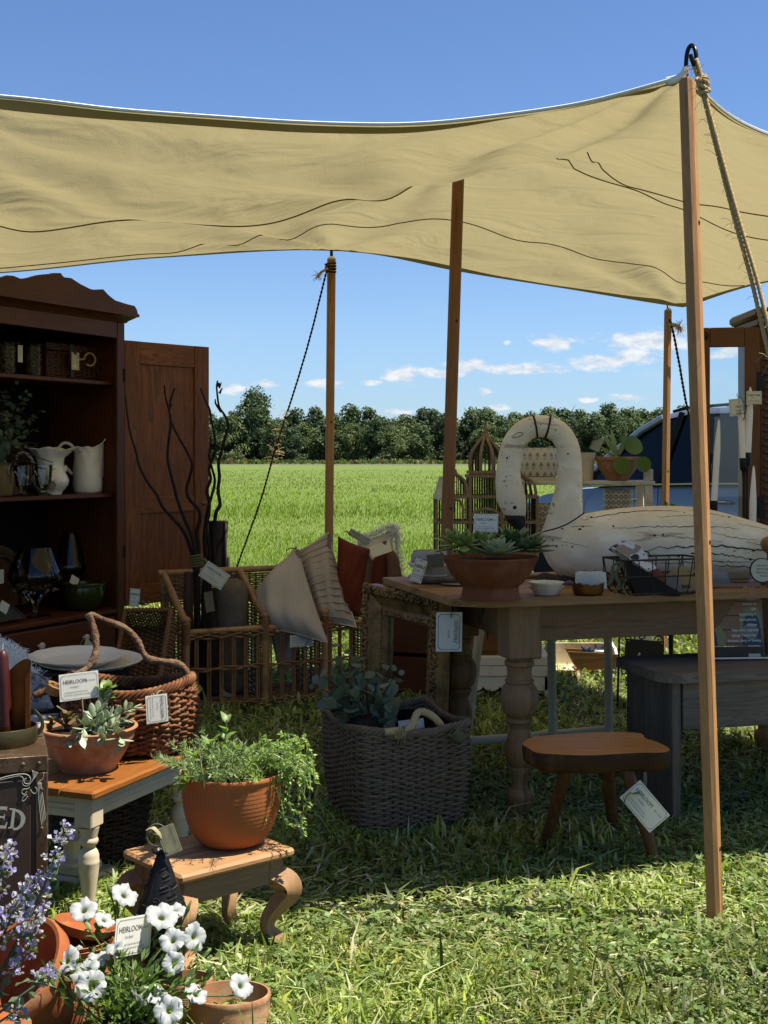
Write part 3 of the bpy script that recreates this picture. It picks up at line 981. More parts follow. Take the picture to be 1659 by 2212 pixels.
def price_tag(c, right, up, w, h, style, label, ribbon=None, mat=None, group=None, rmat=None, name='price_tag', stick=None, cat='tag', bend=0.0):
 right = Vector(right).normalized()
 up = (Vector(up) - right * Vector(up).dot(right)).normalized()
 nm = right.cross(up)
 M = frame(c, right, up, nm)
 t_ = thing(name, label, cat, M=M, group=group)
 mb = MB()
 def card(u, v):
  x, y = (u - .5) * w, (v - .5) * h
  return (x, y, bend * ((2 * u - 1) ** 2) * w)
 mb.grid(card, 6, 1)
 mb.grid(lambda u, v: tuple(np.array(card(1 - u, v)) - np.array([0, 0, 0.0012])), 6, 1)
 mb.build('card', mat or CARD, t_, angle=180)
 lt = MB()
 z = 0.0009
 if style != 'blank':
  card_border(lt, w, h, 0.05 * h, 0.012 * h if min(w, h) > .03 else .02 * h, z, 0.09 * min(w, h))
 if style == 'def':
  put_text(lt, 'HEIRLOOM', -w * .40, h * .20, z, h * .15, sx=0.86)
  put_text(lt, '(heir-loom)', w * .41, h * .19, z, h * .07, 'R', sx=0.85)
  put_text(lt, "/'er,lüm/", -w * .12, h * .0, z, h * .075, 'C', 0.25)
  put_text(lt, 'something of special value handed', -w * .38, -h * .19, z, h * .055, sx=.82)
  put_text(lt, 'down from one generation to another', -w * .38, -h * .29, z, h * .055, sx=.82)
 elif style == 'price':      # card hangs by its short side, print runs up it
  R = Matrix.Rotation(pi / 2, 4, 'Z')
  put_text(lt, 'Heirloom', 0, -w * .22, z, w * .15, 'C', 0.35, M=R)
  put_text(lt, 'HAYS LEE HOME CO.', 0, -w * .38, z, w * .075, 'C', sx=.9, M=R)
  put_text(lt, '$150.00', -h * .05, w * .02, z, w * .065, 'C', M=R)
  lt.box((0, 0, 0), (h * .64, 0.0012, 0.0003), M=R @ TR(0, -w * .31, z))
 elif style == 'price2':
  put_text(lt, 'Heirloom', w * .02, h * .05, z, h * .16, 'L', 0.35)
  put_text(lt, 'HOME CO.', w * .05, -h * .2, z, h * .09, 'L')
 elif style == 'vdef':
  R = Matrix.Rotation(-pi / 2, 4, 'Z')
  put_text(lt, 'HEIRLOOM', -h * .42, w * .24, z, w * .16, sx=.86, M=R)
  put_text(lt, '(heir-loom)', h * .42, w * .22, z, w * .07, 'R', M=R)
  put_text(lt, "/'er,lüm/", -h * .1, w * .03, z, w * .075, 'C', 0.25, M=R)
  put_text(lt, 'something of special value handed', -h * .42, -w * .18, z, w * .055, sx=.82, M=R)
  put_text(lt, 'down from one generation to another', -h * .42, -w * .29, z, w * .055, sx=.82, M=R)
 if lt.nv:
  lt.build('lettering', INK, t_, smooth=False)
 Mi = M.inverted()
 if ribbon:
  rb = MB()
  for r_ in ribbon:
   rb.tube([Mi @ Vector(tuple(p)) for p in spline(r_, 6)], 0.0055, 6, flat=0.22)
  rb.build('ribbon', rmat or RIBBON, t_)
 if stick:
  MB().tube([Mi @ Vector(tuple(p)) for p in stick], 0.0025, 6).build('stick', plain_cached('pale_stick', (0.62, 0.50, 0.33), (0.5, 0.39, 0.25)), t_)
 return t_
def plain_cached(name, *a, **kw):
 return MATS[name] if name in MATS else plain(name, *a, **kw)
def pillow_geo(c, thick, n=22, pinch=0.10, puff=2.6, wr=0.006, pleats=0, seed=0, side=0):
 """cushion stretched over four corner points (order round); side 0 both, 1 front, -1 back"""
 c = [np.array(tuple(p), float) for p in c]
 nn = nrm(np.cross(c[1] - c[0], c[3] - c[0]))
 ctr = sum(c) / 4
 ph = seed * 1.7
 def f(u, v, s):
  a, b = 2 * u - 1, 2 * v - 1
  # edges bow inward between the corners
  uu = u + (-a) * pinch * (1 - b * b) * 0.5 * abs(a)
  vv = v + (-b) * pinch * (1 - a * a) * 0.5 * abs(b)
  p = c[0] * (1 - uu) * (1 - vv) + c[1] * uu * (1 - vv) + c[2] * uu * vv + c[3] * (1 - uu) * vv
  th = thick * ((1 - abs(a) ** puff) * (1 - abs(b) ** puff)) ** 0.62
  th += wr * (sin(7 * u + 3 * v + ph) * sin(5 * v - 4 * u + 2 * ph) + .6 * sin(15 * u * v + 9 * v + ph)) * (1 - max(abs(a), abs(b)) ** 8)
  if pleats and s > 0:
   fr = (v * pleats) % 1.0
   th += 0.006 * (1 - fr) * (1 if 0.03 < v < 0.97 else 0) + .001 * sin(90 * u)
  return tuple(p + nn * s * th)
 return f
def cushion(label, c, thick, mats, name='cushion', parent_loc=None, pinch=0.1, pleats=0, seed=0, panel=None, wr=0.012, group=None, piping=None, cat='cushion', n=26):
 ctr = sum((Vector(tuple(p)) for p in c), Vector((0, 0, 0))) / 4
 t_ = thing(name, label, cat, ctr, group=group)
 T = Matrix.Translation(-ctr)
 f = pillow_geo(c, thick, pinch=pinch, wr=wr, pleats=pleats, seed=seed)
 nv = n if not pleats else pleats * 8
 if panel is None:
  MB().grid(lambda u, v: f(u, v, 1), n, nv, M=T).build('front_cover', mats[0], t_, angle=70 if pleats else 180)
 else:
  MB().grid(lambda u, v: f(u * panel, v, 1), n, n, M=T).build('front_cover', mats[0], t_, angle=180)
  MB().grid(lambda u, v: f(panel + u * (1 - panel), v, 1), max(4, n // 3), n, M=T).build('side_panel', mats[1], t_, angle=180)
 MB().grid(lambda u, v: f(1 - u, v, -1), n, n, M=T).build('back_cover', mats[-1], t_, angle=180)
 if piping:
  e = [f(u / 16, 0, 0) for u in range(16)] + [f(1, v / 16, 0) for v in range(16)] + [f(1 - u / 16, 1, 0) for u in range(16)] + [f(0, 1 - v / 16, 0) for v in range(16)]
  MB().tube(e, 0.0045, 6, closed=True, M=T).build('piping', piping, t_)
 return t_
def leaf_geo(L, Wd, bend=0.2, cup=0.15, tip=1.0, nu=6, shape='ovate', wave=0.0):
 """single leaf along +x, face up, as grid verts+faces"""
 V, F = [], []
 for i in range(nu + 1):
  u = i / nu
  if shape == 'round':
   wd = sqrt(max(0, 1 - (2 * u - 1) ** 2))
  elif shape == 'spoon':
   wd = (sin(pi * min(1, u ** 1.5)) ** 0.8) if u < 1 else 0
   wd = max(wd, 0.14 * (1 - u))
  elif shape == 'strap':
   wd = min(1, 6 * u + .3) * (1 - u ** 3)
  else:
   wd = sin(pi * u ** 0.8) ** 0.9 if 0 < u < 1 else 0
  wd = max(wd, 0.015) * Wd / 2
  for j in (-1, 0, 1):
   z = bend * L * u * u * -1 + cup * abs(j) * wd * 1.5 + (wave * Wd * sin(9 * u + 2 * j) * abs(j))
   V.append((L * u, j * wd, z))
 for i in range(nu):
  for j in range(2):
   a = i * 3 + j
   F.append((a, a + 3, a + 4, a + 1))
 return np.array(V), F
def aim(o, d, roll=0.0):
 """matrix at o with +x along d, +z as near up as it can be"""
 x = Vector(tuple(d)).normalized()
 z = Vector((0, 0, 1)) if abs(x.z) < 0.97 else Vector((0, 1, 0))
 y = z.cross(x).normalized()
 z = x.cross(y)
 return frame(o, x, y, z) @ Matrix.Rotation(roll, 4, 'X')
def weave_loop(parent, fn, z0, z1, rows, stakes, r, amp, mat, stake_mat=None, name='woven_row', spl=3, skip=None, jit=0.0, seed=1, sr=None):
 """basket wall: every woven row is a part; fn(angle 0..1, height 0..1)->(x,y)"""
 rr = np.random.default_rng(seed)
 n = stakes * spl
 for j in range(rows):
  v = (j + 0.5) / rows
  z = z0 + (z1 - z0) * v
  pts = []
  for i in range(n):
   u = i / n
   x, y = fn(u, v)
   x2, y2 = fn((u + 0.002) % 1, v)
   t = nrm(np.array([x2 - x, y2 - y]))
   off = amp * cos(pi * (i / spl + j)) + rr.normal() * jit * r
   zz = z if skip is None else skip(u, z)
   pts.append((x + t[1] * off, y - t[0] * off, zz + rr.normal() * jit * r))
  MB().tube(pts, r * rr.uniform(.88, 1.1), 6, closed=True).build(name, mat, parent, angle=180)
 st = MB()
 for i in range(stakes):
  u = i / stakes
  p = [(*fn(u, v / 4), (z0 + (z1 - z0) * v / 4) if skip is None else skip(u, z0 + (z1 - z0) * v / 4)) for v in range(5)]
  st.tube(p, sr or r * 0.9, 6)
 s_ = st.build('stakes', stake_mat or mat, parent, angle=180)
 s_['kind'] = 'stuff'
def weave_panel(parent, P0, U, V, lu, lv, rows, stakes, r, amp, mat, name='woven_row', spl=3, seed=2, top=None, jit=.1):
 """flat woven panel from P0 along U (length lu) and V (height lv); top(u)->fraction of height"""
 rr = np.random.default_rng(seed)
 P0, U, V = (np.array(tuple(q), float) for q in (P0, U, V))
 N = np.cross(U, V)
 n = stakes * spl
 for j in range(rows):
  v = (j + .5) / rows
  pts = []
  for i in range(n + 1):
   u = i / n
   if top and v > top(u):
    continue
   pts.append(P0 + U * lu * u + V * lv * v + N * (amp * cos(pi * (i / spl + j))) + V * rr.normal() * r * jit)
  if len(pts) > 3:
   MB().tube(pts, r, 5).build(name, mat, parent, angle=180)
 st = MB()
 for i in range(stakes + 1):
  u = i / stakes
  st.tube([P0 + U * lu * u, P0 + U * lu * u + V * lv * (top(u) if top else 1)], r * 1.1, 6)
 s_ = st.build('stakes', mat, parent)
 s_['kind'] = 'stuff'
def wrap(parent, a, b, r, n, tr, mat, name='binding'):
 """coil wrapped round the stick a-b"""
 a, b = Vector(tuple(a)), Vector(tuple(b))
 z = (b - a).normalized()
 x = z.orthogonal().normalized()
 y = z.cross(x)
 pts = []
 for i in range(n * 8 + 1):
  t_ = i / (n * 8)
  q = 2 * pi * n * t_
  pts.append(a.lerp(b, t_) + (x * cos(q) + y * sin(q)) * r)
 return MB().tube(pts, tr, 5).build(name, mat, parent, angle=180)
TERRA = plain('terracotta', (0.56, 0.205, 0.090), (0.48, 0.158, 0.065), 26, 0.8, 0.2, 120, dirt=(0.64, 0.36, 0.24))
PTERRA = plain('pale_terracotta', (0.60, 0.345, 0.225), (0.53, 0.28, 0.17), 26, 0.85, 0.2, 140, dirt=(0.74, 0.56, 0.44))
BTERRA = plain('brown_terracotta', (0.30, 0.105, 0.055), (0.25, 0.085, 0.045), 20, 0.75, 0.15, 120, dirt=(0.36, 0.16, 0.10))
SOIL = plain('potting_soil', (0.045, 0.028, 0.018), (0.02, 0.013, 0.009), 40, 0.95, 1.0, 90, dirt=(0.09, 0.06, 0.04), bd=0.02)
WHITEC = plain('white_ironstone', (0.80, 0.76, 0.70), (0.74, 0.70, 0.64), 14, 0.3, 0.1, 25, keep=True)
GLASS = glassmat('clear_glass', (0.97, 0.98, 0.97))
# ================================================================ armoire at the left and what stands in it
AU = Vector((0.449, 0.893, 0)).normalized()
AV = Vector((-AU.y, AU.x, 0))
A0 = Vector((W(262, 985, 7.0).x, 7.0, 0))
AM = frame(A0, AU, AV, Vector((0, 0, 1)))
def A_s(px, b=0.0):
 """place along the armoire front for a pixel column, b metres behind the front plane"""
 t_ = (px - CX) / FPX
 o = A0 + AV * b
 return (o.y * t_ - o.x) / (AU.x - AU.y * t_)
def A_loc(px, py, b=0.0):
 s = A_s(px, b)
 d = (A0 + AV * b + AU * s).y
 return Vector((s, b, CAMZ + (HY - py) / FPX * d))
def A_world(px, b, z):
 return A0 + AV * b + AU * A_s(px, b) + Vector((0, 0, z))
def mpx(px, b):
 """metres per photo pixel there"""
 return (A0 + AV * b + AU * A_s(px, b)).y / FPX
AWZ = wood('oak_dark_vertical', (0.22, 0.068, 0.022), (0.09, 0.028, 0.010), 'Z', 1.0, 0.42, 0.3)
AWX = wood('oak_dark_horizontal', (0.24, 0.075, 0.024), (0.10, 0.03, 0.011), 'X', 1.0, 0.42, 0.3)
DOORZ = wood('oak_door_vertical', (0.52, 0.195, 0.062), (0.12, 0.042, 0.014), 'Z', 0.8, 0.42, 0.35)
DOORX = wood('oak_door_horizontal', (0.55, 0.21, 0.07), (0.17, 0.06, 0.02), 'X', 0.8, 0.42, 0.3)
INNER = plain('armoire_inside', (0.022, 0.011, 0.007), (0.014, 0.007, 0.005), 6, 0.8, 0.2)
BRASS = plain('old_brass', (0.30, 0.22, 0.10), (0.20, 0.14, 0.07), 40, 0.4, 0.2, 90, Metallic=0.8)
ar = thing('armoire', 'tall dark oak armoire with scalloped crest and one door open, left side', 'armoire', M=AM)
SL, DEP = -1.16, 0.50
SH1, SH2, BT = 1.700, 1.100, 0.483
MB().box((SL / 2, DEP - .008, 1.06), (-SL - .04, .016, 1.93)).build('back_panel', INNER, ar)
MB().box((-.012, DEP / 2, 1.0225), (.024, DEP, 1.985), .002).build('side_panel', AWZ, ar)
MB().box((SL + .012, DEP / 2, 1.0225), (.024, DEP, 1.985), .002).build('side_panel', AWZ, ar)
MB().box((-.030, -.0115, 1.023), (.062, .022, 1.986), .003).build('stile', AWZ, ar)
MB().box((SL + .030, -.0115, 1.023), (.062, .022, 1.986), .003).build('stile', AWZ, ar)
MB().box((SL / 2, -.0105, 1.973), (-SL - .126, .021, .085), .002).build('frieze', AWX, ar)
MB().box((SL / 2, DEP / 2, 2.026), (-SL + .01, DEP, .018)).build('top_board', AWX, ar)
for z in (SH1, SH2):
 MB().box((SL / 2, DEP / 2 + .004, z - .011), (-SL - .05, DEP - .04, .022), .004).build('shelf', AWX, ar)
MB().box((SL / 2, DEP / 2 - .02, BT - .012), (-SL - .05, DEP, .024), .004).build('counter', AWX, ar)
prof = [(0, 2.017), (-.02, 2.017), (-.028, 2.028), (-.05, 2.042), (-.062, 2.050), (-.072, 2.052), (-.072, 2.068), (0, 2.068)]
cm = MB()
for x0, x1 in ((SL - .05, .065),):
 n_ = len(prof)
 v = [(x0, p[0], p[1]) for p in prof] + [(x1 - (.072 + p[0]) * .9, p[0], p[1]) for p in prof]
 cm.add(v, [(i, i + n_, (i + 1) % n_ + n_, (i + 1) % n_) for i in range(n_)] + [tuple(range(n_)), tuple(range(2 * n_ - 1, n_ - 1, -1))])
 v = [(-.005 + (-p[0]) * .9, 0.0, p[1]) for p in prof] + [(-.005 + (-p[0]) * .9, DEP, p[1]) for p in prof]
 cm.add(v, [(i, (i + 1) % n_, (i + 1) % n_ + n_, i + n_) for i in range(n_)] + [tuple(range(2 * n_ - 1, n_ - 1, -1))])
cm.build('cornice', AWX, ar, angle=25)
crest = [(0, 600), (12, 595), (25, 596), (40, 602), (55, 601), (80, 594), (100, 592), (107, 593), (111, 590), (127, 590), (134, 599), (150, 601), (170, 614),
         (190, 624), (198, 626), (219, 625), (231, 638), (245, 649), (270, 657), (287, 661), (292, 669), (294, 677)]
pts = [A_loc(x, y, -.03) for x, y in crest]
s0 = pts[0].x
left = [(2 * (s0 - .10) - p.x, p.z) for p in pts[::-1] if 2 * (s0 - .10) - p.x > SL - .05]
out = [(p.x, max(p.z, 2.07)) for p in pts]
poly = left + [(s0 - .10, out[0][1] + .02)] + out + [(out[-1][0], 2.0685), ((left[0][0] if left else SL), 2.0685)]
MB().prism(poly, -.042, -.020).build('crest', AWX, ar, angle=20)
# lower case with one wide drawer over another
MB().box((SL / 2, -.004, .24), (-SL - .126, .012, .44)).build('base_front', INNER, ar)
KNOB = plain('porcelain_knob', (0.62, 0.60, 0.52), (0.55, 0.53, 0.46), 40, 0.25, 0, keep=True)
for z, h in ((.345, .20), (.125, .20)):
 MB().box((SL / 2, -.018, z), (-SL - .16, .018, h), .005).build('drawer', AWX, ar)
 for px in (84, 181):
  q = A_s(px, -.03)
  dr = ar.children[-1] if False else None
  kb = MB().lathe([(0, -.004), (.008, -.004), (.007, .010), (.012, .016), (.0185, .022), (.019, .030), (.012, .036), (.005, .0365), (0, .0345)], 18,
      M=TR(q, -.024, z + .02) @ Matrix.Rotation(pi / 2, 4, 'X'))
  kb.build('knob', KNOB, ar)
# the open door
hinge = A0 + AV * -.012
dend = W(449, 985, 7.45)
DU = Vector((dend.x - hinge.x, dend.y - hinge.y, 0))
DL = DU.length
DUn = DU.normalized()
DM = ar.matrix_basis.inverted() @ frame(hinge, DUn, Vector((-DUn.y, DUn.x, 0)), Vector((0, 0, 1)))
door = thing('door', None, None)
door.parent = ar
door.matrix_basis = DM
d0, d1 = .49, 1.925
sw = .105
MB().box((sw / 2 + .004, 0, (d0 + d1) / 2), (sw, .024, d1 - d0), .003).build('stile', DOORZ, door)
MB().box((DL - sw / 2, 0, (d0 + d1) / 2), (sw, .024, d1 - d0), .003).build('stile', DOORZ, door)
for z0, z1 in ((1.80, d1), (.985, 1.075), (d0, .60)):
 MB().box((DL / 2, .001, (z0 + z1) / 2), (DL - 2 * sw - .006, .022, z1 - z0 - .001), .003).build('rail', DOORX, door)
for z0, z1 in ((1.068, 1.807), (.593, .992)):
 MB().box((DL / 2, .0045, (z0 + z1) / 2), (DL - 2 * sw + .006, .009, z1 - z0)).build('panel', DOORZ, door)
MB().lathe([(0, 0), (.016, 0), (.016, .003), (.013, .005), (0, .005)], 16, M=TR(DL - .035, -.012, 1.03) @ Matrix.Rotation(pi / 2, 4, 'X') @ Matrix.Diagonal((1.6, .8, 1, 1))).build('catch_plate', BRASS, door)
for z in (1.70, .75):
 MB().tube([(0, -.014, z), (0, -.014, z + .07)], .006, 8).build('hinge', STEEL, door)
# ---------------------------------------------------------------- upper shelf
NUT = plain('pebble_mix', (0.36, 0.28, 0.15), (0.16, 0.10, 0.05), 60, 0.7, 0.4, 90)
def stones(mb, fn, n, r0, r1, seed):
 rr = np.random.default_rng(seed)
 for i in range(n):
  x, y, z = fn(rr)
  r_ = rr.uniform(r0, r1)
  mb.ball((0, 0, 0), (r_, r_ * rr.uniform(.6, 1), r_ * rr.uniform(.5, .8)), 6, 4, M=TR(x, y, z) @ Euler(rr.uniform(0, 6, 3)).to_matrix().to_4x4())
for px, lab in ((14, 'glass jar packed with tan pebbles, at the left end of the top armoire shelf'), (71, 'glass jar packed with tan pebbles, beside the wicker hamper on the top shelf')):
 b = .13
 s = mpx(px, b)
 j = thing('jar', lab, 'jar', A_world(px, b, SH1 + .001))
 R_, H_ = 18 * s, 70 * s
 cb = MB()
 def cyl(rr):
  a = rr.uniform(0, 2 * pi)
  return (R_ * .86 * cos(a), R_ * .86 * sin(a), rr.uniform(.01, H_ * .92))
 stones(cb, cyl, 230, .006, .010, px)
 o = cb.build('pebbles', NUT, j)
 o['kind'] = 'stuff'
 MB().lathe([(R_ * .98, .001), (R_ * 1.02, .01), (R_ * 1.02, H_ * .94), (R_ * 1.1, H_), (R_ * 1.05, H_)], 24).build('glass', GLASS, j)
# hamper
HAMP = plain('dark_wicker', (0.155, 0.060, 0.028), (0.075, 0.028, 0.014), 60, 0.45, 0.3, 200)
LEATH = plain('leather_strap', (0.085, 0.030, 0.018), (0.05, 0.018, 0.012), 40, 0.4, 0.3, 150)
b = .14
hs_ = mpx(166, b)
s0, s1 = A_s(101, b), A_s(233, b)
hm = thing('hamper', 'dark wicker hamper with leather straps and a rope ring on the top armoire shelf', 'hamper', M=AM @ TR((s0 + s1) / 2, b + .13, SH1 + .002))
HL, HD, HH = (s1 - s0), .26, .185
hw = lambda u, v: rect_loop(u, HL / 2, HD / 2, .02)
def rect_loop(u, hx, hy, r):
 per = 4 * (hx + hy)
 d = (u % 1) * per
 if d < 2 * hx:
  return (-hx + d, -hy)
 d -= 2 * hx
 if d < 2 * hy:
  return (hx, -hy + d)
 d -= 2 * hy
 if d < 2 * hx:
  return (hx - d, hy)
 d -= 2 * hx
 return (-hx, hy - d)
weave_loop(hm, hw, .0, HH * .78, 15, 36, .0048, .0035, HAMP, jit=.25)
weave_loop(hm, lambda u, v: rect_loop(u, HL / 2 + .006, HD / 2 + .006, .02), HH * .80, HH, 4, 36, .0052, .0035, HAMP, jit=.2)
MB().box((0, 0, HH - .004), (HL, HD, .008)).build('lid', HAMP, hm)
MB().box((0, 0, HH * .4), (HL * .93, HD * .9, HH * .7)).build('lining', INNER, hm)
for x in (-.14 * HL, .32 * HL):
 st = thing('strap', None, None)
 st.parent = hm
 st.location = (x, -HD / 2 - .012, 0)
 MB().box((0, 0, HH * .62), (.032, .005, HH * .8), .002).build('leather', LEATH, st)
 MB().box((0, -.004, HH * .25), (.028, .005, .07), .002).build('leather', LEATH, st)
 MB().tube([(-.02, -.006, HH * .48), (.02, -.006, HH * .48), (.02, -.006, HH * .72), (-.02, -.006, HH * .72)], .0022, 6, closed=True).build('buckle', BRASS, st)
 MB().ball((0, -.004, HH * .95), .004, 8, 6).build('stud', BRASS, st)
ring = [(.14 * HL + .045 * cos(a) + .0, -HD / 2 - .02, HH * .62 + .034 * sin(a)) for a in np.linspace(pi, -.9 * pi + .6, 22)]
ring = [(-.02, -HD / 2 - .012, HH * .58)] + ring
braid(ring, .0065, .03, ROPE, 'rope_ring', hm)
zr = Vector((0, 0, 1))
price_tag(A_world(163, .09, SH1 + .098), AU + AV * .05, zr - AU * .12, .062, .092, 'vdef', 'cream price tag tied to the wicker hamper in the armoire',
          [[A_world(163, .09, SH1 + .13), A_world(165, .085, SH1 + .155), A_world(167, .10, SH1 + .18)], [A_world(163, .09, SH1 + .13), A_world(158, .085, SH1 + .15), A_world(156, .09, SH1 + .175)]])
price_tag(A_world(44, .11, SH1 + .11), AU, zr, .034, .085, 'blank', 'cream tag hanging between the two pebble jars',
          [[A_world(44, .11, SH1 + .15), A_world(40, .12, SH1 + .165), A_world(36, .12, SH1 + .16)]])
# ---------------------------------------------------------------- middle shelf
b = .16
s = mpx(195, b)
def jug_handle(mb, pts, r):
 mb.tube(spline(pts, 6), r, 8, flat=.7)
# tall leaf-moulded pitcher
p2 = thing('pitcher', 'tall white cylindrical pitcher with moulded leaves, right of the fluted jug', 'pitcher', M=TR(*A_world(189, b, SH2 + .001)) @ RZ(0))
R0, H0 = 31 * s, 104 * s
def leafrel(r, z, a, i):
 u = z / H0
 sp = max(0, cos(a - .25))
 rr = r * (1 + .02 * sin(9 * a + 14 * u) * (0.3 + u) + .025 * sin(5 * a - 18 * u) * (1 if u < .85 else 0))
 zz = z
 if i >= 10:
  zz = z * (0.955 + .16 * sp ** 6 + .012 * sin(8 * a))
  rr *= 1 + .30 * sp ** 8 * (1 if i >= 13 else .5) * (1 if i < 18 else .9)
 return (rr * cos(a), rr * sin(a), zz)
out = [(R0 * .0, 0), (R0 * .90, 0), (R0 * 1.0, .01), (R0 * 1.02, H0 * .18), (R0 * 1.0, H0 * .35), (R0 * .98, H0 * .5), (R0 * .95, H0 * .6), (R0 * .93, H0 * .7), (R0 * .93, H0 * .8), (R0 * .93, H0 * .86),
       (R0 * .93, H0 * .90), (R0 * .93, H0 * .93), (R0 * .94, H0 * .96), (R0 * .95, H0 * .985), (R0 * .97, H0), (R0 * .90, H0), (R0 * .86, H0 * .95), (R0 * .85, H0 * .8), (R0 * .85, H0 * .3), (0, H0 * .1)]
MB().lathe(out, 48, fn=leafrel).build('body', WHITEC, p2, angle=180)
hb = MB()
jug_handle(hb, [(-R0 * .9, -.01, H0 * .90), (-R0 * 1.15, -.01, H0 * 1.0), (-R0 * 1.6, -.01, H0 * 1.03), (-R0 * 1.95, -.012, H0 * .93), (-R0 * 2.0, -.012, H0 * .75), (-R0 * 1.6, -.012, H0 * .58), (-R0 * 1.0, -.01, H0 * .38)], .0085)
hb.build('handle', WHITEC, p2)
# fluted jug
b1 = .13
s = mpx(110, b1)
p1 = thing('jug', 'white fluted jug with a wide petal rim, behind the glass mugs', 'jug', A_world(108, b1, SH2 + .001))
H1, R1 = 100 * s, 36 * s
def petal(r, z, a, i):
 u = z / H1
 rr = r * (1 + .03 * sin(10 * a) * sin(12 * u) + .015 * sin(23 * a + 20 * u))
 zz = z
 if u > .8:
  q = (u - .8) / .2
  rr *= 1 + .55 * q * max(0, cos(a)) ** 6 + .28 * q * max(0, -cos(a)) ** 6
  zz += H1 * .05 * q * (cos(2 * a) ** 2 - .5 + .3 * cos(5 * a))
 return (rr * cos(a), rr * sin(a), zz)
o1 = smoothprof([(0, 0), (R1 * .62, 0), (R1 * .68, .006), (R1 * .75, H1 * .08), (R1 * 1.05, H1 * .22), (R1 * 1.08, H1 * .34), (R1 * .85, H1 * .52), (R1 * .76, H1 * .64), (R1 * .86, H1 * .8), (R1 * 1.08, H1 * .97), (R1 * 1.1, H1)], 3) + \
 [(R1 * 1.05, H1), (R1 * .8, H1 * .82), (R1 * .68, H1 * .6), (0, H1 * .5)]
MB().lathe(o1, 48, fn=petal).build('body', WHITEC, p1, angle=180)
hb = MB()
jug_handle(hb, [(-R1 * .8, -.02, H1 * .55), (-R1 * 1.0, -.02, H1 * .74), (-R1 * 1.35, -.02, H1 * .88), (-R1 * 1.75, -.02, H1 * .88), (-R1 * 2.0, -.02, H1 * .74), (-R1 * 1.95, -.02, H1 * .55), (-R1 * 1.5, -.02, H1 * .40), (-R1 * 1.0, -.02, H1 * .32)], .0085)
hb.build('handle', WHITEC, p1)
price_tag(A_world(141, .09, SH2 + .135), AU, zr - AU * .3, .022, .03, 'blank', 'tiny cream tag hanging from the fluted white jug', [[A_world(141, .09, SH2 + .15), A_world(138, .09, SH2 + .165), A_world(134, .09, SH2 + .16)]])
# footed glass mugs
for px, bb, lab in ((50, .075, 'footed clear glass mug, second from the left on the middle shelf'), (94, .065, 'footed clear glass mug with a grey tag tied to it, nearest the jug'), (8, .06, 'footed clear glass mug at the left edge of the middle shelf')):
 s = mpx(px, bb)
 g_ = thing('glass_mug', lab, 'mug', A_world(px, bb, SH2 + .001), group=None)
 R, H = 19 * s, 66 * s
 MB().lathe([(R * .8, 0), (R * .85, .004), (R * .35, .016), (R * .3, .024), (R * .5, .03), (R * .35, .036), (R * .8, H * .34), (R * .93, H * .6), (R, H), (R * .95, H), (R * .85, H * .6), (R * .7, H * .36), (0, H * .34)], 24).build('bowl', GLASS, g_)
 hb = MB()
 hb.tube(spline([(R * .9, -.01, H * .82), (R * 1.4, -.015, H * .85), (R * 1.7, -.015, H * .65), (R * 1.35, -.015, H * .47), (R * .85, -.01, H * .45)], 5), .004, 6)
 hb.build('handle', GLASS, g_)
 MB().tube([(R * .97 * cos(a), R * .97 * sin(a), H) for a in np.linspace(0, 2 * pi, 24)[:-1]], .0014, 5, closed=True).build('rim', GLASS, g_)
GTAG = plain('grey_tag', (0.30, 0.29, 0.24), (0.25, 0.24, 0.2), 30, 0.8, 0.1)
price_tag(A_world(113, .04, SH2 + .052), AU - zr * .5, zr + AU * .4, .05, .04, 'blank', 'grey tag tied to the glass mug beside the white jug', [[A_world(107, .045, SH2 + .075), A_world(100, .045, SH2 + .085), A_world(104, .045, SH2 + .10), A_world(110, .045, SH2 + .085)]], mat=GTAG)
price_tag(A_world(98 - 3, .10, SH2 + .05), AU, zr + AU * .2, .03, .07, 'blank', 'cream tag hanging behind the footed glass mugs')
# eucalyptus bunch in a pot
EUC = leafmat('eucalyptus_leaf', (0.19, 0.24, 0.14), (0.12, 0.165, 0.10), 20, 0.6, 0.2)
TWIG = plain('twig_brown', (0.085, 0.055, 0.035), (0.05, 0.033, 0.022), 50, 0.8, 0.3, 200)
CLAYP = plain('ochre_stoneware', (0.26, 0.19, 0.10), (0.20, 0.14, 0.075), 14, 0.6, 0.2)
def euc_plant(name, label, base, stems, parent_pot=None, leafr=(.016, .030), seed=3, cat='plant', mat=None):
 """stems: list of point lists (world); round paired leaves along each; every leaf a part"""
 rr = np.random.default_rng(seed)
 t_ = thing(name, label, cat, base)
 T = Matrix.Translation(-Vector(tuple(base)))
 sb = MB()
 shapes = []
 for q in range(4):
  V, F = leaf_geo(1.0, (.95, .8, .9, .7)[q], (.1, .25, -.1, .15)[q], .1, shape='round', nu=7)
  shapes.append(MB().add(V, F).mesh('leaf', mat or EUC, angle=180))
 for st in stems:
  P = spline(st, 8)
  n = len(P)
  sb.tube(P, np.linspace(.003, .0012, n), 5, M=T)
  L = 0
  for i in range(2, n):
   L += np.linalg.norm(P[i] - P[i - 1])
   if L > rr.uniform(.018, .034):
    L = 0
    for sg in (-1, 1):
     d = nrm(P[i] - P[i - 1])
     side = nrm(np.cross(d, rr.normal(size=3)))
     size = rr.uniform(*leafr) * 2 * (1.0 - .55 * (i / n) ** 2)
     M = aim(Vector(tuple(P[i])) + T.translation + Vector(tuple(side)) * size * .15, side * 1 + d * .5 + np.array([0, 0, -.1]), rr.uniform(0, 6.28)) @ Matrix.Diagonal((size, size, size, 1))
     o = link('leaf', shapes[int(rr.integers(0, 4))], t_)
     o.matrix_basis = M
 sb.build('stems', TWIG, t_)
 return t_
base = A_world(-12, .10, SH2 + .14)
b = .10
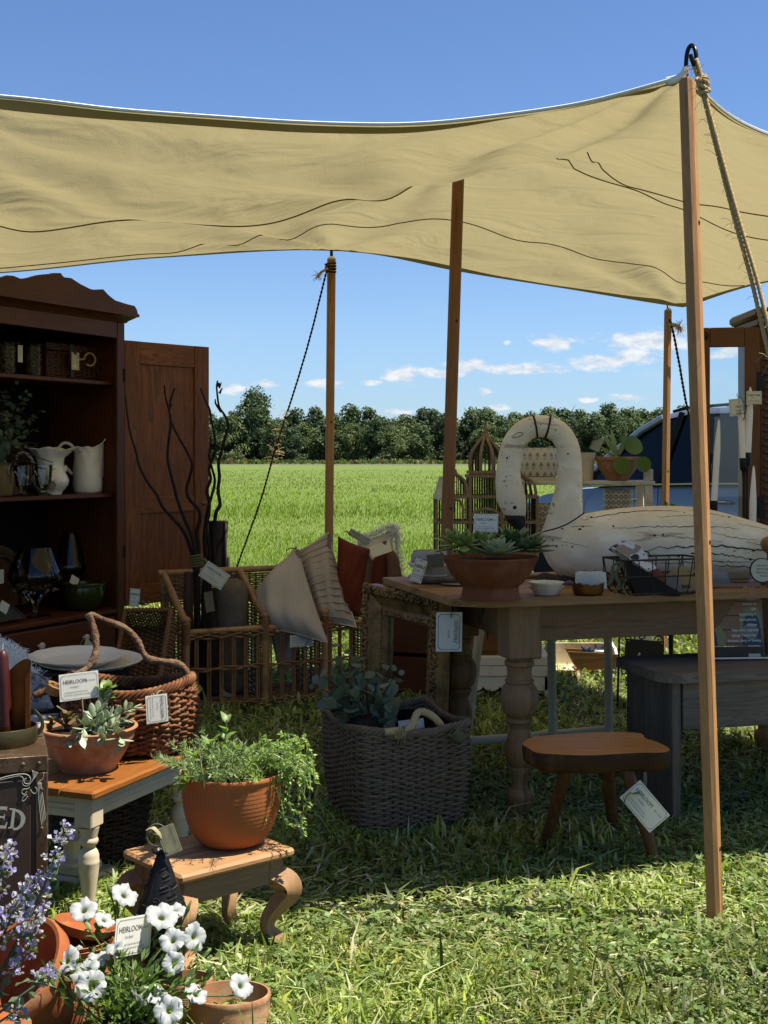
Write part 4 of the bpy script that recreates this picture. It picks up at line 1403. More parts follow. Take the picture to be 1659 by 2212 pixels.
stems = []
for tx, ty, bb in ((34, 815, .02), (58, 850, .05), (88, 888, -.02), (85, 925, -.03), (10, 850, .06), (20, 890, -.04), (48, 880, .08), (60, 960, -.04), (30, 930, -.06), (-10, 840, .1), (75, 900, .1), (40, 905, 0)):
 e = A_loc(tx, ty, b + bb)
 e = AM @ e
 mid = (base + e) / 2 + Vector((-.02, 0, .04))
 stems.append([base + Vector((0, 0, -.10)), base, mid, e])
euc_plant('eucalyptus_bunch', 'bunch of silver green eucalyptus at the left of the middle armoire shelf', base, stems, seed=5)
vz = thing('vase', 'ochre stoneware pot holding the eucalyptus bunch in the armoire', 'vase', A_world(-10, .11, SH2 + .001))
MB().lathe(smoothprof([(0, 0), (.07, 0), (.085, .05), (.088, .11), (.075, .15), (.08, .165)], 4) + [(.072, .165), (.07, .12), (0, .1)], 28).build('body', CLAYP, vz)
bk = thing('wooden_block', 'squared pale wooden block standing behind the glass mugs', 'block', M=AM @ TR(A_s(28, .16), .16, SH2 + .001))
MB().box((0, 0, .07), (.075, .06, .14), .008).build('block', wood('pale_block', (0.27, 0.2, 0.1), (0.17, 0.12, 0.06), 'Z'), bk)
# dry twigs under the eucalyptus
dt = thing('dry_twigs', 'sprawl of dry brown twigs below the eucalyptus leaves', 'twigs', A_world(20, .12, SH2 + .17))
rr = np.random.default_rng(4)
tb = MB()
for i in range(30):
 a = rr.uniform(-.7, .5)
 L = rr.uniform(.1, .24)
 p0 = np.array([rr.uniform(-.06, .02), rr.uniform(-.04, .04), rr.uniform(-.03, .06)])
 d = np.array([cos(a), rr.uniform(-.4, .2), sin(a) * .8])
 d = np.array(AU) * d[0] + np.array(AV) * d[1] + np.array([0, 0, d[2]])
 tb.tube([p0, p0 + d * L * .5 + np.array([0, 0, .015]), p0 + d * L], .0022, 5)
tb.build('twigs', TWIG, dt)['kind'] = 'stuff'
# ---------------------------------------------------------------- lower bay, on the counter
GOLD = plain('tarnished_gilt', (0.20, 0.125, 0.055), (0.10, 0.062, 0.03), 30, 0.45, 0.5, 80, Metallic=0.35)
b = .34
s = mpx(10, b)
of = thing('gilt_frame', 'oval topped dark gilt picture frame leaning at the back of the lower bay', 'picture frame', M=AM @ TR(A_s(8, b), b, BT + .01) @ Matrix.Rotation(-.12, 4, 'X'))
RX, RZ_, CZ = .155, .17, .155
arch = [(RX * cos(a), 0, CZ + RZ_ * sin(a)) for a in np.linspace(0, pi, 26)]
path = [(RX, 0, 0.03)] + arch + [(-RX, 0, .03)]
MB().tube(path, .026, 8, flat=.6).build('moulding', GOLD, of)
MB().tube([(x * .83, -.012, z * .90 + .0) for x, y, z in path], .008, 6).build('inner_lip', GOLD, of)
MB().prism([(x * .84, z * .92) for x, y, z in path], .0, .006).build('panel', plain('brown_board', (0.17, 0.075, 0.025), (0.13, 0.055, 0.02), 20, 0.7), of)
rr = np.random.default_rng(8)
for i in range(11):
 a = pi * (.15 + .07 * i)
 MB().ball((RX * cos(a), -.018, CZ + RZ_ * sin(a)), (.013, .008, .011), 8, 5).build('carved_rosette', GOLD, of)
price_tag(A_world(3, .20, BT + .215), AU, zr - AU * .2, .035, .07, 'blank', 'pale tag hanging over the oval gilt frame at the left edge')
b = .13
s = mpx(76, b)
gb = thing('glass_goblet', 'huge clear glass goblet with a twig nest and white pebbles in it', 'goblet', A_world(76, b, BT + .001))
R, H = 58 * s, 150 * s
prof = smoothprof([(.075, 0), (.07, .006), (.016, .018), (.013, .05), (.03, .075), (R * .75, H * .42), (R * .98, H * .55), (R * .95, H * .68), (R * .72, H * .9), (R * .63, H)], 4)
MB().lathe(prof, 40).build('glass', GLASS, gb)
MB().tube([(R * .63 * cos(a), R * .63 * sin(a), H) for a in np.linspace(0, 2 * pi, 40)[:-1]], .0018, 5, closed=True).build('rim', GLASS, gb)
tb = MB()
rr = np.random.default_rng(9)
for i in range(150):
 a0 = rr.uniform(0, 6.28)
 r_ = R * rr.uniform(.4, .88)
 z = H * rr.uniform(.47, .60)
 da = rr.uniform(.3, 1.1)
 tb.tube([(r_ * cos(a0 + da * q), r_ * sin(a0 + da * q), z + rr.uniform(-.008, .008)) for q in (0, .33, .66, 1)], .0016, 4)
for i in range(8):
 a0 = rr.uniform(0, 6.28)
 tb.tube([(R * .5 * cos(a0), R * .5 * sin(a0), H * .55), (R * .8 * cos(a0 + .3), R * .8 * sin(a0 + .3), H * .72)], .0013, 4)
tb.build('twig_nest', TWIG, gb)['kind'] = 'stuff'
sb = MB()
def pb(rr):
 a = rr.uniform(0, 6.28)
 q = rr.uniform(.35, .8)
 return (R * q * cos(a), R * q * sin(a), H * rr.uniform(.36, .46))
stones(sb, pb, 80, .006, .011, 3)
sb.build('pebbles', plain('white_pebbles', (0.5, 0.47, 0.4), (0.34, 0.3, 0.25), 50, 0.6, 0.1), gb)['kind'] = 'stuff'
b = .25
s = mpx(152, b)
gv = thing('glass_vase', 'small tapered clear glass vase behind the green bowl', 'vase', A_world(152, b, BT + .001))
H = 160 * s
k_ = 24 * s
MB().lathe(smoothprof([(k_, 0), (k_ * .9, .008), (k_ * .3, H * .18), (k_ * .4, H * .3), (k_ * 1.35, H * .5), (k_ * 1.2, H * .66), (k_ * .62, H)], 4), 28).build('glass', GLASS, gv)
MB().tube([(k_ * .62 * cos(a), k_ * .62 * sin(a), H) for a in np.linspace(0, 2 * pi, 30)[:-1]], .0016, 5, closed=True).build('rim', GLASS, gv)
MB().lathe([(0, H * .48), (k_ * 1.26, H * .49), (k_ * 1.26, H * .51), (0, H * .51)], 24).build('dark_base', INNER, gv)
b = .12
s = mpx(181, b)
gbw = thing('green_bowl', 'glossy olive green ceramic bowl at the right end of the armoire counter', 'bowl', A_world(181, b, BT + .001))
OL = plain('olive_glaze', (0.075, 0.095, 0.018), (0.04, 0.055, 0.01), 10, 0.12, 0.05, 20)
R, H = 48 * s, 58 * s
MB().lathe(smoothprof([(0, 0), (R * .55, 0), (R * .75, H * .12), (R * .95, H * .5), (R * .96, H * .82), (R * .94, H * .88)], 4) + [(R * 1.0, H * .9), (R * 1.0, H * .97), (R * .96, H), (R * .9, H * .97), (R * .85, H * .5), (0, H * .1)], 40).build('bowl', OL, gbw)
price_tag(A_world(161, .10, BT + .162), AU + zr * .5 * -1, zr + AU * .6, .065, .045, 'blank', 'cream tag lying over the green bowl on the armoire counter')
price_tag(A_world(9, .02, BT + .09), AU - zr * .55, zr + AU * .5, .06, .05, 'blank', 'cream tag hanging low by the small dark picture in the armoire')
b = .05
sf = thing('picture', 'small dark landscape picture in a thin gilt frame lying at the left of the counter', 'picture', M=AM @ TR(A_s(22, b), b, BT + .012) @ Matrix.Rotation(-1.0, 4, 'X'))
MB().box((0, 0, .07), (.20, .006, .13)).build('canvas', plain('dark_painting', (0.03, 0.045, 0.07), (0.09, 0.11, 0.15), 9, 0.4, 0.1), sf)
for c_, z_ in (((0, -.004, .003), (.21, .012, .008)), ((0, -.004, .137), (.21, .012, .008)), ((.105, -.004, .07), (.008, .012, .142)), ((-.105, -.004, .07), (.008, .012, .142))):
 MB().box(c_, z_, .002).build('frame_bar', GOLD, sf)
# tag and ribbon on the drawer knob
q = A_world(181, -.07, .36)
price_tag(q + AU * .035 + Vector((0, 0, -.03)) - AV * .01, AU - zr * .75, zr + AU * .6, .085, .036, 'blank', 'cream tag tied to the white knob of the armoire drawer',
          [[q + Vector((0, 0, .01)), q + AU * -.03 + Vector((0, 0, -.02)), q + AU * -.05 + Vector((0, 0, -.06)), q + AU * -.05 + Vector((0, 0, -.10))], [q + Vector((0, 0, .01)), q + AU * .03 + Vector((0, 0, 0))]])
# ================================================================ wicker display rack with cushions and branches
WICK = plain('willow_wicker', (0.50, 0.29, 0.145), (0.28, 0.155, 0.075), 50, 0.5, 0.3, 200)
CANE = plain('cane_pole', (0.74, 0.46, 0.24), (0.54, 0.31, 0.15), 14, 0.4, 0.15, 60, stretch=(1, 1, 1), dirt=(0.20, 0.09, 0.035))
RU = Vector((.885, .466, 0)).normalized()
RV = Vector((-RU.y, RU.x, 0))
R0 = Vector((W(402, 985, 6.56).x, 6.56, 0))
RM = frame(R0, RU, RV, Vector((0, 0, 1)))
rack = thing('wicker_rack', 'long open wicker display rack on the grass holding cushions and dark branches', 'wicker rack', M=RM)
LEN, RD, FH, BH = 1.12, .36, .405, .675
DIV = (0.0, .43, .775, LEN)
def cane(name, a, b, r=.0145, mat=None):
 a, b = np.array(a, float), np.array(b, float)
 L = np.linalg.norm(b - a)
 n = max(4, int(L / .05))
 rad = [r * (1 + (.10 if abs(((i / n * L) % .17) - .0) < .026 else 0)) for i in range(n + 1)]
 return MB().tube([a + (b - a) * i / n for i in range(n + 1)], rad, 10).build(name, mat or CANE, rack)
for x in DIV:
 last = x == LEN
 cane('post', (x, 0, 0), (x, 0, FH + .055), .019)
 cane('post', (x, RD, 0), (x, RD, BH), .017)
 # sloping cane arm from the back rail to the front post, bound with split cane
 cane('arm', (x, RD, BH), (x, .02, FH + .06), .0175)
 wrap(rack, (x, 0, FH - .06), (x, 0, FH + .045), .0205, 13, .0042, WICK)
 MB().ball((x, 0.003, FH + .062), (.026, .022, .022), 14, 8).build('cap', CANE, rack)
 tp = lambda u: (FH + .04 + (BH - FH - .05) * u) / BH
 weave_panel(rack, (x, .012, 0.03), (0, 1, 0), (0, 0, 1), RD - .02, BH - .03, 40, 6, .0052, .006, WICK, top=tp, seed=int(x * 100) + 1)
for i in range(3):
 x0, x1 = DIV[i], DIV[i + 1]
 cane('front_rail', (x0 + .01, 0, FH), (x1 - .01, 0, FH), .0155)
cane('back_rail', (-.03, RD, BH + .004), (LEN + .03, RD, BH + .004), .0165)
# back wall, woven for its upper part
for i in range(3):
 x0, x1 = DIV[i], DIV[i + 1]
 weave_panel(rack, (x0 + .02, RD, BH - .17), (1, 0, 0), (0, 0, 1), x1 - x0 - .04, .155, 13, 8, .0052, .006, WICK, seed=40 + i)
 n_ = int((x1 - x0) / .075)
 for q in range(1, n_):
  xx = x0 + (x1 - x0) * q / n_
  MB().tube([(xx, RD, 0), (xx, RD, BH - .16)], .0062, 6).build('back_rod', WICK, rack)
# front: bands of paired canes and upright rods
for z, nb in ((FH - .026, 4), (.205, 2), (.018, 3)):
 for q in range(nb):
  pts = [(x, -.004 + .010 * sin(x * 72 + q * pi), z - .010 * (q - nb / 2) + .004 * sin(x * 36 + q * 2)) for x in np.linspace(-.015, LEN + .015, 100)]
  MB().tube(pts, .0062, 6).build('front_band', WICK, rack, angle=180)
nr = 15
for i in range(nr + 1):
 x = .055 + (LEN - .11) * i / nr
 for dx in (-.0055, .0055):
  MB().tube([(x + dx, 0, 0), (x + dx * 1.3, .002, .2), (x + dx, 0, FH - .01)], .0056, 6).build('front_rod', WICK, rack)
# bottom woven floor
for j in range(7):
 MB().tube([(x, .03 + j * .05, .03 + .004 * sin(x * 60 + j * pi)) for x in np.linspace(0, LEN, 50)], .010, 6, flat=.6).build('floor_rod', WICK, rack)
# ---- dark curly branches tied in the left compartment
BR = plain('dark_branch', (0.030, 0.019, 0.014), (0.016, 0.011, 0.009), 40, 0.6, 0.4, 120)
RIb = rack.matrix_basis
bz = thing('branches', 'bundle of tall curly dark willow branches standing in the left of the wicker rack', 'branches', W(428, 1400, 6.74))
BT_ = Matrix.Translation(-Vector(W(428, 1400, 6.74)))
BRS = [
 (6.70, [(430, 1510), (424, 1300), (420, 1215), (413, 1190), (398, 1150), (372, 1118), (352, 1096), (338, 1068), (318, 1040), (300, 1004), (294, 976), (282, 938), (276, 900), (270, 851)]),
 (6.68, [(428, 1510), (426, 1300), (424, 1210), (421, 1186), (411, 1150), (394, 1110), (382, 1075), (376, 1050), (368, 1020), (362, 986), (365, 948), (369, 914), (365, 885), (358, 860), (355, 832)]),
 (6.69, [(432, 1510), (428, 1300), (427, 1210), (429, 1180), (425, 1150), (432, 1120), (428, 1100), (408, 1076), (403, 1055), (410, 1030), (415, 1004), (407, 982), (392, 955), (376, 925), (367, 898), (368, 866), (378, 838)]),
 (6.74, [(436, 1510), (440, 1290), (445, 1235), (444, 1200), (442, 1150), (450, 1115), (452, 1085), (447, 1060), (455, 1035), (452, 1010), (465, 975), (463, 940), (456, 905), (452, 882), (442, 862), (433, 838)]),
 (6.76, [(440, 1510), (450, 1290), (462, 1215), (461, 1165), (466, 1110), (475, 1090), (471, 1060), (474, 1030), (472, 1000), (480, 970), (486, 945), (493, 920), (487, 900), (474, 880), (470, 858), (468, 835), (470, 822)]),
 (6.75, [(438, 1510), (444, 1300), (452, 1230), (452, 1180), (445, 1140), (447, 1110), (456, 1075), (464, 1040), (458, 1012), (452, 985), (456, 960), (454, 942)]),
]
for d, pts in BRS:
 P = spline([W(x, y, d) for x, y in pts], 5)
 n = len(P)
 MB().tube(P, np.linspace(.0125, .0042, n), 7, M=BT_).build('branch', BR, bz, angle=180)
for (d, pts) in ((6.68, [(368, 866), (372, 852), (376, 840)]), (6.76, [(468, 835), (473, 828), (474, 838), (478, 826)]), (6.76, [(478, 890), (466, 872), (465, 862)]), (6.76, [(474, 850), (480, 838)]), (6.7, [(365, 885), (372, 872)])):
 P = spline([W(x, y, d) for x, y in pts], 4)
 MB().tube(P, np.linspace(.007, .003, len(P)), 6, M=BT_).build('twig', BR, bz)
tg = W(432, 1212, 6.63)
wrap(bz, BT_ @ W(427, 1225, 6.7), BT_ @ W(424, 1198, 6.7), .032, 5, .006, RIBBON, 'ribbon')
price_tag(W(463, 1243, 6.55), (W(492, 1262, 6.55) - W(447, 1232, 6.55)), (W(455, 1220, 6.55) - W(437, 1262, 6.55)), .135, .09, 'def', 'cream price tag tied with sage ribbon to the dark branches',
          [[W(425, 1210, 6.63), W(412, 1225, 6.6), W(410, 1238, 6.6), W(422, 1232, 6.6), W(432, 1220, 6.6), W(446, 1216, 6.57)], [W(428, 1212, 6.63), W(440, 1206, 6.6), W(447, 1214, 6.58)]])
# grey felted bolster, stick and slips in the left compartment
FELT = plain('grey_fleece', (0.34, 0.31, 0.28), (0.19, 0.17, 0.155), 22, 0.95, 0.8, 160, dirt=(0.34, 0.31, 0.27), bd=.01)
fl = thing('bolster', 'rolled grey fleece bolster standing upright in the left of the wicker rack', 'bolster', W(503, 1490, 6.86))
Hf = .58
MB().lathe(smoothprof([(0, 0), (.07, 0), (.078, .1), (.072, .25), (.08, .38), (.085, .50), (.068, .56), (.03, .585), (0, .59)], 4), 24,
           fn=lambda r, z, a, i: r * (1 + .06 * sin(3 * a + z * 9) + .04 * sin(7 * a - z * 14))).build('bolster', FELT, fl, angle=180)
f2 = thing('bolster', 'dark grey fleece roll leaning behind the other, in the rack below the tag', 'bolster', W(464, 1495, 6.86))
MB().tube([(0, 0, 0), (-.01, .02, .25), (.01, .03, .45), (.0, .04, .55)], [.06, .065, .06, .04], 14).build('bolster', plain('dark_fleece', (0.10, 0.09, 0.085), (0.06, 0.055, 0.05), 30, 0.95, 0.8, 160), f2)
ck = thing('walking_stick', 'knotty brown wooden stick standing at the left end of the rack', 'stick', W(407, 1528, 6.72))
MB().tube([(0, 0, 0), (.005, 0, .25), (-.005, .02, .5), (.0, .03, .70)], [.02, .024, .027, .025], 10).build('stick', wood('stick_wood', (0.20, 0.10, 0.05), (0.10, 0.05, 0.025), 'Z', 3), ck)
sl_ = thing('price_slip', 'striped pale slip tucked into the rack beside the fleece bolster', 'slip', M=frame(W(452, 1300, 6.6), RU, Vector((0, 0, 1)) - RU * .3, -RV))
MB().box((0, 0, 0), (.05, .10, .002)).build('slip', GTAG, sl_)
ll = thing('paper_slip', 'white paper slip on the ground inside the wicker rack', 'paper', W(492, 1505, 6.80))
MB().box((0, 0, .025), (.07, .003, .05)).build('paper', CARD, ll)
# black folding chair back behind the rack
bc = thing('folding_chair', 'black folding camp chair standing behind the wicker rack beside the open door', 'chair', Vector((W(462, 1130, 7.75).x, 7.75, 0)))
BLK = plain('black_canvas', (0.012, 0.012, 0.014), (0.02, 0.02, 0.022), 30, 0.9, 0.2, 200)
MB().grid(lambda u, v: ((u - .5) * .155 + .015 * (v - .5), -.02 * sin(pi * u), .55 + .36 * v), 6, 6).build('backrest', BLK, bc)
MB().box((0, .0, .73), (.155, .022, .37), .02).build('back_pad', BLK, bc)
MB().box((.075, -.07, .565), (.12, .10, .09), .02).build('arm_pouch', plain('grey_pouch', (0.05, 0.055, 0.065), (0.03, 0.03, 0.04), 30, 0.8, .2), bc)
for a, b_ in (((-.07, .02, 0), (-.07, 0, .9)), ((.07, .02, 0), (.07, 0, .9)), ((.095, -.06, .0), (.095, -.06, .70)), ((-.09, -.3, 0), (.07, 0, .5)), ((.09, -.3, 0), (-.07, 0, .5))):
 MB().tube([a, b_], .010, 8).build('leg', plain_cached('grey_metal', (0.25, 0.26, 0.28), (0.2, 0.2, 0.22)), bc)
MB().box((0, -.14, .46), (.2, .26, .012), .004).build('seat', BLK, bc)
# ---- cushions
LIN = plain('grey_linen', (0.53, 0.47, 0.42), (0.46, 0.41, 0.36), 8, 0.95, 0.35, 420, keep=True)
LIN2 = plain('grey_linen_pleated', (0.44, 0.385, 0.33), (0.38, 0.33, 0.285), 8, 0.95, 0.35, 420, keep=True)
CREAM = plain('cream_linen', (0.66, 0.62, 0.55), (0.60, 0.56, 0.5), 30, 0.95, 0.3, 300, keep=True)
RUST = plain('rust_velvet', (0.26, 0.055, 0.022), (0.17, 0.034, 0.014), 8, 0.8, 0.2, 200)
TAUPE = plain('taupe_linen', (0.26, 0.165, 0.125), (0.20, 0.125, 0.095), 12, 0.95, 0.4, 300)
cushion('plain grey linen cushion leaning out over the front rail of the wicker rack', [W(548, 1282, 6.95), W(572, 1354, 6.80), W(707, 1389, 6.76), W(640, 1180, 7.0)], .105, [LIN, LIN], seed=1, pinch=.04, piping=LIN)
cushion('grey pleated cushion with a white printed back, propped beside the plain one', [W(622, 1200, 7.14), W(688, 1346, 6.93), W(770, 1356, 6.95), W(708, 1150, 7.22)], .075, [LIN2, CREAM], seed=2, pinch=.05, pleats=0, piping=CREAM)
# pleats of that cushion as sewn ridges
pl = [o for o in bpy.data.objects if o.name.startswith('cushion') and 'pleated' in o.get('label', '')][0]
PT = Matrix.Translation(-pl.location)
fp = pillow_geo([W(622, 1200, 7.14), W(688, 1346, 6.93), W(770, 1356, 6.95), W(708, 1150, 7.22)], .075, pinch=.05, seed=2)
for q in range(12):
 # ridges run from the left edge to the right edge
 u = .05 + .9 * q / 11
 MB().tube([np.array(fp(u, .03 + .94 * v / 20, 1)) + np.array([0, -.002, 0]) for v in range(21)], .0045, 6, M=PT).build('pleat', LIN2, pl)
cushion('rust red cushion with a taupe side, nearer the grey pleated cushion', [W(730, 1158, 7.2), W(722, 1335, 7.05), W(778, 1332, 7.0), W(800, 1186, 7.16)], .10, [RUST, TAUPE, RUST], seed=3, pinch=.04)
cushion('taupe backed face of the rust cushion', [W(786, 1182, 7.01), W(776, 1330, 6.8), W(786, 1328, 6.86), W(806, 1200, 7.08)], .03, [TAUPE, TAUPE], seed=6, pinch=.02) if False else None
tp_ = [o for o in bpy.data.objects if o.get('label', '').startswith('rust red cushion with a taupe')][0]
TT = Matrix.Translation(-tp_.location)
f_ = pillow_geo([W(789, 1180, 7.15), W(772, 1328, 7.0), W(790, 1326, 7.04), W(806, 1215, 7.18)], .02, pinch=.02, seed=6)
MB().grid(lambda u, v: f_(u, v, 1), 12, 12, M=TT).build('side_panel', TAUPE, tp_, angle=180)
c2 = cushion('rust red cushion with a taupe side, farther right beside the table corner', [W(812, 1222, 7.3), W(775, 1330, 7.12), W(850, 1335, 7.18), W(840, 1178, 7.35)], .10, [RUST, TAUPE, RUST], seed=4, pinch=.05)
T2 = Matrix.Translation(-c2.location)
f_ = pillow_geo([W(836, 1180, 7.28), W(838, 1260, 7.18), W(872, 1262, 7.2), W(852, 1190, 7.3)], .03, pinch=.02, seed=9)
MB().grid(lambda u, v: f_(u, v, 1), 12, 12, M=T2).build('side_panel', TAUPE, c2, angle=180)
c3 = cushion('white fringed cushion standing behind the two rust red ones', [W(772, 1170, 7.42), W(780, 1320, 7.34), W(858, 1300, 7.40), W(848, 1142, 7.46)], .05, [CREAM, CREAM], seed=5, pinch=.06)
FR = plain('white_fringe', (0.9, 0.92, 0.94), (0.85, 0.88, 0.92), 60, 0.9, 0, keep=True)
T3 = Matrix.Translation(-c3.location)
fuzz(inv(spline([W(775, 1172, 7.41), W(800, 1158, 7.43), W(848, 1140, 7.45), W(856, 1170, 7.44), W(860, 1230, 7.43), W(862, 1270, 7.4)], 8), T3), 1100, .055, .0014, FR, 'fringe', c3, 11)['kind'] = 'stuff'
cushion('grey cushion sagging inside the middle of the wicker rack', [W(580, 1365, 6.95), W(604, 1470, 6.93), W(636, 1440, 6.97), W(656, 1350, 7.0)], .04, [LIN, LIN], seed=8)
gm = plain('grey_slip', (0.34, 0.34, 0.32), (0.3, 0.3, 0.28), 30, 0.8, 0.1)
price_tag(W(645, 1196, 6.88), W(650, 1212, 6.55) - W(636, 1190, 6.6), W(660, 1190, 6.6) - W(640, 1200, 6.6), .055, .028, 'blank', 'grey tag pinned to the top corner of the plain grey cushion', [[W(640, 1186, 6.9), W(628, 1184, 6.9), W(618, 1190, 6.9)]], mat=gm)
price_tag(W(711, 1172, 7.14), Vector((1, .2, 0)), Vector((.05, 0, 1)), .02, .095, 'blank', 'narrow grey tag hanging from the top of the pleated cushion', mat=gm)
price_tag(W(776, 1160, 7.05), W(800, 1172, 6.9) - W(760, 1150, 6.9), W(782, 1150, 6.9) - W(772, 1170, 6.95), .125, .055, 'def', 'cream tag on top of the nearer rust red cushion', [[W(758, 1155, 6.9), W(748, 1148, 6.9), W(742, 1150, 6.92)]])
price_tag(W(822, 1186, 7.1), W(840, 1178, 6.95) - W(800, 1192, 6.95), W(828, 1170, 6.98) - W(815, 1200, 6.92), .115, .085, 'blank', 'blank cream tag on the farther rust red cushion', [[W(834, 1176, 6.93), W(828, 1172, 6.92), W(836, 1170, 6.92)]])
# small printed sign hung on the front rail
ps = price_tag(W(651, 1384, 6.80), RU, Vector((0, 0, 1)), .13, .062, 'blank', 'small white printed sign hung on the front rail of the rack below the grey cushion', None, WCARD, cat='sign', name='sign')
lt = MB()
for i, tx in enumerate(('PLEASE DON\'T FORGET', 'THE PRODUCTS WE', 'HAVE WOULD BE', 'LIKE A GIFT')):
 put_text(lt, tx, -.056, .018 - .013 * i, .0009, .0065, sx=.85)
lt.tube([(.018, -.024, .001), (.05, .016, .001), (.055, -.02, .001), (.018, -.024, .001), (.046, -.004, .001)], .0012, 4)
lt.build('lettering', INK, ps, smooth=False)
# ---------------------------------------------------------------- narrow basket propped against the armoire
NB = plain('honey_wicker', (0.34, 0.17, 0.06), (0.19, 0.088, 0.03), 50, 0.5, 0.3, 200)
bx = (W(350, 1320, 6.25) - W(258, 1300, 6.25))
up = (W(268, 1305, 6.3) - W(240, 1460, 6.05)).normalized()
rt = Vector((.80, -.25, -.22)).normalized()
rt = (rt - up * rt.dot(up)).normalized()
nb2 = thing('tray_basket', 'deep rectangular honey wicker basket propped on end against the armoire', 'basket', M=frame(W(243, 1475, 6.1), rt, -rt.cross(up).normalized() * -1, up))
nbM = nb2.matrix_basis.copy()
# local: x across, y back, z up along its length
bw, bd, bl = .225, .15, .40
fy = rt.cross(up)
nb2.matrix_basis = frame(W(243, 1475, 6.1), rt, -fy if fy.y < 0 else fy, up)
for (P0, U, V, lu, lv, rws, stk) in (((0, bd, 0), (1, 0, 0), (0, 0, 1), bw, bl, 34, 8), ((0, 0, 0), (0, 1, 0), (0, 0, 1), bd, bl, 34, 6), ((bw, 0, 0), (0, 1, 0), (0, 0, 1), bd, bl, 34, 6),
                                     ((0, 0, bl), (1, 0, 0), (0, 1, 0), bw, bd, 12, 8), ((0, 0, 0), (1, 0, 0), (0, 1, 0), bw, bd, 12, 8)):
 weave_panel(nb2, P0, U, V, lu, lv, rws, stk, .0048, .005, NB, seed=int(lu * 1000))
for a, b_ in (((0, 0, 0), (bw, 0, 0)), ((bw, 0, 0), (bw, 0, bl)), ((bw, 0, bl), (0, 0, bl)), ((0, 0, bl), (0, 0, 0))):
 braid([a, (np.array(a) + np.array(b_)) / 2, b_], .013, .05, NB, 'rim', nb2)
MB().box((bw / 2, bd + .006, bl / 2), (bw - .01, .004, bl - .01)).build('liner', INNER, nb2)
price_tag(W(291, 1291, 6.2), Vector((1, -.3, -.05)), Vector((.13, 0, 1)), .052, .085, 'def', 'cream tag standing on the rim of the propped wicker basket', [[W(300, 1304, 6.18), W(306, 1298, 6.17), W(313, 1302, 6.16), W(303, 1306, 6.16), W(318, 1306, 6.15), W(321, 1298, 6.16), W(312, 1298, 6.17)]], rmat=RIBBON)
# ================================================================ farm table and what stands on and by it
TA = 17.0
TU = Vector((cos(radians(TA)), sin(radians(TA)), 0))
TV = Vector((-TU.y, TU.x, 0))
F0 = Vector((.262, 4.47, 0))
TM = frame(F0, TU, TV, Vector((0, 0, 1)))
TZ = .80
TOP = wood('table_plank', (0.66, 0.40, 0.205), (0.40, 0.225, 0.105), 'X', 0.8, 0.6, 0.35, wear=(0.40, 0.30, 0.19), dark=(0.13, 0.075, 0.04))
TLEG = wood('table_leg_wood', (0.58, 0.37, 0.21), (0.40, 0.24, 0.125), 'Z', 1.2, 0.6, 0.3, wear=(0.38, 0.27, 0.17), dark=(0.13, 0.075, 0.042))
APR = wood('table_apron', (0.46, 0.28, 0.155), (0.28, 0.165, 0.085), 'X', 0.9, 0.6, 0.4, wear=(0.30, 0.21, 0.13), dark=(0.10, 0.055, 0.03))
tb_ = thing('farm_table', 'large weathered wooden farm table with thick turned legs', 'table', M=TM)
TL, TD = 2.0, .92
ys_ = [0, .165, .35, .54, .73, TD]
for i in range(5):
 y0, y1 = ys_[i] + .002, ys_[i + 1] - .002
 if i == 0:
  MB().prism([(.125, -.014), (.125, .014), (TL, .014), (TL, -.014)], 0, 0)
  v = [(.12, y0), (TL, y0), (TL, y1), (.0, y1), (.0, y0 + .085)]
  n_ = 5
  V = [(a, b, TZ - .028) for a, b in v] + [(a, b, TZ) for a, b in v]
  MB().add(V, [(4, 3, 2, 1, 0), (5, 6, 7, 8, 9)] + [(q, (q + 1) % 5, (q + 1) % 5 + 5, q + 5) for q in range(5)]).build('plank', TOP, tb_, angle=20)
 else:
  MB().box((TL / 2, (y0 + y1) / 2, TZ - .0145), (TL, y1 - y0, .029), .003).build('plank', TOP, tb_, angle=20)
LX, LY, BS = .285, .15, .125
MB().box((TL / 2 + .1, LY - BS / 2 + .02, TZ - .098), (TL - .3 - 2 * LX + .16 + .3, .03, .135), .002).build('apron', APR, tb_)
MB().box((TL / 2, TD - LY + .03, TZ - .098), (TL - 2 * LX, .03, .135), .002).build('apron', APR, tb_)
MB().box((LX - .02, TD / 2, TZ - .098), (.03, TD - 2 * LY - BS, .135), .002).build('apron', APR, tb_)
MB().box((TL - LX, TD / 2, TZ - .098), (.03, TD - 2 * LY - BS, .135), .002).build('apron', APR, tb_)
KL = .001675
zl = lambda yc: 1.3 - (1294 + .36 * yc - 985) * KL
rl = lambda wpx: wpx * KL / 2
lp = [(rl(40), zl(1352)), (rl(42), zl(1335)), (rl(48), zl(1300)), (rl(44), zl(1250)), (rl(52), zl(1215)), (rl(57), zl(1185)), (rl(52), zl(1155)), (rl(36), zl(1135)), (rl(33), zl(1100)), (rl(38), zl(1050)), (rl(44), zl(1032)),
      (rl(44), zl(1012)), (rl(40), zl(1005)), (rl(54), zl(980)), (rl(62), zl(920)), (rl(58), zl(860)), (rl(46), zl(800)), (rl(42), zl(775)), (rl(50), zl(745)), (rl(58), zl(735)), (rl(58), zl(715)), (rl(48), zl(710)),
      (rl(70), zl(680)), (rl(82), zl(620)), (rl(83), zl(580)), (rl(74), zl(530)), (rl(58), zl(505)), (rl(63), zl(498)), (rl(63), zl(486)), (rl(54), zl(478)), (rl(52), zl(440)), (rl(56), zl(405)), (rl(64), zl(396)), (rl(64), zl(372)), (rl(52), zl(362)), (rl(50), zl(350))]
lp[0] = (lp[0][0], 0.0)
sp = []
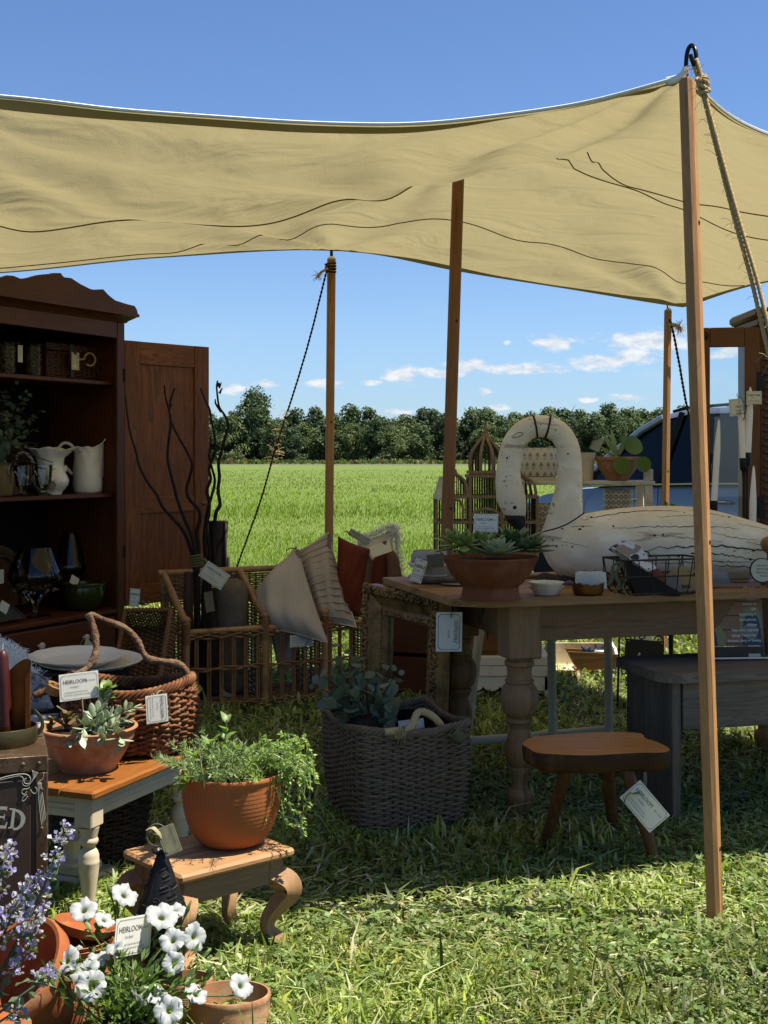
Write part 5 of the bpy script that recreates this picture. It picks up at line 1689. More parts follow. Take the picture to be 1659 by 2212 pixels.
for (a, b) in zip(lp[:-1], lp[1:]):
 sp.append(a)
 if abs(a[1] - b[1]) > .016:
  sp.append(((a[0] + b[0]) / 2 * 1.012, (a[1] + b[1]) / 2))
sp.append(lp[-1])
leg = MB()
leg.lathe(sp, 32)
leg.box((0, 0, (zl(352) + TZ - .030) / 2 + .0), (BS, BS, TZ - .032 - zl(352)), .006)
leg_me = leg.mesh('leg', TLEG, angle=32)
for x, y in ((LX, LY), (TL - LX, LY), (LX, TD - LY), (TL - LX, TD - LY)):
 link('leg', leg_me, tb_, (x, y, 0))
def T_(s, t_, z=TZ):
 return F0 + TU * s + TV * t_ + Vector((0, 0, z))
def onT(px, py, z=TZ):
 """table-top point seen at that pixel"""
 d = (CAMZ - z) * FPX / (py - HY)
 return W(px, py, d)
# ---------------------------------------------------------------- swan decoy
SWM, k = new_mat('old_white_paint')
v = k.obj()
ln_ = k.noise(k.map(v, (1.2, 9, 11)), 2.0, 7, 0.7, 0.6)
pt = k.noise(v, 14, 6, 0.65)
base = k.mix(pt, (0.80, 0.66, 0.44), (0.66, 0.53, 0.34))
base = k.mix(k.ramp(k.noise(k.map(v, (2, 5, 5)), 3, 5, .6), [(.45, 0), (.7, 1)]), base, (0.86, 0.75, 0.54))
wn = k.ramp(ln_, [(0.62, 0), (0.66, 1)])
base = k.mix(k.math('MULTIPLY', wn, .5), base, (0.12, 0.075, 0.045))
fl_ = k.ramp(k.noise(k.map(v, (6, 14, 14)), 2.2, 6, .75), [(.62, 0), (.66, 1)])
base = k.mix(fl_, base, (0.06, 0.045, 0.032))
finish(k, base, 0.75, Specular_IOR_Level=.15, normal=k.bump(k.math('SUBTRACT', pt, k.math('MULTIPLY', wn, 0.9)), 0.5, 0.006))
DKW = plain('bare_dark_wood', (0.065, 0.042, 0.028), (0.035, 0.024, 0.017), 40, 0.8, 0.3)
BEAK = plain('black_beak', (0.012, 0.012, 0.014), (0.02, 0.02, 0.022), 20, 0.5, 0.2)
SD = 5.08
sw_ = thing('swan_decoy', 'large carved wooden swan decoy in cracked white paint on the farm table', 'decoy', W(1430, 1255, SD))
ST = Matrix.Translation(-Vector(W(1430, 1255, SD)))
spx = SD / FPX
tops = [(1168, 1152), (1180, 1140), (1215, 1124), (1260, 1110), (1340, 1097), (1420, 1092), (1500, 1095), (1560, 1107), (1620, 1124), (1680, 1143), (1740, 1165), (1790, 1190)]
bots = [(1168, 1160), (1172, 1190), (1190, 1226), (1220, 1248), (1290, 1256), (1400, 1257), (1500, 1256), (1580, 1254), (1640, 1250), (1700, 1240), (1750, 1225), (1790, 1200)]
def swan_body(u, v):
 # u round, v along
 i = v * 11
 a = min(int(i), 10)
 f_ = i - a
 sm = lambda L, c: cr(L[max(a - 1, 0)][c], L[a][c], L[a + 1][c], L[min(a + 2, 11)][c], f_)
 xt, yt, xb, yb = sm(tops, 0), sm(tops, 1), sm(bots, 0), sm(bots, 1)
 hh = max(.5, (yb - yt) / 2)
 c = np.array(W((xt + xb) / 2, (yt + yb) / 2, SD + .02))
 an = 2 * pi * u
 w_ = min(hh * 1.10, 95) * spx * (1 if hh > 8 else .8)
 ca, sa = cos(an), sin(an)
 zz = hh * spx * (sa if sa > 0 else -abs(sa) ** .75)
 xx = ((xt - xb) / 2 * sa) * spx
 rip = 1 + .010 * sin(31 * u * 2 + 6 * v) * (1 if .1 < v < .95 else 0)
 return (c[0] + xx, c[1] + w_ * ca * rip, c[2] + zz * rip)
MB().grid(swan_body, 48, 60, M=ST, closeu=True).build('body', SWM, sw_, angle=180)
nk = [(1216, 1162, 50), (1219, 1135, 43), (1224, 1095, 35), (1229, 1050, 29), (1231, 1005, 26), (1227, 968, 25), (1211, 938, 24.5), (1188, 924, 24), (1161, 921, 24), (1134, 930, 24.5), (1114, 952, 25), (1102, 985, 25), (1098, 1020, 26.5), (1099, 1048, 29), (1104, 1074, 31), (1111, 1098, 27), (1117, 1114, 20), (1119, 1122, 12)]
P = spline([W(x, y, SD) for x, y, r in nk], 5)
R = [max(.004, q[0] * spx) for q in spline([(r, 0, 0) for x, y, r in nk], 5)]
MB().tube(P, R, 24, M=ST, flat=.86).build('neck', SWM, sw_, angle=180)
bk_ = [(1102, 1100, 16), (1112, 1114, 21), (1119, 1128, 17), (1125, 1145, 10.5), (1130, 1163, 6), (1135, 1186, 3)]
P2 = spline([W(x, y, SD - .004) for x, y, r in bk_], 5)
MB().tube(P2, [q[0] * spx for q in spline([(r, 0, 0) for x, y, r in bk_], 5)], 16, M=ST, flat=.78).build('beak', BEAK, sw_, angle=180)
MB().ball(W(1112, 1096, SD - .043), (.0075, .004, .0075), 12, 8, M=ST).build('eye', BEAK, sw_)
# two dark joints round the top of the neck, and open cracks along the body
for i0 in (36, 41):
 c, tdir = P[i0], nrm(P[i0 + 1] - P[i0 - 1])
 n1v = nrm(np.cross(tdir, [0, 1, 0]))
 MB().tube([c + R[i0] * 1.004 * (cos(a) * n1v + .86 * sin(a) * np.array([0, 1, 0])) for a in np.linspace(0, 2 * pi, 28)[:-1]], .0042, 5, closed=True, M=ST).build('joint', DKW, sw_)
rr = np.random.default_rng(12)
def crack(u0, v0, v1, amp, r_, seed):
 q = np.random.default_rng(seed)
 n = 40
 pts, rad = [], []
 for i in range(n + 1):
  f_ = i / n
  u = u0 + amp * sin(3 * f_ + seed) + .0025 * q.normal()
  p = np.array(swan_body(u, v0 + (v1 - v0) * f_))
  pts.append(p)
  rad.append(r_ * .62 * (.25 + sin(pi * f_) ** .6) * q.uniform(.7, 1.2))
 return pts, rad
# front faces the camera: angle u about 0.5 (toward -y)
for i, (u0, v0, v1, amp, r_) in enumerate(((.505, .42, .80, .012, .0036), (.525, .52, .70, .01, .0026), (.462, .40, .60, .010, .0012), (.435, .55, .72, .012, .0014), (.405, .34, .66, .014, .0020), (.36, .44, .56, .010, .0013),
                                           (.335, .26, .50, .012, .0026), (.385, .08, .30, .016, .0018), (.425, .06, .16, .01, .0013), (.315, .52, .62, .006, .0016), (.455, .66, .84, .006, .0012), (.35, .66, .82, .01, .0013), (.55, .44, .70, .008, .0022), (.57, .52, .72, .008, .0022), (.48, .16, .30, .01, .0009))):
 pts, rad = crack(u0, v0, v1, amp, r_, i + 3)
 MB().tube(pts, rad, 5, M=ST).build('crack', DKW, sw_)
for i in range(26):
 u, v_ = rr.uniform(.30, .55), rr.uniform(.08, .9)
 p = np.array(swan_body(u, v_))
 MB().ball(p, (rr.uniform(.003, .009), .003, rr.uniform(.002, .005)), 7, 5, M=ST).build('paint_chip', DKW, sw_)
for i in range(16):
 j_ = int(rr.integers(6, len(P) - 12))
 a = rr.uniform(2.6, 3.9)
 p = P[j_] + np.array([cos(a * 1.3) * R[j_] * .3, -R[j_] * .80, sin(a) * R[j_] * .3])
 MB().ball(p, (rr.uniform(.002, .005), .003, rr.uniform(.002, .006)), 7, 5, M=ST).build('paint_chip', DKW, sw_)
MB().tube(spline([W(1166, 1150, SD - .115), W(1185, 1146, SD - .125), W(1212, 1138, SD - .130), W(1236, 1126, SD - .122), W(1262, 1108, SD - .08)], 6), .0030, 5, M=ST).build('joint', DKW, sw_)
# string wound at the neck crown
MB().tube(spline([W(1105, 944, SD - .055), W(1118, 935, SD - .058), W(1130, 936, SD - .058), W(1122, 943, SD - .058), W(1106, 946, SD - .055)], 5), .0014, 5, M=ST).build('string', TWIG, sw_)
# ---------------------------------------------------------------- terracotta bowl of succulents
cb = onT(1062, 1296)
K = cb.y / FPX
sb_ = thing('terracotta_bowl', 'wide brown terracotta footed bowl of succulents at the table front corner', 'planter', cb + Vector((0, .05, 0)))
prof = [(0, 0), (64 * K, 0), (64.5 * K, 4 * K), (61 * K, 22 * K), (63 * K, 28 * K), (72 * K, 36 * K), (84 * K, 50 * K), (93 * K, 64 * K), (99 * K, 78 * K), (103.5 * K, 86 * K), (104.5 * K, 90 * K), (102 * K, 92 * K), (98 * K, 90 * K), (90 * K, 76 * K), (0, 74 * K)]
MB().lathe(smoothprof(prof[:11], 3) + prof[11:], 56).build('bowl', BTERRA, sb_)
MB().lathe([(92 * K, 82 * K), (50 * K, 86 * K), (0, 88 * K)], 32).build('soil', SOIL, sb_)
SUC1 = leafmat('succulent_light', (0.56, 0.60, 0.34), (0.45, 0.50, 0.26), 18, 0.5, 0.12)
SUC2 = leafmat('succulent_green', (0.42, 0.50, 0.12), (0.32, 0.40, 0.09), 18, 0.45, 0.15)
SUC3 = leafmat('succulent_dark', (0.17, 0.22, 0.07), (0.11, 0.155, 0.05), 18, 0.4, 0.1)
def fat_leaf(L, Wd, T, bend=0.25, tip=.8):
 """thick leaf along +x"""
 def f(u, v):
  a = 2 * pi * u
  s_ = v
  wd = Wd / 2 * (sin(pi * min(1, (s_ * .93 + .07) ** tip)) ** .75) + .0005
  th = T / 2 * (1 - s_) ** .5 * (.5 + .5 * sin(pi * s_) + .1) + .0003
  return (L * s_, wd * cos(a), th * sin(a) + bend * L * s_ * s_ + .25 * abs(cos(a)) * wd * .5)
 return MB().grid(f, 10, 8, closeu=True)
def rosette(parent, c, R, n, mat, lw=.42, thick=.1, lift=(.15, 1.25), bend=.2, seed=1, name='leaf', tip=1.3, tilt=(0, 0)):
 r = np.random.default_rng(seed)
 me = fat_leaf(1, lw, thick, bend, tip).mesh(name, mat, angle=180)
 for i in range(n):
  f_ = i / max(1, n - 1)
  a = i * 2.39996 + r.uniform(-.1, .1)
  el_ = lift[0] + (lift[1] - lift[0]) * f_ ** 1.2
  L = R * (1 - .55 * f_) * r.uniform(.9, 1.08)
  d = Vector((cos(a) * cos(el_) + tilt[0], sin(a) * cos(el_) + tilt[1], sin(el_)))
  o = link(name, me, parent)
  o.matrix_basis = aim(Vector(c) + Vector((cos(a), sin(a), 0)) * R * .03, d) @ Matrix.Diagonal((L, L, L, 1))
z0 = 92 * K
rosette(sb_, (8 * K, -40 * K, z0 + 6 * K), 66 * K, 26, SUC1, .46, .12, (.12, 1.35), .12, 2, tilt=(0, -.1))
rosette(sb_, (-60 * K, -22 * K, z0 + 26 * K), 74 * K, 18, SUC2, .36, .11, (-.35, 1.2), .06, 3, tip=1.6, tilt=(-.05, -.15))
rosette(sb_, (-84 * K, 0, z0 + 30 * K), 62 * K, 12, SUC2, .3, .1, (.0, 1.3), .1, 4)
rosette(sb_, (-18 * K, 10 * K, z0 + 16 * K), 68 * K, 16, SUC2, .38, .12, (.5, 1.45), .05, 5)
rosette(sb_, (78 * K, -16 * K, z0 + 14 * K), 62 * K, 20, SUC3, .5, .14, (-.1, 1.3), .1, 6)
rosette(sb_, (50 * K, 30 * K, z0 + 20 * K), 74 * K, 16, SUC3, .42, .14, (.4, 1.4), .05, 7)
rosette(sb_, (30 * K, 50 * K, z0 + 10 * K), 62 * K, 14, SUC1, .4, .12, (.4, 1.4), .05, 8)
rosette(sb_, (96 * K, 10 * K, z0 + 18 * K), 56 * K, 12, SUC3, .36, .1, (.1, 1.2), .0, 9)
for i in range(5):
 MB().tube(spline([(-60 * K, 0, z0), (-75 * K + i * 6 * K, -12 * K, z0 + 14 * K), (-70 * K + i * 14 * K, -28 * K, z0 + 8 * K)], 4), .0035, 6).build('stem', SUC2, sb_)
cp = W(1050, 1130, cb.y + .05)
price_tag(cp, TU * .2 + Vector((.98, 0, -.02)), Vector((0, 0, 1)), 53 * K, 40 * K, 'def', 'white printed card on a stick in the brown bowl of succulents', None, WCARD, stick=[cp + Vector((0, .002, -.02)), cp + Vector((0, .002, -.16))], cat='card', name='plant_card')
# ---------------------------------------------------------------- dishes at the table's left end
WD = WHITEC
MARB = plain('veined_white', (0.58, 0.56, 0.52), (0.50, 0.48, 0.45), 5, 0.35, 0.05, 20, dirt=(0.22, 0.21, 0.20))
c0 = onT(945, 1262) + Vector((0, .08, 0))
K = c0.y / FPX
mt_ = thing('marble_plate', 'large grey veined plate under the white bowl, left end of the table', 'plate', c0)
MB().lathe(smoothprof([(0, 0), (40 * K, 0), (55 * K, 6 * K), (62 * K, 13 * K), (60 * K, 15 * K), (45 * K, 9 * K), (0, 7 * K)], 3), 40).build('plate', MARB, mt_)
sd_ = thing('oval_plate', 'smaller veined plate beneath the large plate on the table', 'plate', c0 + Vector((.05, -.03, -.0)))
MB().lathe([(0, 0), (30 * K, 0), (44 * K, 3 * K), (30 * K, 2.5 * K), (0, 2 * K)], 32).build('plate', MARB, sd_)
sd_.location = c0 + Vector((0.09, -.10, .001))
w2 = thing('white_bowl', 'white footed bowl of pebbles stacked on the veined plate', 'bowl', c0 + Vector((-.01, 0, 14 * K)))
MB().lathe(smoothprof([(0, 0), (26 * K, 0), (30 * K, 5 * K), (50 * K, 20 * K), (56 * K, 25 * K), (58 * K, 30 * K), (54 * K, 29 * K), (45 * K, 22 * K), (0, 15 * K)], 3), 40).build('bowl', WD, w2)
sbm = MB()
stones(sbm, lambda r: (r.uniform(-40, 40) * K, r.uniform(-30, 30) * K, 27 * K + r.uniform(-2, 3) * K), 60, .007, .012, 5)
sbm.build('pebbles', plain_cached('white_pebbles', (.5, .47, .4)), w2)['kind'] = 'stuff'
nap = thing('napkin_roll', 'grey blue rolled napkin lying across the white bowl', 'napkin', c0 + Vector((-.03, .05, 44 * K)))
BLU = plain('grey_blue_cloth', (0.5, 0.56, 0.7), (0.42, 0.47, 0.6), 14, 0.9, 0.3, 200)
MB().lathe(smoothprof([(0, -.07), (.022, -.065), (.026, -.02), (.03, .03), (.028, .07), (0, .075)], 3), 16, M=TR(.0, 0, .01) @ Matrix.Rotation(pi / 2, 4, 'Y') @ RZ(20), fn=lambda r, z, a, i: r * (1 + .12 * sin(3 * a + z * 30))).build('cloth', BLU, nap, angle=180)
b3 = thing('blue_bowl', 'small pale blue grey bowl standing behind the white bowl', 'bowl', c0 + Vector((-.02, .13, 0)))
MB().lathe(smoothprof([(0, 0), (20 * K, 0), (24 * K, 20 * K), (34 * K, 50 * K), (38 * K, 62 * K), (34 * K, 60 * K), (0, 30 * K)], 3), 32).build('bowl', BLU, b3)
price_tag(W(940, 1212, c0.y - .12), Vector((1, -.1, .1)), Vector((-.1, -.2, 1)), .062, .055, 'blank', 'small grey printed tag on the dish of pebbles', [[W(935, 1200, c0.y - .12), W(950, 1192, c0.y - .1), W(968, 1212, c0.y - .08)]], mat=GTAG)
price_tag(W(904, 1233, c0.y - .10), Vector((.75, -.55, -.2)), Vector((.25, .1, 1)), .055, .09, 'def', 'cream tag hanging off the veined plate at the table corner', [[W(910, 1212, c0.y - .1), W(920, 1208, c0.y - .08)]])
# dish stack, napkins and copper pot
c1 = onT(1182, 1286) + Vector((0, .02, 0))
K = c1.y / FPX
for i, (nm, lab, col) in enumerate((('saucer_dish', 'plain pale dish at the bottom of the small stack on the table', WD), ('saucer_dish', 'white patterned dish on top of the small stack on the table', WD))):
 dd = thing(nm, lab, 'dish', c1 + Vector((0, 0, i * 9 * K)))
 MB().lathe(smoothprof([(0, 0), (22 * K, 0), (28 * K, 6 * K), (37 * K, 17 * K), (38 * K, 19 * K), (35 * K, 18 * K), (26 * K, 9 * K), (0, 7 * K)], 3), 36, fn=lambda r, z, a, i: r * (1 + .03 * cos(8 * a))).build('dish', col, dd)
KNOT2 = plain('grey_napkin', (0.20, 0.17, 0.145), (0.13, 0.11, 0.095), 20, 0.95, 0.3, 250)
nk2 = thing('napkin', 'crumpled grey cloth napkin behind the small dishes on the table', 'napkin', onT(1205, 1262) + Vector((0, .02, 0)))
MB().grid(lambda u, v: ((u - .5) * .16, (v - .5) * .07 + .01 * sin(9 * u), .012 + .020 * abs(sin(5 * u + 2 * v)) * (1 - abs(2 * v - 1)) + .008 * sin(11 * u + 5 * v)), 24, 12).build('cloth', KNOT2, nk2, angle=180)
MB().tube(spline([(-.08, 0, .02), (-.05, -.03, .035), (0, -.03, .018), (.05, -.035, .03), (.09, -.03, .012)], 5), .012, 8, flat=.5).build('fold', KNOT2, nk2)
nk3 = thing('board', 'flat pale wooden board lying under the napkin on the table', 'board', M=frame(onT(1165, 1250) + Vector((0, .05, .009)), TU, TV, Vector((0, 0, 1))))
MB().box((0, 0, 0), (.20, .10, .016), .004).build('board', TOP, nk3)
COP = plain('old_copper', (0.30, 0.155, 0.055), (0.16, 0.085, 0.035), 14, 0.35, 0.3, 60, Metallic=0.75)
c2 = onT(1273, 1287) + Vector((0, .03, 0))
K = c2.y / FPX
cpp = thing('copper_pot', 'small hammered copper pot with ragged rim holding white cards', 'pot', c2)
MB().lathe(smoothprof([(0, 0), (26 * K, 0), (32 * K, 5 * K), (34 * K, 14 * K), (35 * K, 26 * K)], 3) + [(34.2 * K, 26 * K), (32 * K, 14 * K), (0, 5 * K)], 40, fn=lambda r, z, a, i: (r * cos(a), r * sin(a), z * (1 + (.14 * sin(5 * a) * sin(8 * a + 1) if z > 20 * K else 0)))).build('pot', COP, cpp)
MB().tube(spline([(33 * K, 0, 22 * K), (42 * K, 0, 30 * K), (46 * K, 0, 24 * K), (38 * K, 0, 18 * K)], 5), .003, 6).build('handle', COP, cpp)
for i in range(7):
 cd = price_tag(c2 + Vector((-.022 + .010 * i, -.012 + .006 * (i % 3), .052 + .003 * (i % 2))), Vector((1, .25 * (i % 3 - 1), .08 * (i - 3) * .3)), Vector((.10 * (i - 3) * .5, -.05, 1)), .052, .06, 'blank', 'white business card standing in the small copper pot', None, WCARD, group='cards in the copper pot', name='business_card', cat='card')
# ---------------------------------------------------------------- wire basket with cloths and a painted disc
WIRE = plain('dark_wire', (0.055, 0.050, 0.045), (0.03, 0.028, 0.026), 60, 0.5, 0.2, 200, Metallic=0.5)
cw = onT(1425, 1285) + Vector((0, .09, 0))
K = cw.y / FPX
wb = thing('wire_basket', 'dark wire basket holding folded cloths on the table before the swan', 'basket', M=frame(cw, TU, TV, Vector((0, 0, 1))))
hx, hy, hz = 98 * K, .085, 72 * K
for z in (0, .5, 1):
 sc = 1 - .16 * (1 - z)
 MB().tube([(x * sc, y * sc, .004 + hz * z) for x, y in ((-hx, -hy), (hx, -hy), (hx, hy), (-hx, hy))], .0028 if z < 1 else .0036, 6, closed=True).build('wire_ring', WIRE, wb)
for i in range(7):
 x = -hx + 2 * hx * i / 6
 MB().tube(spline([(x * .98, -hy, hz), (x * .85, -hy * .86, .008), (x * .85, -hy * .4, .004), (x * .85, hy * .86, .004), (x * .98, hy, hz)], 4), .0024, 6).build('wire', WIRE, wb)
for i in range(3):
 y = -hy + 2 * hy * i / 2
 MB().tube(spline([(-hx, y, hz), (-hx * .88, y * .86, .008), (0, y * .86, .004), (hx * .88, y * .86, .008), (hx, y, hz)], 4), .0024, 6).build('wire', WIRE, wb)
MB().tube(spline([(-.03, hy, hz), (-.02, hy, hz + .018), (.0, hy, hz + .022), (.02, hy, hz + .018), (.03, hy, hz)], 4), .0026, 6).build('wire_loop', WIRE, wb)
for (r_, g_) in (((W(1345, 1215, cw.y - .1), W(1330, 1240, cw.y - .1), W(1338, 1262, cw.y - .1), W(1326, 1282, cw.y - .1)), 1), ((W(1345, 1215, cw.y - .1), W(1352, 1245, cw.y - .1), W(1346, 1268, cw.y - .1), W(1358, 1290, cw.y - .12)), 1),
                 ((W(1345, 1212, cw.y - .1), W(1325, 1222, cw.y - .1), W(1322, 1250, cw.y - .1), W(1315, 1262, cw.y - .1)), 1)):
 MB().tube(spline([wb.matrix_basis.inverted() @ Vector(tuple(p)) for p in r_], 5), .006, 6, flat=.25).build('ribbon', RIBBON, wb)
COW, k = new_mat('cow_print_cloth')
sp_ = k.ramp(k.noise(k.obj(), 24, 2, 0.4), [(0.56, 0), (0.58, 1)])
sp2 = k.ramp(k.noise(k.map(k.obj(), (1, 1, 1), (3, 2, 1)), 20, 2, 0.4), [(0.6, 0), (0.62, 1)])
finish(k, k.mix(sp2, k.mix(sp_, (0.62, 0.57, 0.50), (0.03, 0.026, 0.025)), (0.30, 0.21, 0.14)), .9, k.bump(k.noise(k.obj(), 260, 3, .6), .3, .003))
PINK = plain('dusty_pink_cloth', (0.34, 0.125, 0.11), (0.26, 0.09, 0.08), 14, 0.95, 0.3, 250)
CHK, k = new_mat('grey_check_cloth')
ck_ = k.n('ShaderNodeTexChecker', {'Vector': k.obj(), 'Scale': 160.0}).outputs[1]
finish(k, k.mix(ck_, (0.17, 0.15, 0.13), (0.10, 0.09, 0.08)), .95)
BLUE = plain('dark_blue_cloth', (0.025, 0.028, 0.04), (0.04, 0.035, 0.035), 20, 0.95, 0.3, 250)
def folded(name, label, pts, th, mat, layers=3):
 """stack of folded cloth: outline polygon in the picture at distance d given thickness"""
 ctr = sum((Vector(p) for p in pts), Vector()) / len(pts)
 t_ = thing(name, label, 'cloth', ctr)
 a = (Vector(pts[1]) - Vector(pts[0]))
 b = (Vector(pts[-1]) - Vector(pts[0]))
 n = a.cross(b).normalized()
 if n.y > 0:
  n = -n
 for i in range(layers):
  P_ = [Vector(p) - ctr + n * (th * (i / layers - .5)) for p in pts]
  Q_ = [p + n * th * .82 / layers for p in P_]
  m_ = len(P_)
  MB().add([tuple(p) for p in P_ + Q_], [tuple(range(m_)), tuple(range(2 * m_ - 1, m_ - 1, -1))] + [(i_, i_ + m_, (i_ + 1) % m_ + m_, (i_ + 1) % m_) for i_ in range(m_)]).build('fold', mat, t_, angle=20)
 return t_
yw = cw.y
folded('cow_print_napkin', 'cream napkin with cow spots folded in the wire basket', [W(1317, 1184, yw - .02), W(1345, 1170, yw), W(1380, 1182, yw), W(1416, 1230, yw - .02), W(1398, 1236, yw - .04)], .03, COW)
folded('pink_napkin', 'dusty pink folded napkin below the cow print one', [W(1392, 1236, yw - .02), W(1414, 1226, yw), W(1444, 1258, yw), W(1440, 1268, yw - .01)], .028, PINK)
folded('check_napkin', 'grey check napkin folded at the right of the pink one', [W(1436, 1240, yw + .0), W(1462, 1250, yw + .0), W(1475, 1284, yw - .03), W(1438, 1266, yw - .02)], .02, CHK)
folded('dark_napkin', 'dark blue napkin folded at the bottom of the wire basket', [W(1330, 1204, yw - .03), W(1400, 1240, yw - .03), W(1470, 1286, yw - .06), W(1372, 1286, yw - .06)], .035, BLUE)
dsk = thing('painted_disc', 'round cream wooden sign with a paintbrush, lying in the wire basket', 'disc', M=frame(W(1478, 1262, yw + .02), Vector((1, .1, 0)), Vector((.0, .35, 1)).normalized(), Vector((0, -1, .35)).normalized()))
DISC = plain('cream_disc', (0.50, 0.42, 0.24), (0.44, 0.36, 0.2), 20, 0.6, 0.1)
MB().lathe([(0, -.006), (.066, -.006), (.066, .004), (.062, .006), (0, .006)], 40).build('disc', DISC, dsk)
lt = MB()
for i in range(16):
 a = 2 * pi * i / 16
 lt.box((0, 0, 0), (.010, .002, .0008), M=Matrix.Rotation(a, 4, 'Z') @ TR(.050, 0, .0066))
lt.box((.004, -.010, .0066), (.034, .012, .0008))
lt.box((-.022, -.010, .0066), (.014, .005, .0008))
lt.build('emblem', INK, dsk)
# ---------------------------------------------------------------- gilt mirror leaning on the table end
mq = [T_(-.005, .985, .766), T_(.125, .43, .766), T_(.105, .43, .02), T_(-.025, .985, .02)]
mo = (mq[2] + mq[3]) / 2
mx = (mq[1] - mq[0]).normalized()
mz = ((mq[0] + mq[1]) / 2 - (mq[2] + mq[3]) / 2)
mH = mz.length
mz.normalize()
mx = (mx - mz * mx.dot(mz)).normalized()
my = mz.cross(mx)
mW = (mq[1] - mq[0]).length
GILT = plain('antique_gilt', (0.56, 0.34, 0.14), (0.30, 0.175, 0.07), 26, 0.42, 0.6, 60, Metallic=0.4, dirt=(0.10, 0.06, 0.03))
MIR, k = new_mat('mirror')
k.n('ShaderNodeOutputMaterial', {'Surface': k.n('ShaderNodeBsdfGlossy', {'Color': (0.72, 0.74, 0.72, 1), 'Roughness': 0.015}).outputs[0]})
LZ = mH
bottom_z = mo.z
mir = thing('mirror', 'ornate gilt framed mirror leaning against the end of the farm table', 'mirror', M=frame(mo, mx, my, mz))
fw = .125
hw_ = mW / 2
for (cx_, cz_, sx_, sz_, ax) in ((-hw_ + fw / 2, mH / 2, fw, mH, 'z'), (hw_ - fw / 2, mH / 2, fw, mH, 'z'), (0, mH - fw / 2, mW, fw, 'x'), (0, fw / 2, mW, fw, 'x')):
 fb = thing('frame_side', None, None)
 fb.parent = mir
 fb.location = (cx_, 0, cz_)
 L = mH if ax == 'z' else mW - .002
 # cove section of the moulding, outer edge to -1 inner +1
 sec = [(-.5, 0), (-.5, -.035), (-.40, -.062), (-.22, -.058), (-.12, -.040), (.18, -.026), (.30, -.032), (.42, -.030), (.5, -.014), (.5, 0)]
 sg = 1 if (cx_ < 0 or (ax == 'x' and cz_ < mH / 2)) else -1
 V = []
 for e in (-1, 1):
  for q, yy in sec:
   inset = (q + .5) * fw
   half = L / 2 - inset
   if ax == 'z':
    V.append((q * fw * sg, yy, e * half))
   else:
    V.append((e * half, yy, q * fw * sg))
 n_ = len(sec)
 MB().add(V, [(i, (i + 1) % n_, (i + 1) % n_ + n_, i + n_) for i in range(n_)]).build('moulding', GILT, fb, angle=30)
 r = np.random.default_rng(int(cx_ * 1000 + cz_ * 100) % 999)
 orn = MB()
 m_ = int(L / .016)
 for i in range(m_):
  f_ = -L / 2 + L * (i + .5) / m_
  for q, yy, s_ in ((-.40, -.062, .013), (-.28, -.060, .010), (.34, -.034, .0045)):
   if s_ < .006 or r.random() < .95:
    p = (q * fw * sg + r.normal() * .004, yy, f_ + r.normal() * .004) if ax == 'z' else (f_ + r.normal() * .004, yy, q * fw * sg + r.normal() * .004)
    orn.ball((0, 0, 0), (s_ * r.uniform(.6, 1.15), s_ * r.uniform(.5, 1), s_ * r.uniform(.6, 1.15)), 7, 4, M=TR(*p) @ Euler(r.uniform(0, 6, 3)).to_matrix().to_4x4())
 for i in range(int(L / .09)):
  f_ = -L / 2 + L * (i + .5) / int(L / .09)
  for q in range(3):
   th_ = np.linspace(0, 4.6, 16)
   rr_ = .020 * (1 - th_ / 6.5)
   s2 = 1 if (i + q) % 2 else -1
   pts = [((-.34 * fw * sg + rr_[j] * cos(th_[j])), -.066 - .004 * j / 16, f_ + (q - 1) * .026 + s2 * rr_[j] * sin(th_[j])) for j in range(16)]
   if ax == 'x':
    pts = [(c_, b_, a_) for a_, b_, c_ in pts]
   orn.tube(pts, .0042, 5)
 orn.build('carving', GILT, fb, angle=180)['kind'] = 'stuff'
MB().box((0, -.004, mH / 2), (mW - 2 * fw + .02, .004, mH - 2 * fw + .02)).build('glass', MIR, mir)
MB().box((0, .006, mH / 2), (mW - .01, .010, mH - .01)).build('backboard', INNER, mir)
tc = W(970, 1365, 4.72)
price_tag(tc, Vector((1, .1, -.015)), Vector((-.03, 0, 1)), 57 * tc.y / FPX, 85 * tc.y / FPX, 'price', 'large white price tag with scalloped corners hanging from the gilt mirror', [[W(975, 1334, 4.71), W(973, 1312, 4.74), W(965, 1300, 4.78), W(970, 1296, 4.84)]], WCARD)
# ---------------------------------------------------------------- big grey willow basket on the grass
GW = plain('grey_willow', (0.38, 0.30, 0.24), (0.22, 0.17, 0.135), 40, 0.65, 0.35, 150)
GWS = plain('grey_willow_stakes', (0.14, 0.105, 0.08), (0.09, 0.07, 0.055), 40, 0.65, 0.35, 150)
fr_c = G(868, 1810)
bA, bB, bC = G(775, 1815) , G(1012, 1765), G(690, 1700)
U_ = Vector((cos(radians(19)), sin(radians(19)), 0))
V_ = Vector((-U_.y, U_.x, 0))
BW, BD, BHt = .405, .45, .355
bo = Vector((-.082, 4.37, 0)) + U_ * BW / 2 + V_ * BD / 2
gbk = thing('willow_basket', 'large square grey willow basket with rope handles on the grass', 'basket', M=frame(bo, U_, V_, Vector((0, 0, 1))))
def sq(u, v):
 """rounded square growing towards the top"""
 g_ = .90 + .12 * v + .05 * sin(pi * v)
 a = 2 * pi * u
 p_ = 14.0
 c_, s_ = cos(a), sin(a)
 rad = 1 / (abs(c_) ** p_ + abs(s_) ** p_) ** (1 / p_)
 return (BW / 2 * g_ * rad * c_, BD / 2 * g_ * rad * s_)
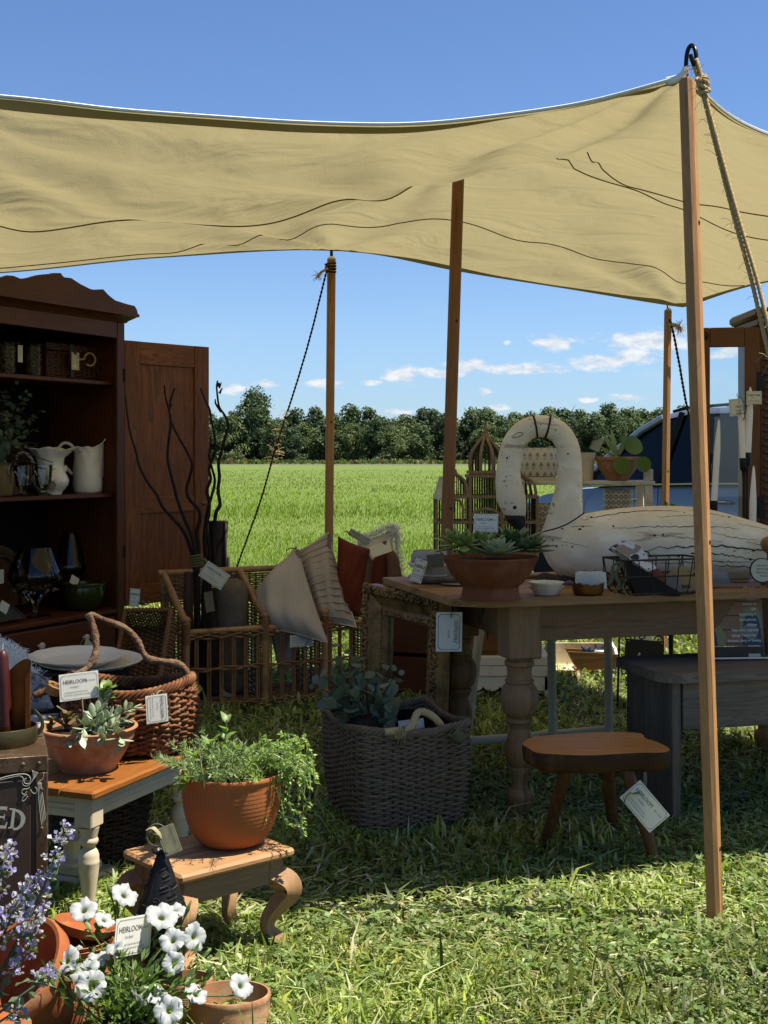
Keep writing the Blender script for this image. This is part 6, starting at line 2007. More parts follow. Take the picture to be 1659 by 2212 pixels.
def dip(u, z):
 a = 2 * pi * u
 c_, s_ = cos(a), sin(a)
 corner = min(1, abs(abs(c_) - abs(s_)) * 1.5)
 return z + .030 * (z / BHt) ** 3 * (-.5 + .8 * (1 - corner)) + .02 * (z / BHt) ** 2 * (1 if False else 0)
weave_loop(gbk, sq, .008, BHt, 38, 48, .0056, .0048, GW, GWS, jit=.22, seed=5, skip=dip, spl=3)
for q in range(4):
 pts = []
 for i in range(170):
  u = i / 170
  x, y = sq(u, 1.0)
  a = 2 * pi * (u * 26 + q / 4)
  pts.append((x * (1 + .022 * cos(a)), y * (1 + .022 * cos(a)), dip(u, BHt) + .012 + .010 * sin(a)))
 MB().tube(pts, .0066, 6, closed=True).build('rim_withy', GW, gbk, angle=180)
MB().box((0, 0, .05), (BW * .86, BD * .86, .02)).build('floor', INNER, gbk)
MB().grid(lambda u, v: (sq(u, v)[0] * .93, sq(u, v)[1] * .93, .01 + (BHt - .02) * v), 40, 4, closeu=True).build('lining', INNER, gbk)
gi = gbk.matrix_basis.inverted()
def B_(px, py, d):
 return gi @ W(px, py, d)
braid(spline([B_(838, 1580, 4.41), B_(862, 1590, 4.41), B_(888, 1570, 4.44), B_(905, 1538, 4.48), B_(935, 1548, 4.48), B_(962, 1578, 4.50), B_(985, 1590, 4.52)], 6), .0135, .035, ROPE, 'rope_handle', gbk)
braid(spline([B_(748, 1568, 4.86), B_(765, 1540, 4.92), B_(790, 1532, 4.98), B_(815, 1545, 5.00)], 6), .012, .035, DROPE, 'rope_handle', gbk)
for a_, b_ in (((866, 1572), (876, 1600)), ((978, 1580), (996, 1588))):
 wrap(gbk, B_(a_[0], a_[1], 4.44), B_(b_[0], b_[1] + 10, 4.44), .020, 5, .0052, RIBBON, 'handle_binding')
for dx in (-9, -3, 3):
 MB().tube(spline([B_(872 + dx, 1572, 4.39), B_(872 + dx, 1590, 4.38), B_(868 + dx, 1608, 4.40)], 4), .006, 6, flat=.4).build('handle_tie', LRIBBON, gbk)
MB().lathe([(0, -.03), (.012, -.03), (.014, .03), (0, .03)], 10, M=Matrix.Translation(B_(848, 1580, 4.40)) @ Matrix.Rotation(pi / 2, 4, 'Y')).build('rope_end', ROPE, gbk)
price_tag(W(890, 1578, 4.52), Vector((1, .25, .06)), Vector((-.05, .25, 1)), .092, .075, 'price2', 'white tag lying inside the rim of the grey willow basket', [[W(888, 1572, 4.48), W(880, 1582, 4.46), W(878, 1568, 4.48)]], WCARD)
coc = thing('felt_ball', 'dark brown furry ball in the grey willow basket under the eucalyptus', 'ball', W(790, 1572, 4.56) + Vector((0, 0, -.02)))
MB().lathe(smoothprof([(0, -.055), (.05, -.045), (.075, 0), (.06, .045), (.02, .062), (0, .06)], 4), 24).build('ball', plain('dark_fur', (0.07, 0.055, 0.045), (0.04, 0.03, 0.025), 40, .95, .6, 200), coc)
fuzz([(0.074 * cos(a) * cos(b), .074 * sin(a) * cos(b), .058 * sin(b)) for a in np.linspace(0, 6.28, 12) for b in (-.3, .2, .7, 1.2)], 300, .014, .0008, plain_cached('dark_fur', (.07, .05, .04)), 'fur', coc, 3)['kind'] = 'stuff'
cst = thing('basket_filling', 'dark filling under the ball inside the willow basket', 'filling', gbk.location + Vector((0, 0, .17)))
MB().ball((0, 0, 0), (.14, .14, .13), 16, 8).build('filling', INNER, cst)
EUD = leafmat('eucalyptus_blue', (0.25, 0.29, 0.18), (0.14, 0.175, 0.105), 20, 0.6, 0.15)
base = W(800, 1610, 4.62)
st = []
for tx, ty, dd in ((738, 1392, 4.62), (700, 1460, 4.6), (688, 1500, 4.55), (780, 1425, 4.66), (842, 1440, 4.62), (858, 1450, 4.55), (720, 1430, 4.70), (815, 1470, 4.5), (752, 1500, 4.48), (845, 1510, 4.5), (700, 1530, 4.5), (842, 1570, 4.46), (770, 1460, 4.75), (826, 1500, 4.7), (680, 1480, 4.65)):
 e = W(tx, ty, dd)
 st.append([base, base.lerp(e, .45) + Vector((0, 0, .05)), e])
euc_plant('eucalyptus_bunch', 'blue green eucalyptus stems with round leaves spilling from the grey willow basket', base, st, leafr=(.021, .037), seed=17, mat=EUD)
# ================================================================ behind and to the right of the table
WPAINT = plain('chipped_white_paint', (0.72, 0.69, 0.62), (0.65, 0.62, 0.55), 9, 0.65, 0.25, 40, dirt=(0.40, 0.34, 0.24), keep=True)
CHEST = wood('brown_chest_wood', (0.40, 0.19, 0.055), (0.24, 0.105, 0.03), 'Z', 1.2, 0.55, 0.3)
def onP(px, py, z):
 return W(px, py, (CAMZ - z) * FPX / (py - HY))
# low white box with scalloped skirt, brown chest on it
d = 7.0
K = d / FPX
lb = thing('scalloped_box', 'low white painted box with a scalloped skirt on the grass behind the table', 'box', Vector(((1080 - CX) * K, d, 0)))
hw = 108 * K
MB().box((0, .16, .165), (2 * hw, .32, .11), .003).build('case', WPAINT, lb)
MB().box((0, -.004, .192), (2 * hw - .03, .008, .045), .002).build('board', WPAINT, lb)
MB().box((0, -.004, .138), (2 * hw - .03, .008, .052), .002).build('board', WPAINT, lb)
poly = [(-hw, .115), (-hw, .03)]
ns = 6
for i in range(ns):
 x0 = -hw + 2 * hw * i / ns
 for q in range(1, 9):
  a = pi * q / 8
  poly.append((x0 + hw / ns * (1 - cos(a)), .062 - .032 * sin(a)))
poly += [(hw, .115)]
MB().prism(poly, .0, .015).build('skirt', WPAINT, lb, angle=20)
for x in (-hw + .015, hw - .015):
 MB().box((x, .15, .055), (.03, .30, .11), .002).build('side', WPAINT, lb)
MB().box((0, .29, .06), (2 * hw - .07, .01, .11)).build('dark_back', INNER, lb)
ch = thing('chest', 'tall brown wooden chest with an inlaid spade motif, carrying the bird cage', 'chest', Vector(((1045 - CX) * K, d + .02, .2205)))
MB().box((0, .13, .268), (.50, .26, .536), .004).build('case', CHEST, ch)
MB().box((0, -.003, .10), (.44, .012, .16), .003).build('drawer_front', CHEST, ch)
sp = MB()
sp.prism([(0, .165), (.014, .142), (.016, .132), (.006, .130), (.003, .134), (.002, .085), (-.002, .085), (-.003, .134), (-.006, .130), (-.016, .132), (-.014, .142)], -.0125, -.009, M=TR(.022, 0, 0))
sp.build('inlay', INNER, ch)
# ---------------------------------------------------------------- bird cage
CAGE = wood('grey_brown_cage_wood', (0.50, 0.40, 0.30), (0.32, 0.25, 0.18), 'Z', 3, 0.7, 0.3, wear=(0.60, 0.50, 0.40))
CWIRE = plain('rusty_wire', (0.06, 0.045, 0.03), (0.04, 0.03, 0.02), 60, 0.6, 0.2, 200)
d = 7.14
K = d / FPX
cg = thing('bird_cage', 'domed wooden bird cage with wings and thin wires behind the swan', 'bird cage', Vector(((1048 - CX) * K, d, .7585)))
CG0 = 1.3 - .7585
def cz(py):
 return CG0 * 0 + (1.3 + (HY - py) * K) - .7585
def cx(px):
 return (px - 1048) * K
D2 = .12
b = .0095
zt = [cz(1199), cz(1126), cz(1072), cz(1028)]
def bar(name, a, b_, w_=.016):
 a, b_ = np.array(a), np.array(b_)
 c = (a + b_) / 2
 s = np.abs(b_ - a) + w_
 MB().box(c, s, .002).build(name, CAGE, cg)
for x in (cx(941), cx(1013), cx(1080), cx(1155)):
 for y in (-D2, D2):
  wing = x in (cx(941), cx(1155))
  bar('post', (x, y, 0), (x, y, zt[2] if wing else zt[3]))
for z, x0, x1 in ((.008, cx(941), cx(1155)), (zt[1], cx(941), cx(1155)), (zt[2], cx(941), cx(1155)), (zt[3], cx(1010), cx(1083)), (zt[3] + .02, cx(1014), cx(1080))):
 for y in (-D2, D2):
  bar('rail', (x0, y - .001, z), (x1, y - .001, z), .017)
 for x in (x0, x1):
  bar('rail', (x + .0005, -D2, z), (x + .0005, D2, z), .015)
MB().box((0, 0, .004), (cx(1155) - cx(941), 2 * D2, .008)).build('floor', CAGE, cg)
wr_ = MB()
def wires(x0, x1, y, z0, z1, n):
 for i in range(1, n):
  x = x0 + (x1 - x0) * i / n
  zz = z1(x) if callable(z1) else z1
  wr_.tube([(x, y, z0), (x, y, zz)], .0032, 4, caps=False)
for y in (-D2, D2):
 wires(cx(941), cx(1013), y, 0, zt[2], 13)
 wires(cx(1013), cx(1080), y, 0, zt[3], 13)
 wires(cx(1080), cx(1155), y, 0, zt[2], 13)
for x in (cx(941), cx(1155)):
 for i in range(1, 10):
  y = -D2 + 2 * D2 * i / 10
  wr_.tube([(x, y, 0), (x, y, zt[2])], .0032, 4, caps=False)
# scrolled wing tops
for sg, xo, xi in ((-1, cx(945), cx(1011)), (1, cx(1152), cx(1083))):
 sc = [(cx(1048 + sg * 68), cz(1008)), (cx(1048 + sg * 72), cz(1022)), (cx(1048 + sg * 84), cz(1032)), (cx(1048 + sg * 98), cz(1040)), (cx(1048 + sg * 103), cz(1056)), (cx(1048 + sg * 104), cz(1070))] if sg > 0 else \
  [(cx(980), cz(1014)), (cx(984), cz(1024)), (cx(995), cz(1032)), (cx(1003), cz(1043)), (cx(1007), cz(1056)), (cx(1008), cz(1070))]
 for y in (-D2, D2):
  MB().tube(spline([(a, y, c) for a, c in sc], 5), .0085, 6).build('scroll', CAGE, cg)
  for q in range(7):
   a = sc[1 + q % 4]
   wr_.tube([(a[0] - .006 * q * sg, y, zt[2]), (a[0] - .006 * q * sg, y, a[1] - .01)], .0032, 4, caps=False)
# dome
ap = (0.0, 0.0, cz(938))
for i in range(8):
 a = 2 * pi * i / 8 + .39
 rx, ry = cx(1080) * 1.02, D2 * 1.0
 prof = [(1.0, 1024), (1.06, 1005), (1.03, 985), (.78, 968), (.42, 954), (.20, 944), (.10, 936)]
 MB().tube(spline([(rx * 1.0 * r_ * cos(a), ry * r_ * sin(a), cz(y)) for r_, y in prof], 4), .0085, 6).build('dome_rib', CAGE, cg)
for i in range(26):
 a = 2 * pi * i / 26
 prof = [(.96, 1024), (1.0, 1005), (.96, 986), (.72, 970), (.36, 956), (.14, 946)]
 wr_.tube([(cx(1080) * r_ * cos(a), D2 * r_ * sin(a), cz(y)) for r_, y in prof], .0030, 4, caps=False)
wr_.build('wires', CWIRE, cg)['kind'] = 'stuff'
MB().lathe([(0, 0), (.012, 0), (.016, .006), (.013, .012), (.016, .018), (.010, .022), (.0095, .05), (.007, .058), (.010, .064), (.008, .073), (0, .076)], 14, c=(0, 0, cz(940))).build('finial', CAGE, cg)
arch = [(cx(1046) + cx(1081) * 1.0 * cos(a), -D2 - .006, cz(1122) + .062 * sin(a)) for a in np.linspace(0, pi, 14)]
MB().tube(arch, .009, 6).build('door_arch', CAGE, cg)
for x in (arch[0][0], arch[-1][0], cx(1046)):
 MB().tube([(x, -D2 - .006, cz(1122)), (x, -D2 - .006, 0)], .007, 6).build('door_post', CAGE, cg)
a2 = [(cx(985) + .030 * cos(a), -D2 - .006, cz(1098) + .05 * sin(a)) for a in np.linspace(0, pi, 12)]
MB().tube([(a2[0][0], a2[0][1], cz(1122))] + a2 + [(a2[-1][0], a2[-1][1], cz(1122))], .007, 6).build('side_door', CAGE, cg)
MB().tube([(cx(1030), 0, cz(1080)), (cx(1065), 0, cz(1080)), (cx(1065), 0, cz(1104))], .0025, 6).build('perch', CWIRE, cg)
price_tag(W(953, 1055, d - .16), Vector((1, .45, -.32)), Vector((.02, 0, 1)), .062, .125, 'vdef', 'cream tag hung on the left corner of the bird cage')
# ---------------------------------------------------------------- white plant stand with pots
d = 7.55
K = d / FPX
zs = 1.3 - 53 * K
ps_ = thing('plant_stand', 'white chipped two tier plant stand behind the swan', 'plant stand', Vector(((1270 - CX) * K, d, 0)))
x0, x1 = (1118 - 1270) * K, (1398 - 1270) * K
MB().box(((x0 + x1) / 2, .0, zs - .011), (x1 - x0 + .03, .30, .022), .004).build('top_shelf', WPAINT, ps_)
zl_ = 1.3 - 168 * K
MB().box(((x0 + x1) / 2, .0, zl_ - .011), (x1 - x0 - .04, .27, .022), .004).build('lower_shelf', WPAINT, ps_)
for x in (x0 + .02, x1 - .018):
 for y in (-.125, .125):
  MB().box((x, y, zs / 2 - .012), (.042, .034, zs - .024), .003).build('leg', WPAINT, ps_)
for y in (-.12,):
 MB().box((x1 - .018, y, zs + .035), (.050, .036, .065), .004).build('corner_block', WPAINT, ps_)
def pattern(name, bg, fg, scale, kind):
 m, k = new_mat(name)
 uv = k.n('ShaderNodeSeparateXYZ', {0: k.obj()})
 ang = k.math('ARCTAN2', uv.outputs[1], uv.outputs[0])
 U = k.math('MULTIPLY', ang, scale[0])
 V = k.math('MULTIPLY', uv.outputs[2], scale[1])
 row = k.math('FLOOR', V)
 U = k.math('ADD', U, k.math('MULTIPLY', k.math('MODULO', row, 2.0), 0.5))
 fu = k.math('SUBTRACT', k.math('FRACT', U), 0.5)
 fv = k.math('SUBTRACT', k.math('FRACT', V), 0.5)
 P_ = k.n('ShaderNodeCombineXYZ', {0: fu, 1: fv, 2: 0.0}).outputs[0]
 def disc(x, y, r_):
  return k.math('LESS_THAN', k.vmath('LENGTH', k.vmath('SUBTRACT', P_, (x, y, 0))), r_)
 if kind == 'flower':
  f = disc(0, .28, .13)
  for (x, y, r_) in ((-.14, .10, .12), (.14, .10, .12)):
   f = k.math('MAXIMUM', f, disc(x, y, r_))
  st = k.math('MULTIPLY', k.math('LESS_THAN', k.math('ABSOLUTE', fu), .025), k.math('LESS_THAN', fv, .1))
  st = k.math('MULTIPLY', st, k.math('GREATER_THAN', fv, -.35))
  lf = k.math('LESS_THAN', k.math('ABSOLUTE', k.math('SUBTRACT', k.math('ADD', fv, .30), k.math('MULTIPLY', k.math('ABSOLUTE', fu), .7))), .035)
  lf = k.math('MULTIPLY', lf, k.math('LESS_THAN', k.math('ABSOLUTE', fu), .25))
  f = k.math('MAXIMUM', f, k.math('MAXIMUM', st, lf))
 else:
  ln_ = k.vmath('LENGTH', P_)
  f = k.math('MULTIPLY', k.math('LESS_THAN', ln_, .30), k.math('GREATER_THAN', ln_, .15))
  f = k.math('MAXIMUM', f, k.math('LESS_THAN', k.math('ABSOLUTE', k.math('SUBTRACT', k.math('ADD', k.math('ABSOLUTE', fu), k.math('ABSOLUTE', fv)), .5)), .07))
 side = k.math('LESS_THAN', k.math('ABSOLUTE', k.n('ShaderNodeSeparateXYZ', {0: k.n('ShaderNodeNewGeometry').outputs['Normal']}).outputs[2]), .5)
 finish(k, k.mix(k.math('MULTIPLY', f, side), bg, fg), .45, k.bump(k.noise(k.obj(), 60, 3), .05))
 return m
PATF = pattern('flower_block_print', (0.62, 0.55, 0.42), (0.26, 0.18, 0.10), (2.55, 18.0), 'flower')
PATR = pattern('ring_block_print', (0.60, 0.54, 0.42), (0.20, 0.125, 0.07), (2.9, 30.0), 'ring')
W1 = plain('cream_ceramic', (0.62, 0.58, 0.5), (0.56, 0.52, 0.45), 14, 0.4, 0.05, 30, keep=True)
R_ = 41 * K
fp_ = thing('patterned_pot', 'large cream pot printed with brown flower sprigs, seen through the swan neck', 'pot', Vector(((1164 - CX) * K, d, zs + .001)))
MB().lathe([(0, 0), (R_ * .90, 0), (R_ * .92, 8 * K), (R_ * .86, 9 * K), (0, 9 * K)], 40).build('saucer', W1, fp_)
MB().lathe([(0, 9.5 * K), (R_ * .96, 9.5 * K), (R_, 12 * K), (R_ * 1.0, 68 * K), (R_ * .97, 70 * K), (R_ * .92, 66 * K), (0, 60 * K)], 48).build('pot', PATF, fp_)
wp = thing('tapered_pot', 'tall white tapered pot of dark fern beside the swan neck', 'planter', Vector(((1266 - CX) * K, d - .02, zs + .001)))
R_ = 17 * K
MB().lathe([(0, 0), (R_ * .75, 0), (R_ * 1.15, 60 * K), (R_ * 1.0, 60 * K), (0, 54 * K)], 24).build('pot', W1, wp)
FERN = leafmat('fern_green', (0.085, 0.13, 0.045), (0.05, 0.085, 0.03), 30, 0.6, 0.3)
rr = np.random.default_rng(31)
fb = MB()
Vq, Fq = leaf_geo(1, .42, .2, 0, nu=3)
for i in range(34):
 a = rr.uniform(0, 2 * pi)
 L = rr.uniform(.12, .25)
 out = rr.uniform(.25, .8)
 P = spline([(0, 0, 58 * K), (cos(a) * L * .35 * out, sin(a) * L * .35 * out, 58 * K + L * .55), (cos(a) * L * out, sin(a) * L * out, 58 * K + L * (1.0 - .55 * out))], 7)
 fb.tube(P, .0012, 4)
 for j in range(3, len(P)):
  for sg in (-1, 1):
   dr = nrm(P[j] - P[j - 1])
   sd = nrm(np.cross(dr, [0, 0, 1.0])) * sg + dr * .4
   s_ = .03 * (1 - j / len(P) * .6)
   fb.add(Vq * s_, Fq, aim(P[j], sd, rr.uniform(-.4, .4)))
fb.build('fronds', FERN, wp, angle=180)['kind'] = 'stuff'
price_tag(W(1287, 958, d + .02), Vector((1, .5, -.4)), Vector((.4, 0, 1)), .085, .08, 'blank', 'cream tag stuck in the fern pot')
pb_ = thing('pilea_bowl', 'terracotta bowl of round leaved pilea at the right of the white plant stand', 'planter', Vector(((1332 - CX) * K, d - .03, zs + .001)))
R_ = 47 * K
MB().lathe(smoothprof([(0, 0), (R_ * .42, 0), (R_ * .55, 6 * K), (R_ * .85, 26 * K), (R_ * .96, 42 * K)], 4) + [(R_ * 1.02, 44 * K), (R_ * 1.02, 50 * K), (R_ * .95, 51 * K), (R_ * .88, 42 * K), (0, 40 * K)], 40).build('bowl', PTERRA, pb_)
MB().lathe([(R_ * .9, 44 * K), (0, 46 * K)], 24).build('soil', SOIL, pb_)
PIL = leafmat('pilea_leaf', (0.19, 0.28, 0.05), (0.13, 0.21, 0.04), 20, 0.3, 0.25)
PILS = leafmat('pale_leaf', (0.38, 0.46, 0.22), (0.28, 0.36, 0.15), 20, 0.4, 0.3)
pd = d - .03
Vr, Fr = leaf_geo(1, 1.0, .05, .10, shape='round', nu=9)
rme = MB().add(Vr, Fr).mesh('leaf', PIL, angle=180)
Vl, Fl = leaf_geo(1, .20, .15, .1, nu=6)
lme = MB().add(Vl, Fl).mesh('leaf', PILS, angle=180)
PI_ = pb_.matrix_basis.inverted()
def flatleaf(me, px, py, dd, size, nrmv, updir, parent, Pinv):
 """leaf facing nrmv, its stalk end opposite updir"""
 n = Vector(nrmv).normalized()
 u = Vector(updir)
 u = (u - n * u.dot(n)).normalized()
 y = n.cross(u)
 c = W(px, py, dd)
 o = link('leaf', me, parent)
 o.matrix_basis = Pinv @ (frame(c - u * size / 2, u, y, n) @ Matrix.Diagonal((size, size, size, 1)))
 return o
stb = MB()
for px, py, sz, dz_ in ((1368, 962, 44, 0), (1343, 1006, 40, -.17), (1389, 1003, 36, -.15), (1350, 952, 26, .04), (1312, 1000, 16, -.06)):
 s_ = sz * K
 dd = pd + dz_
 flatleaf(rme, px, py, dd, s_, (.25, -1, .35), (.3, 0, .2 if py < 980 else -1), pb_, PI_)
 stb.tube([PI_ @ W(1330, 997, pd), PI_ @ W((1330 + px) / 2, (997 + py) / 2 - 12, (pd + dd) / 2), PI_ @ W(px, py, dd)], .003, 5)
for px, py, L, up in ((1318, 960, 60, (-.5, 0, 1)), (1326, 955, 66, (.0, .1, 1)), (1312, 975, 40, (-.8, -.2, .8)), (1345, 962, 50, (.5, 0, 1)), (1330, 975, 44, (.3, -.3, 1))):
 flatleaf(lme, px, py, pd, L * K, (.3, -1, .2), up, pb_, PI_)
stb.build('stalks', PILS, pb_)
r1 = thing('patterned_pot', 'cream pot with brown ring pattern on the lower tier above the swan back', 'pot', Vector(((1334 - CX) * K, d - .02, zl_ + .001)))
R_ = 31.5 * K
HT = (1153 - 1058) * K
MB().lathe([(0, 0), (R_ * .95, 0), (R_, .01), (R_, HT), (R_ * .94, HT), (R_ * .9, HT * .9), (0, HT * .85)], 48).build('pot', PATR, r1)
r2_ = thing('patterned_pot', 'darker ring patterned pot half hidden between the swan neck and the bird cage', 'pot', Vector(((1172 - CX) * K, d - .02, zl_ + .001)))
R_ = 38 * K
HT = (1153 - 1088) * K
MB().lathe([(0, 0), (R_ * .95, 0), (R_, .01), (R_, HT), (R_ * .94, HT), (R_ * .9, HT * .9), (0, HT * .85)], 48).build('pot', PATR, r2_)
# parsley-like plant on a stand behind the swan
pp = thing('herb_pot', 'pot of pale curly green herb showing above the swan back by the farthest pole', 'planter', Vector(((1450 - CX) * 6.4 / FPX, 6.4, 0)))
MB().tube([(0, 0, 0), (0, 0, .80)], .011, 8).build('stand', STEEL, pp)
MB().lathe([(0, .801), (.06, .801), (.085, .93), (.07, .93), (0, .91)], 24).build('pot', TERRA, pp)
def leaf_cloud(n, fn, smin, smax, mat, tints, seed, aspect=.5, flat=0.0):
 """many small rhombic leaves at fn(rng)->(point, outward)"""
 r = np.random.default_rng(seed)
 V, T = [], []
 for i in range(n):
  p, dr = fn(r)
  p, dr = np.array(p), nrm(np.array(dr) + r.normal(size=3) * .35)
  side = nrm(np.cross(dr, r.normal(size=3)))
  L = r.uniform(smin, smax)
  V += [p, p + dr * L * .5 + side * L * aspect * .5, p + dr * L, p + dr * L * .5 - side * L * aspect * .5]
  t_ = np.array(tints[int(r.integers(0, len(tints)))]) * r.uniform(.75, 1.25)
  T += [t_] * 4
 V = np.array(V)
 return raw_mesh('leaves', V, np.arange(len(V)).reshape(-1, 4), mat, np.array(T))
HERBL = leafmat('herb_leaf', None, None, attr=True, trans=0.35, rough=0.5, spec=0.4)
def dome(cx_, cy_, cz_, rx, ry, rz):
 def f(r):
  v = r.normal(size=3)
  v /= np.linalg.norm(v)
  v[2] = abs(v[2])
  q = r.uniform(.45, 1) ** .6
  return (cx_ + v[0] * rx * q, cy_ + v[1] * ry * q, cz_ + v[2] * rz * q), v + np.array([0, 0, .3])
 return f
link('foliage', leaf_cloud(900, dome(0, 0, .93, .115, .10, .125), .012, .03, HERBL, [(.20, .30, .07), (.30, .38, .12), (.12, .2, .05)], 5, .8), pp)['kind'] = 'stuff'
link('foliage', leaf_cloud(240, dome(-.085, -.02, .90, .05, .05, .07), .012, .03, HERBL, [(.20, .30, .07), (.30, .38, .12)], 6, .8), pp)['kind'] = 'stuff'
# ---------------------------------------------------------------- parked car
PAINT, k = new_mat('blue_grey_paint')
finish(k, (0.17, 0.185, 0.21), 0.3, None, Metallic=0.3, Coat_Weight=1.0, Coat_Roughness=0.03)
CGLASS, k = new_mat('tinted_glass')
finish(k, (0.006, 0.009, 0.012), 0.03, None, Specular_IOR_Level=0.22)
RUB = plain('black_rubber', (0.014, 0.014, 0.014), (0.022, 0.022, 0.022), 40, 0.7, 0.2)
CHR = plain('bright_trim', (0.55, 0.56, 0.58), (0.5, 0.5, 0.52), 40, 0.2, 0, Metallic=1.0)
th = radians(52)
fdir = Vector((-cos(th), sin(th), 0))
ndir = Vector((-sin(th), -cos(th), 0))
ref = Vector((1.944, 12.5, 0))
org = ref - fdir * .85 - ndir * .93
car = thing('parked_car', 'blue grey estate car parked on the grass behind the stall', 'car', M=frame(org, fdir, -ndir, Vector((0, 0, 1))))
# local: +x front, -y the side towards the stall
sec = [(-2.30, .55, 1.02, .62), (-2.22, .32, 1.08, .86), (-1.8, .24, 1.09, .92), (-.6, .22, 1.06, .935), (.5, .22, 1.03, .935), (1.0, .23, 1.00, .93), (1.5, .25, .93, .90), (1.85, .30, .84, .82), (2.08, .40, .70, .66)]
body = MB()
rows = []
for (x, zb, zt_, hw_) in sec:
 ring = []
 for (fy, fz) in ((-.82, 0), (-.97, .12), (-1.0, .45), (-.985, .8), (-.93, .97), (-.75, 1.0), (0, 1.03), (.75, 1.0), (.93, .97), (.985, .8), (1.0, .45), (.97, .12), (.82, 0)):
  ring.append((x, fy * hw_, zb + (zt_ - zb) * fz))
 rows.append(ring)
m_ = len(rows[0])
V = [p for r_ in rows for p in r_]
F = [(j * m_ + i, (j + 1) * m_ + i, (j + 1) * m_ + (i + 1) % m_, j * m_ + (i + 1) % m_) for j in range(len(rows) - 1) for i in range(m_)]
F += [tuple(range(m_)), tuple(range(len(rows) * m_ - 1, (len(rows) - 1) * m_ - 1, -1))]
body.add(V, F).build('body', PAINT, car, angle=50)
# greenhouse: glass with roof and pillars over it
gh = [(-2.18, 1.06, .84, 1.08, .80), (-2.0, 1.07, .86, 1.50, .68), (-1.75, 1.07, .88, 1.64, .64), (-.9, 1.06, .90, 1.715, .66), (-.2, 1.05, .90, 1.715, .66), (.15, 1.04, .89, 1.66, .65), (.55, 1.03, .87, 1.42, .70), (.95, 1.01, .84, 1.10, .79), (1.05, 1.0, .82, 1.02, .80)]
V, F = [], []
for (x, zb, wb_, zt_, wt) in gh:
 V += [(x, -wb_, zb), (x, -wt, zt_), (x, 0, zt_ + .025), (x, wt, zt_), (x, wb_, zb)]
n_ = len(gh)
F = [(j * 5 + i, (j + 1) * 5 + i, (j + 1) * 5 + i + 1, j * 5 + i + 1) for j in range(n_ - 1) for i in range(4)]
MB().add(V, F).build('windows', CGLASS, car, angle=30)
rf = MB()
V = []
for (x, zb, wb_, zt_, wt) in gh[1:6]:
 V += [(x, -wt - .03, zt_ - .035), (x, -wt + .01, zt_ + .018), (x, 0, zt_ + .05), (x, wt - .01, zt_ + .018), (x, wt + .03, zt_ - .035)]
rf.add(V, [(j * 5 + i, (j + 1) * 5 + i, (j + 1) * 5 + i + 1, j * 5 + i + 1) for j in range(4) for i in range(4)])
rf.build('roof', PAINT, car, angle=60)
for s_ in (-1, 1):
 MB().tube([(.10, s_ * .69, 1.66), (.35, s_ * .715, 1.54), (.7, s_ * .78, 1.29), (1.05, s_ * .83, 1.01)], .032, 6, flat=.7).build('pillar', PAINT, car)
 MB().tube([(-.12, s_ * .685, 1.70), (-.02, s_ * .91, 1.04)], .035, 6, flat=.4).build('pillar', RUB, car)
 MB().tube([(-1.12, s_ * .675, 1.69), (-1.08, s_ * .915, 1.05)], .04, 6, flat=.4).build('pillar', RUB, car)
 MB().tube([(-1.80, s_ * .67, 1.62), (-2.02, s_ * .76, 1.36), (-2.15, s_ * .86, 1.08)], .06, 6, flat=.5).build('pillar', PAINT, car)
 MB().tube([(.95, s_ * .875, 1.005), (.4, s_ * .905, 1.03), (-.5, s_ * .92, 1.055), (-1.7, s_ * .905, 1.075)], .012, 6).build('window_trim', CHR, car)
 MB().tube([(.05, s_ * .60, 1.715), (-.1, s_ * .60, 1.745), (-.8, s_ * .60, 1.768), (-1.6, s_ * .585, 1.73), (-1.68, s_ * .58, 1.70)], .014, 6).build('roof_rail', RUB, car)
 mr = MB()
 mr.ball((.74, s_ * 1.05, 1.10), (.07, .12, .085), 14, 10)
 mr.build('wing_mirror', PAINT, car)
 MB().box((.665, s_ * 1.05, 1.10), (.012, .17, .11), .004).build('mirror_glass', CHR, car)
 for x in (.10, -.85):
  MB().tube([(x, s_ * .945, .90), (x + .03, s_ * .965, .905), (x + .17, s_ * .965, .905), (x + .20, s_ * .945, .90)], .014, 6).build('door_handle', CHR, car)
 for x in (-.02, -1.05, .92):
  MB().tube([(x, s_ * .938, .30), (x - .01, s_ * .941, .6), (x - .03, s_ * .935, 1.02)], .0045, 4).build('door_gap', RUB, car)
 for x in (1.36, -1.36):
  ar_ = [(x + .39 * cos(a), s_ * .925, .36 + .39 * sin(a)) for a in np.linspace(-.25, pi + .25, 20)]
  MB().tube(ar_, .035, 6).build('wheel_arch', RUB, car)
  wh = thing('wheel', None, None)
  wh.parent = car
  wh.matrix_basis = TR(x, s_ * .80, .335) @ Matrix.Rotation(pi / 2, 4, 'X')
  MB().lathe([(.18, -.10), (.30, -.11), (.335, -.07), (.335, .07), (.30, .11), (.18, .10)], 30).build('tyre', RUB, wh)
  MB().lathe([(0, -.09), (.19, -.08), (.20, -.02), (.20, .08), (0, .09)], 24).build('rim', CHR, wh)
for y in (-.38, .38):
 for x in (-.05, -.95):
  MB().box((x, y, 1.18), (.12, .30, .24), .05).build('headrest', RUB, car)
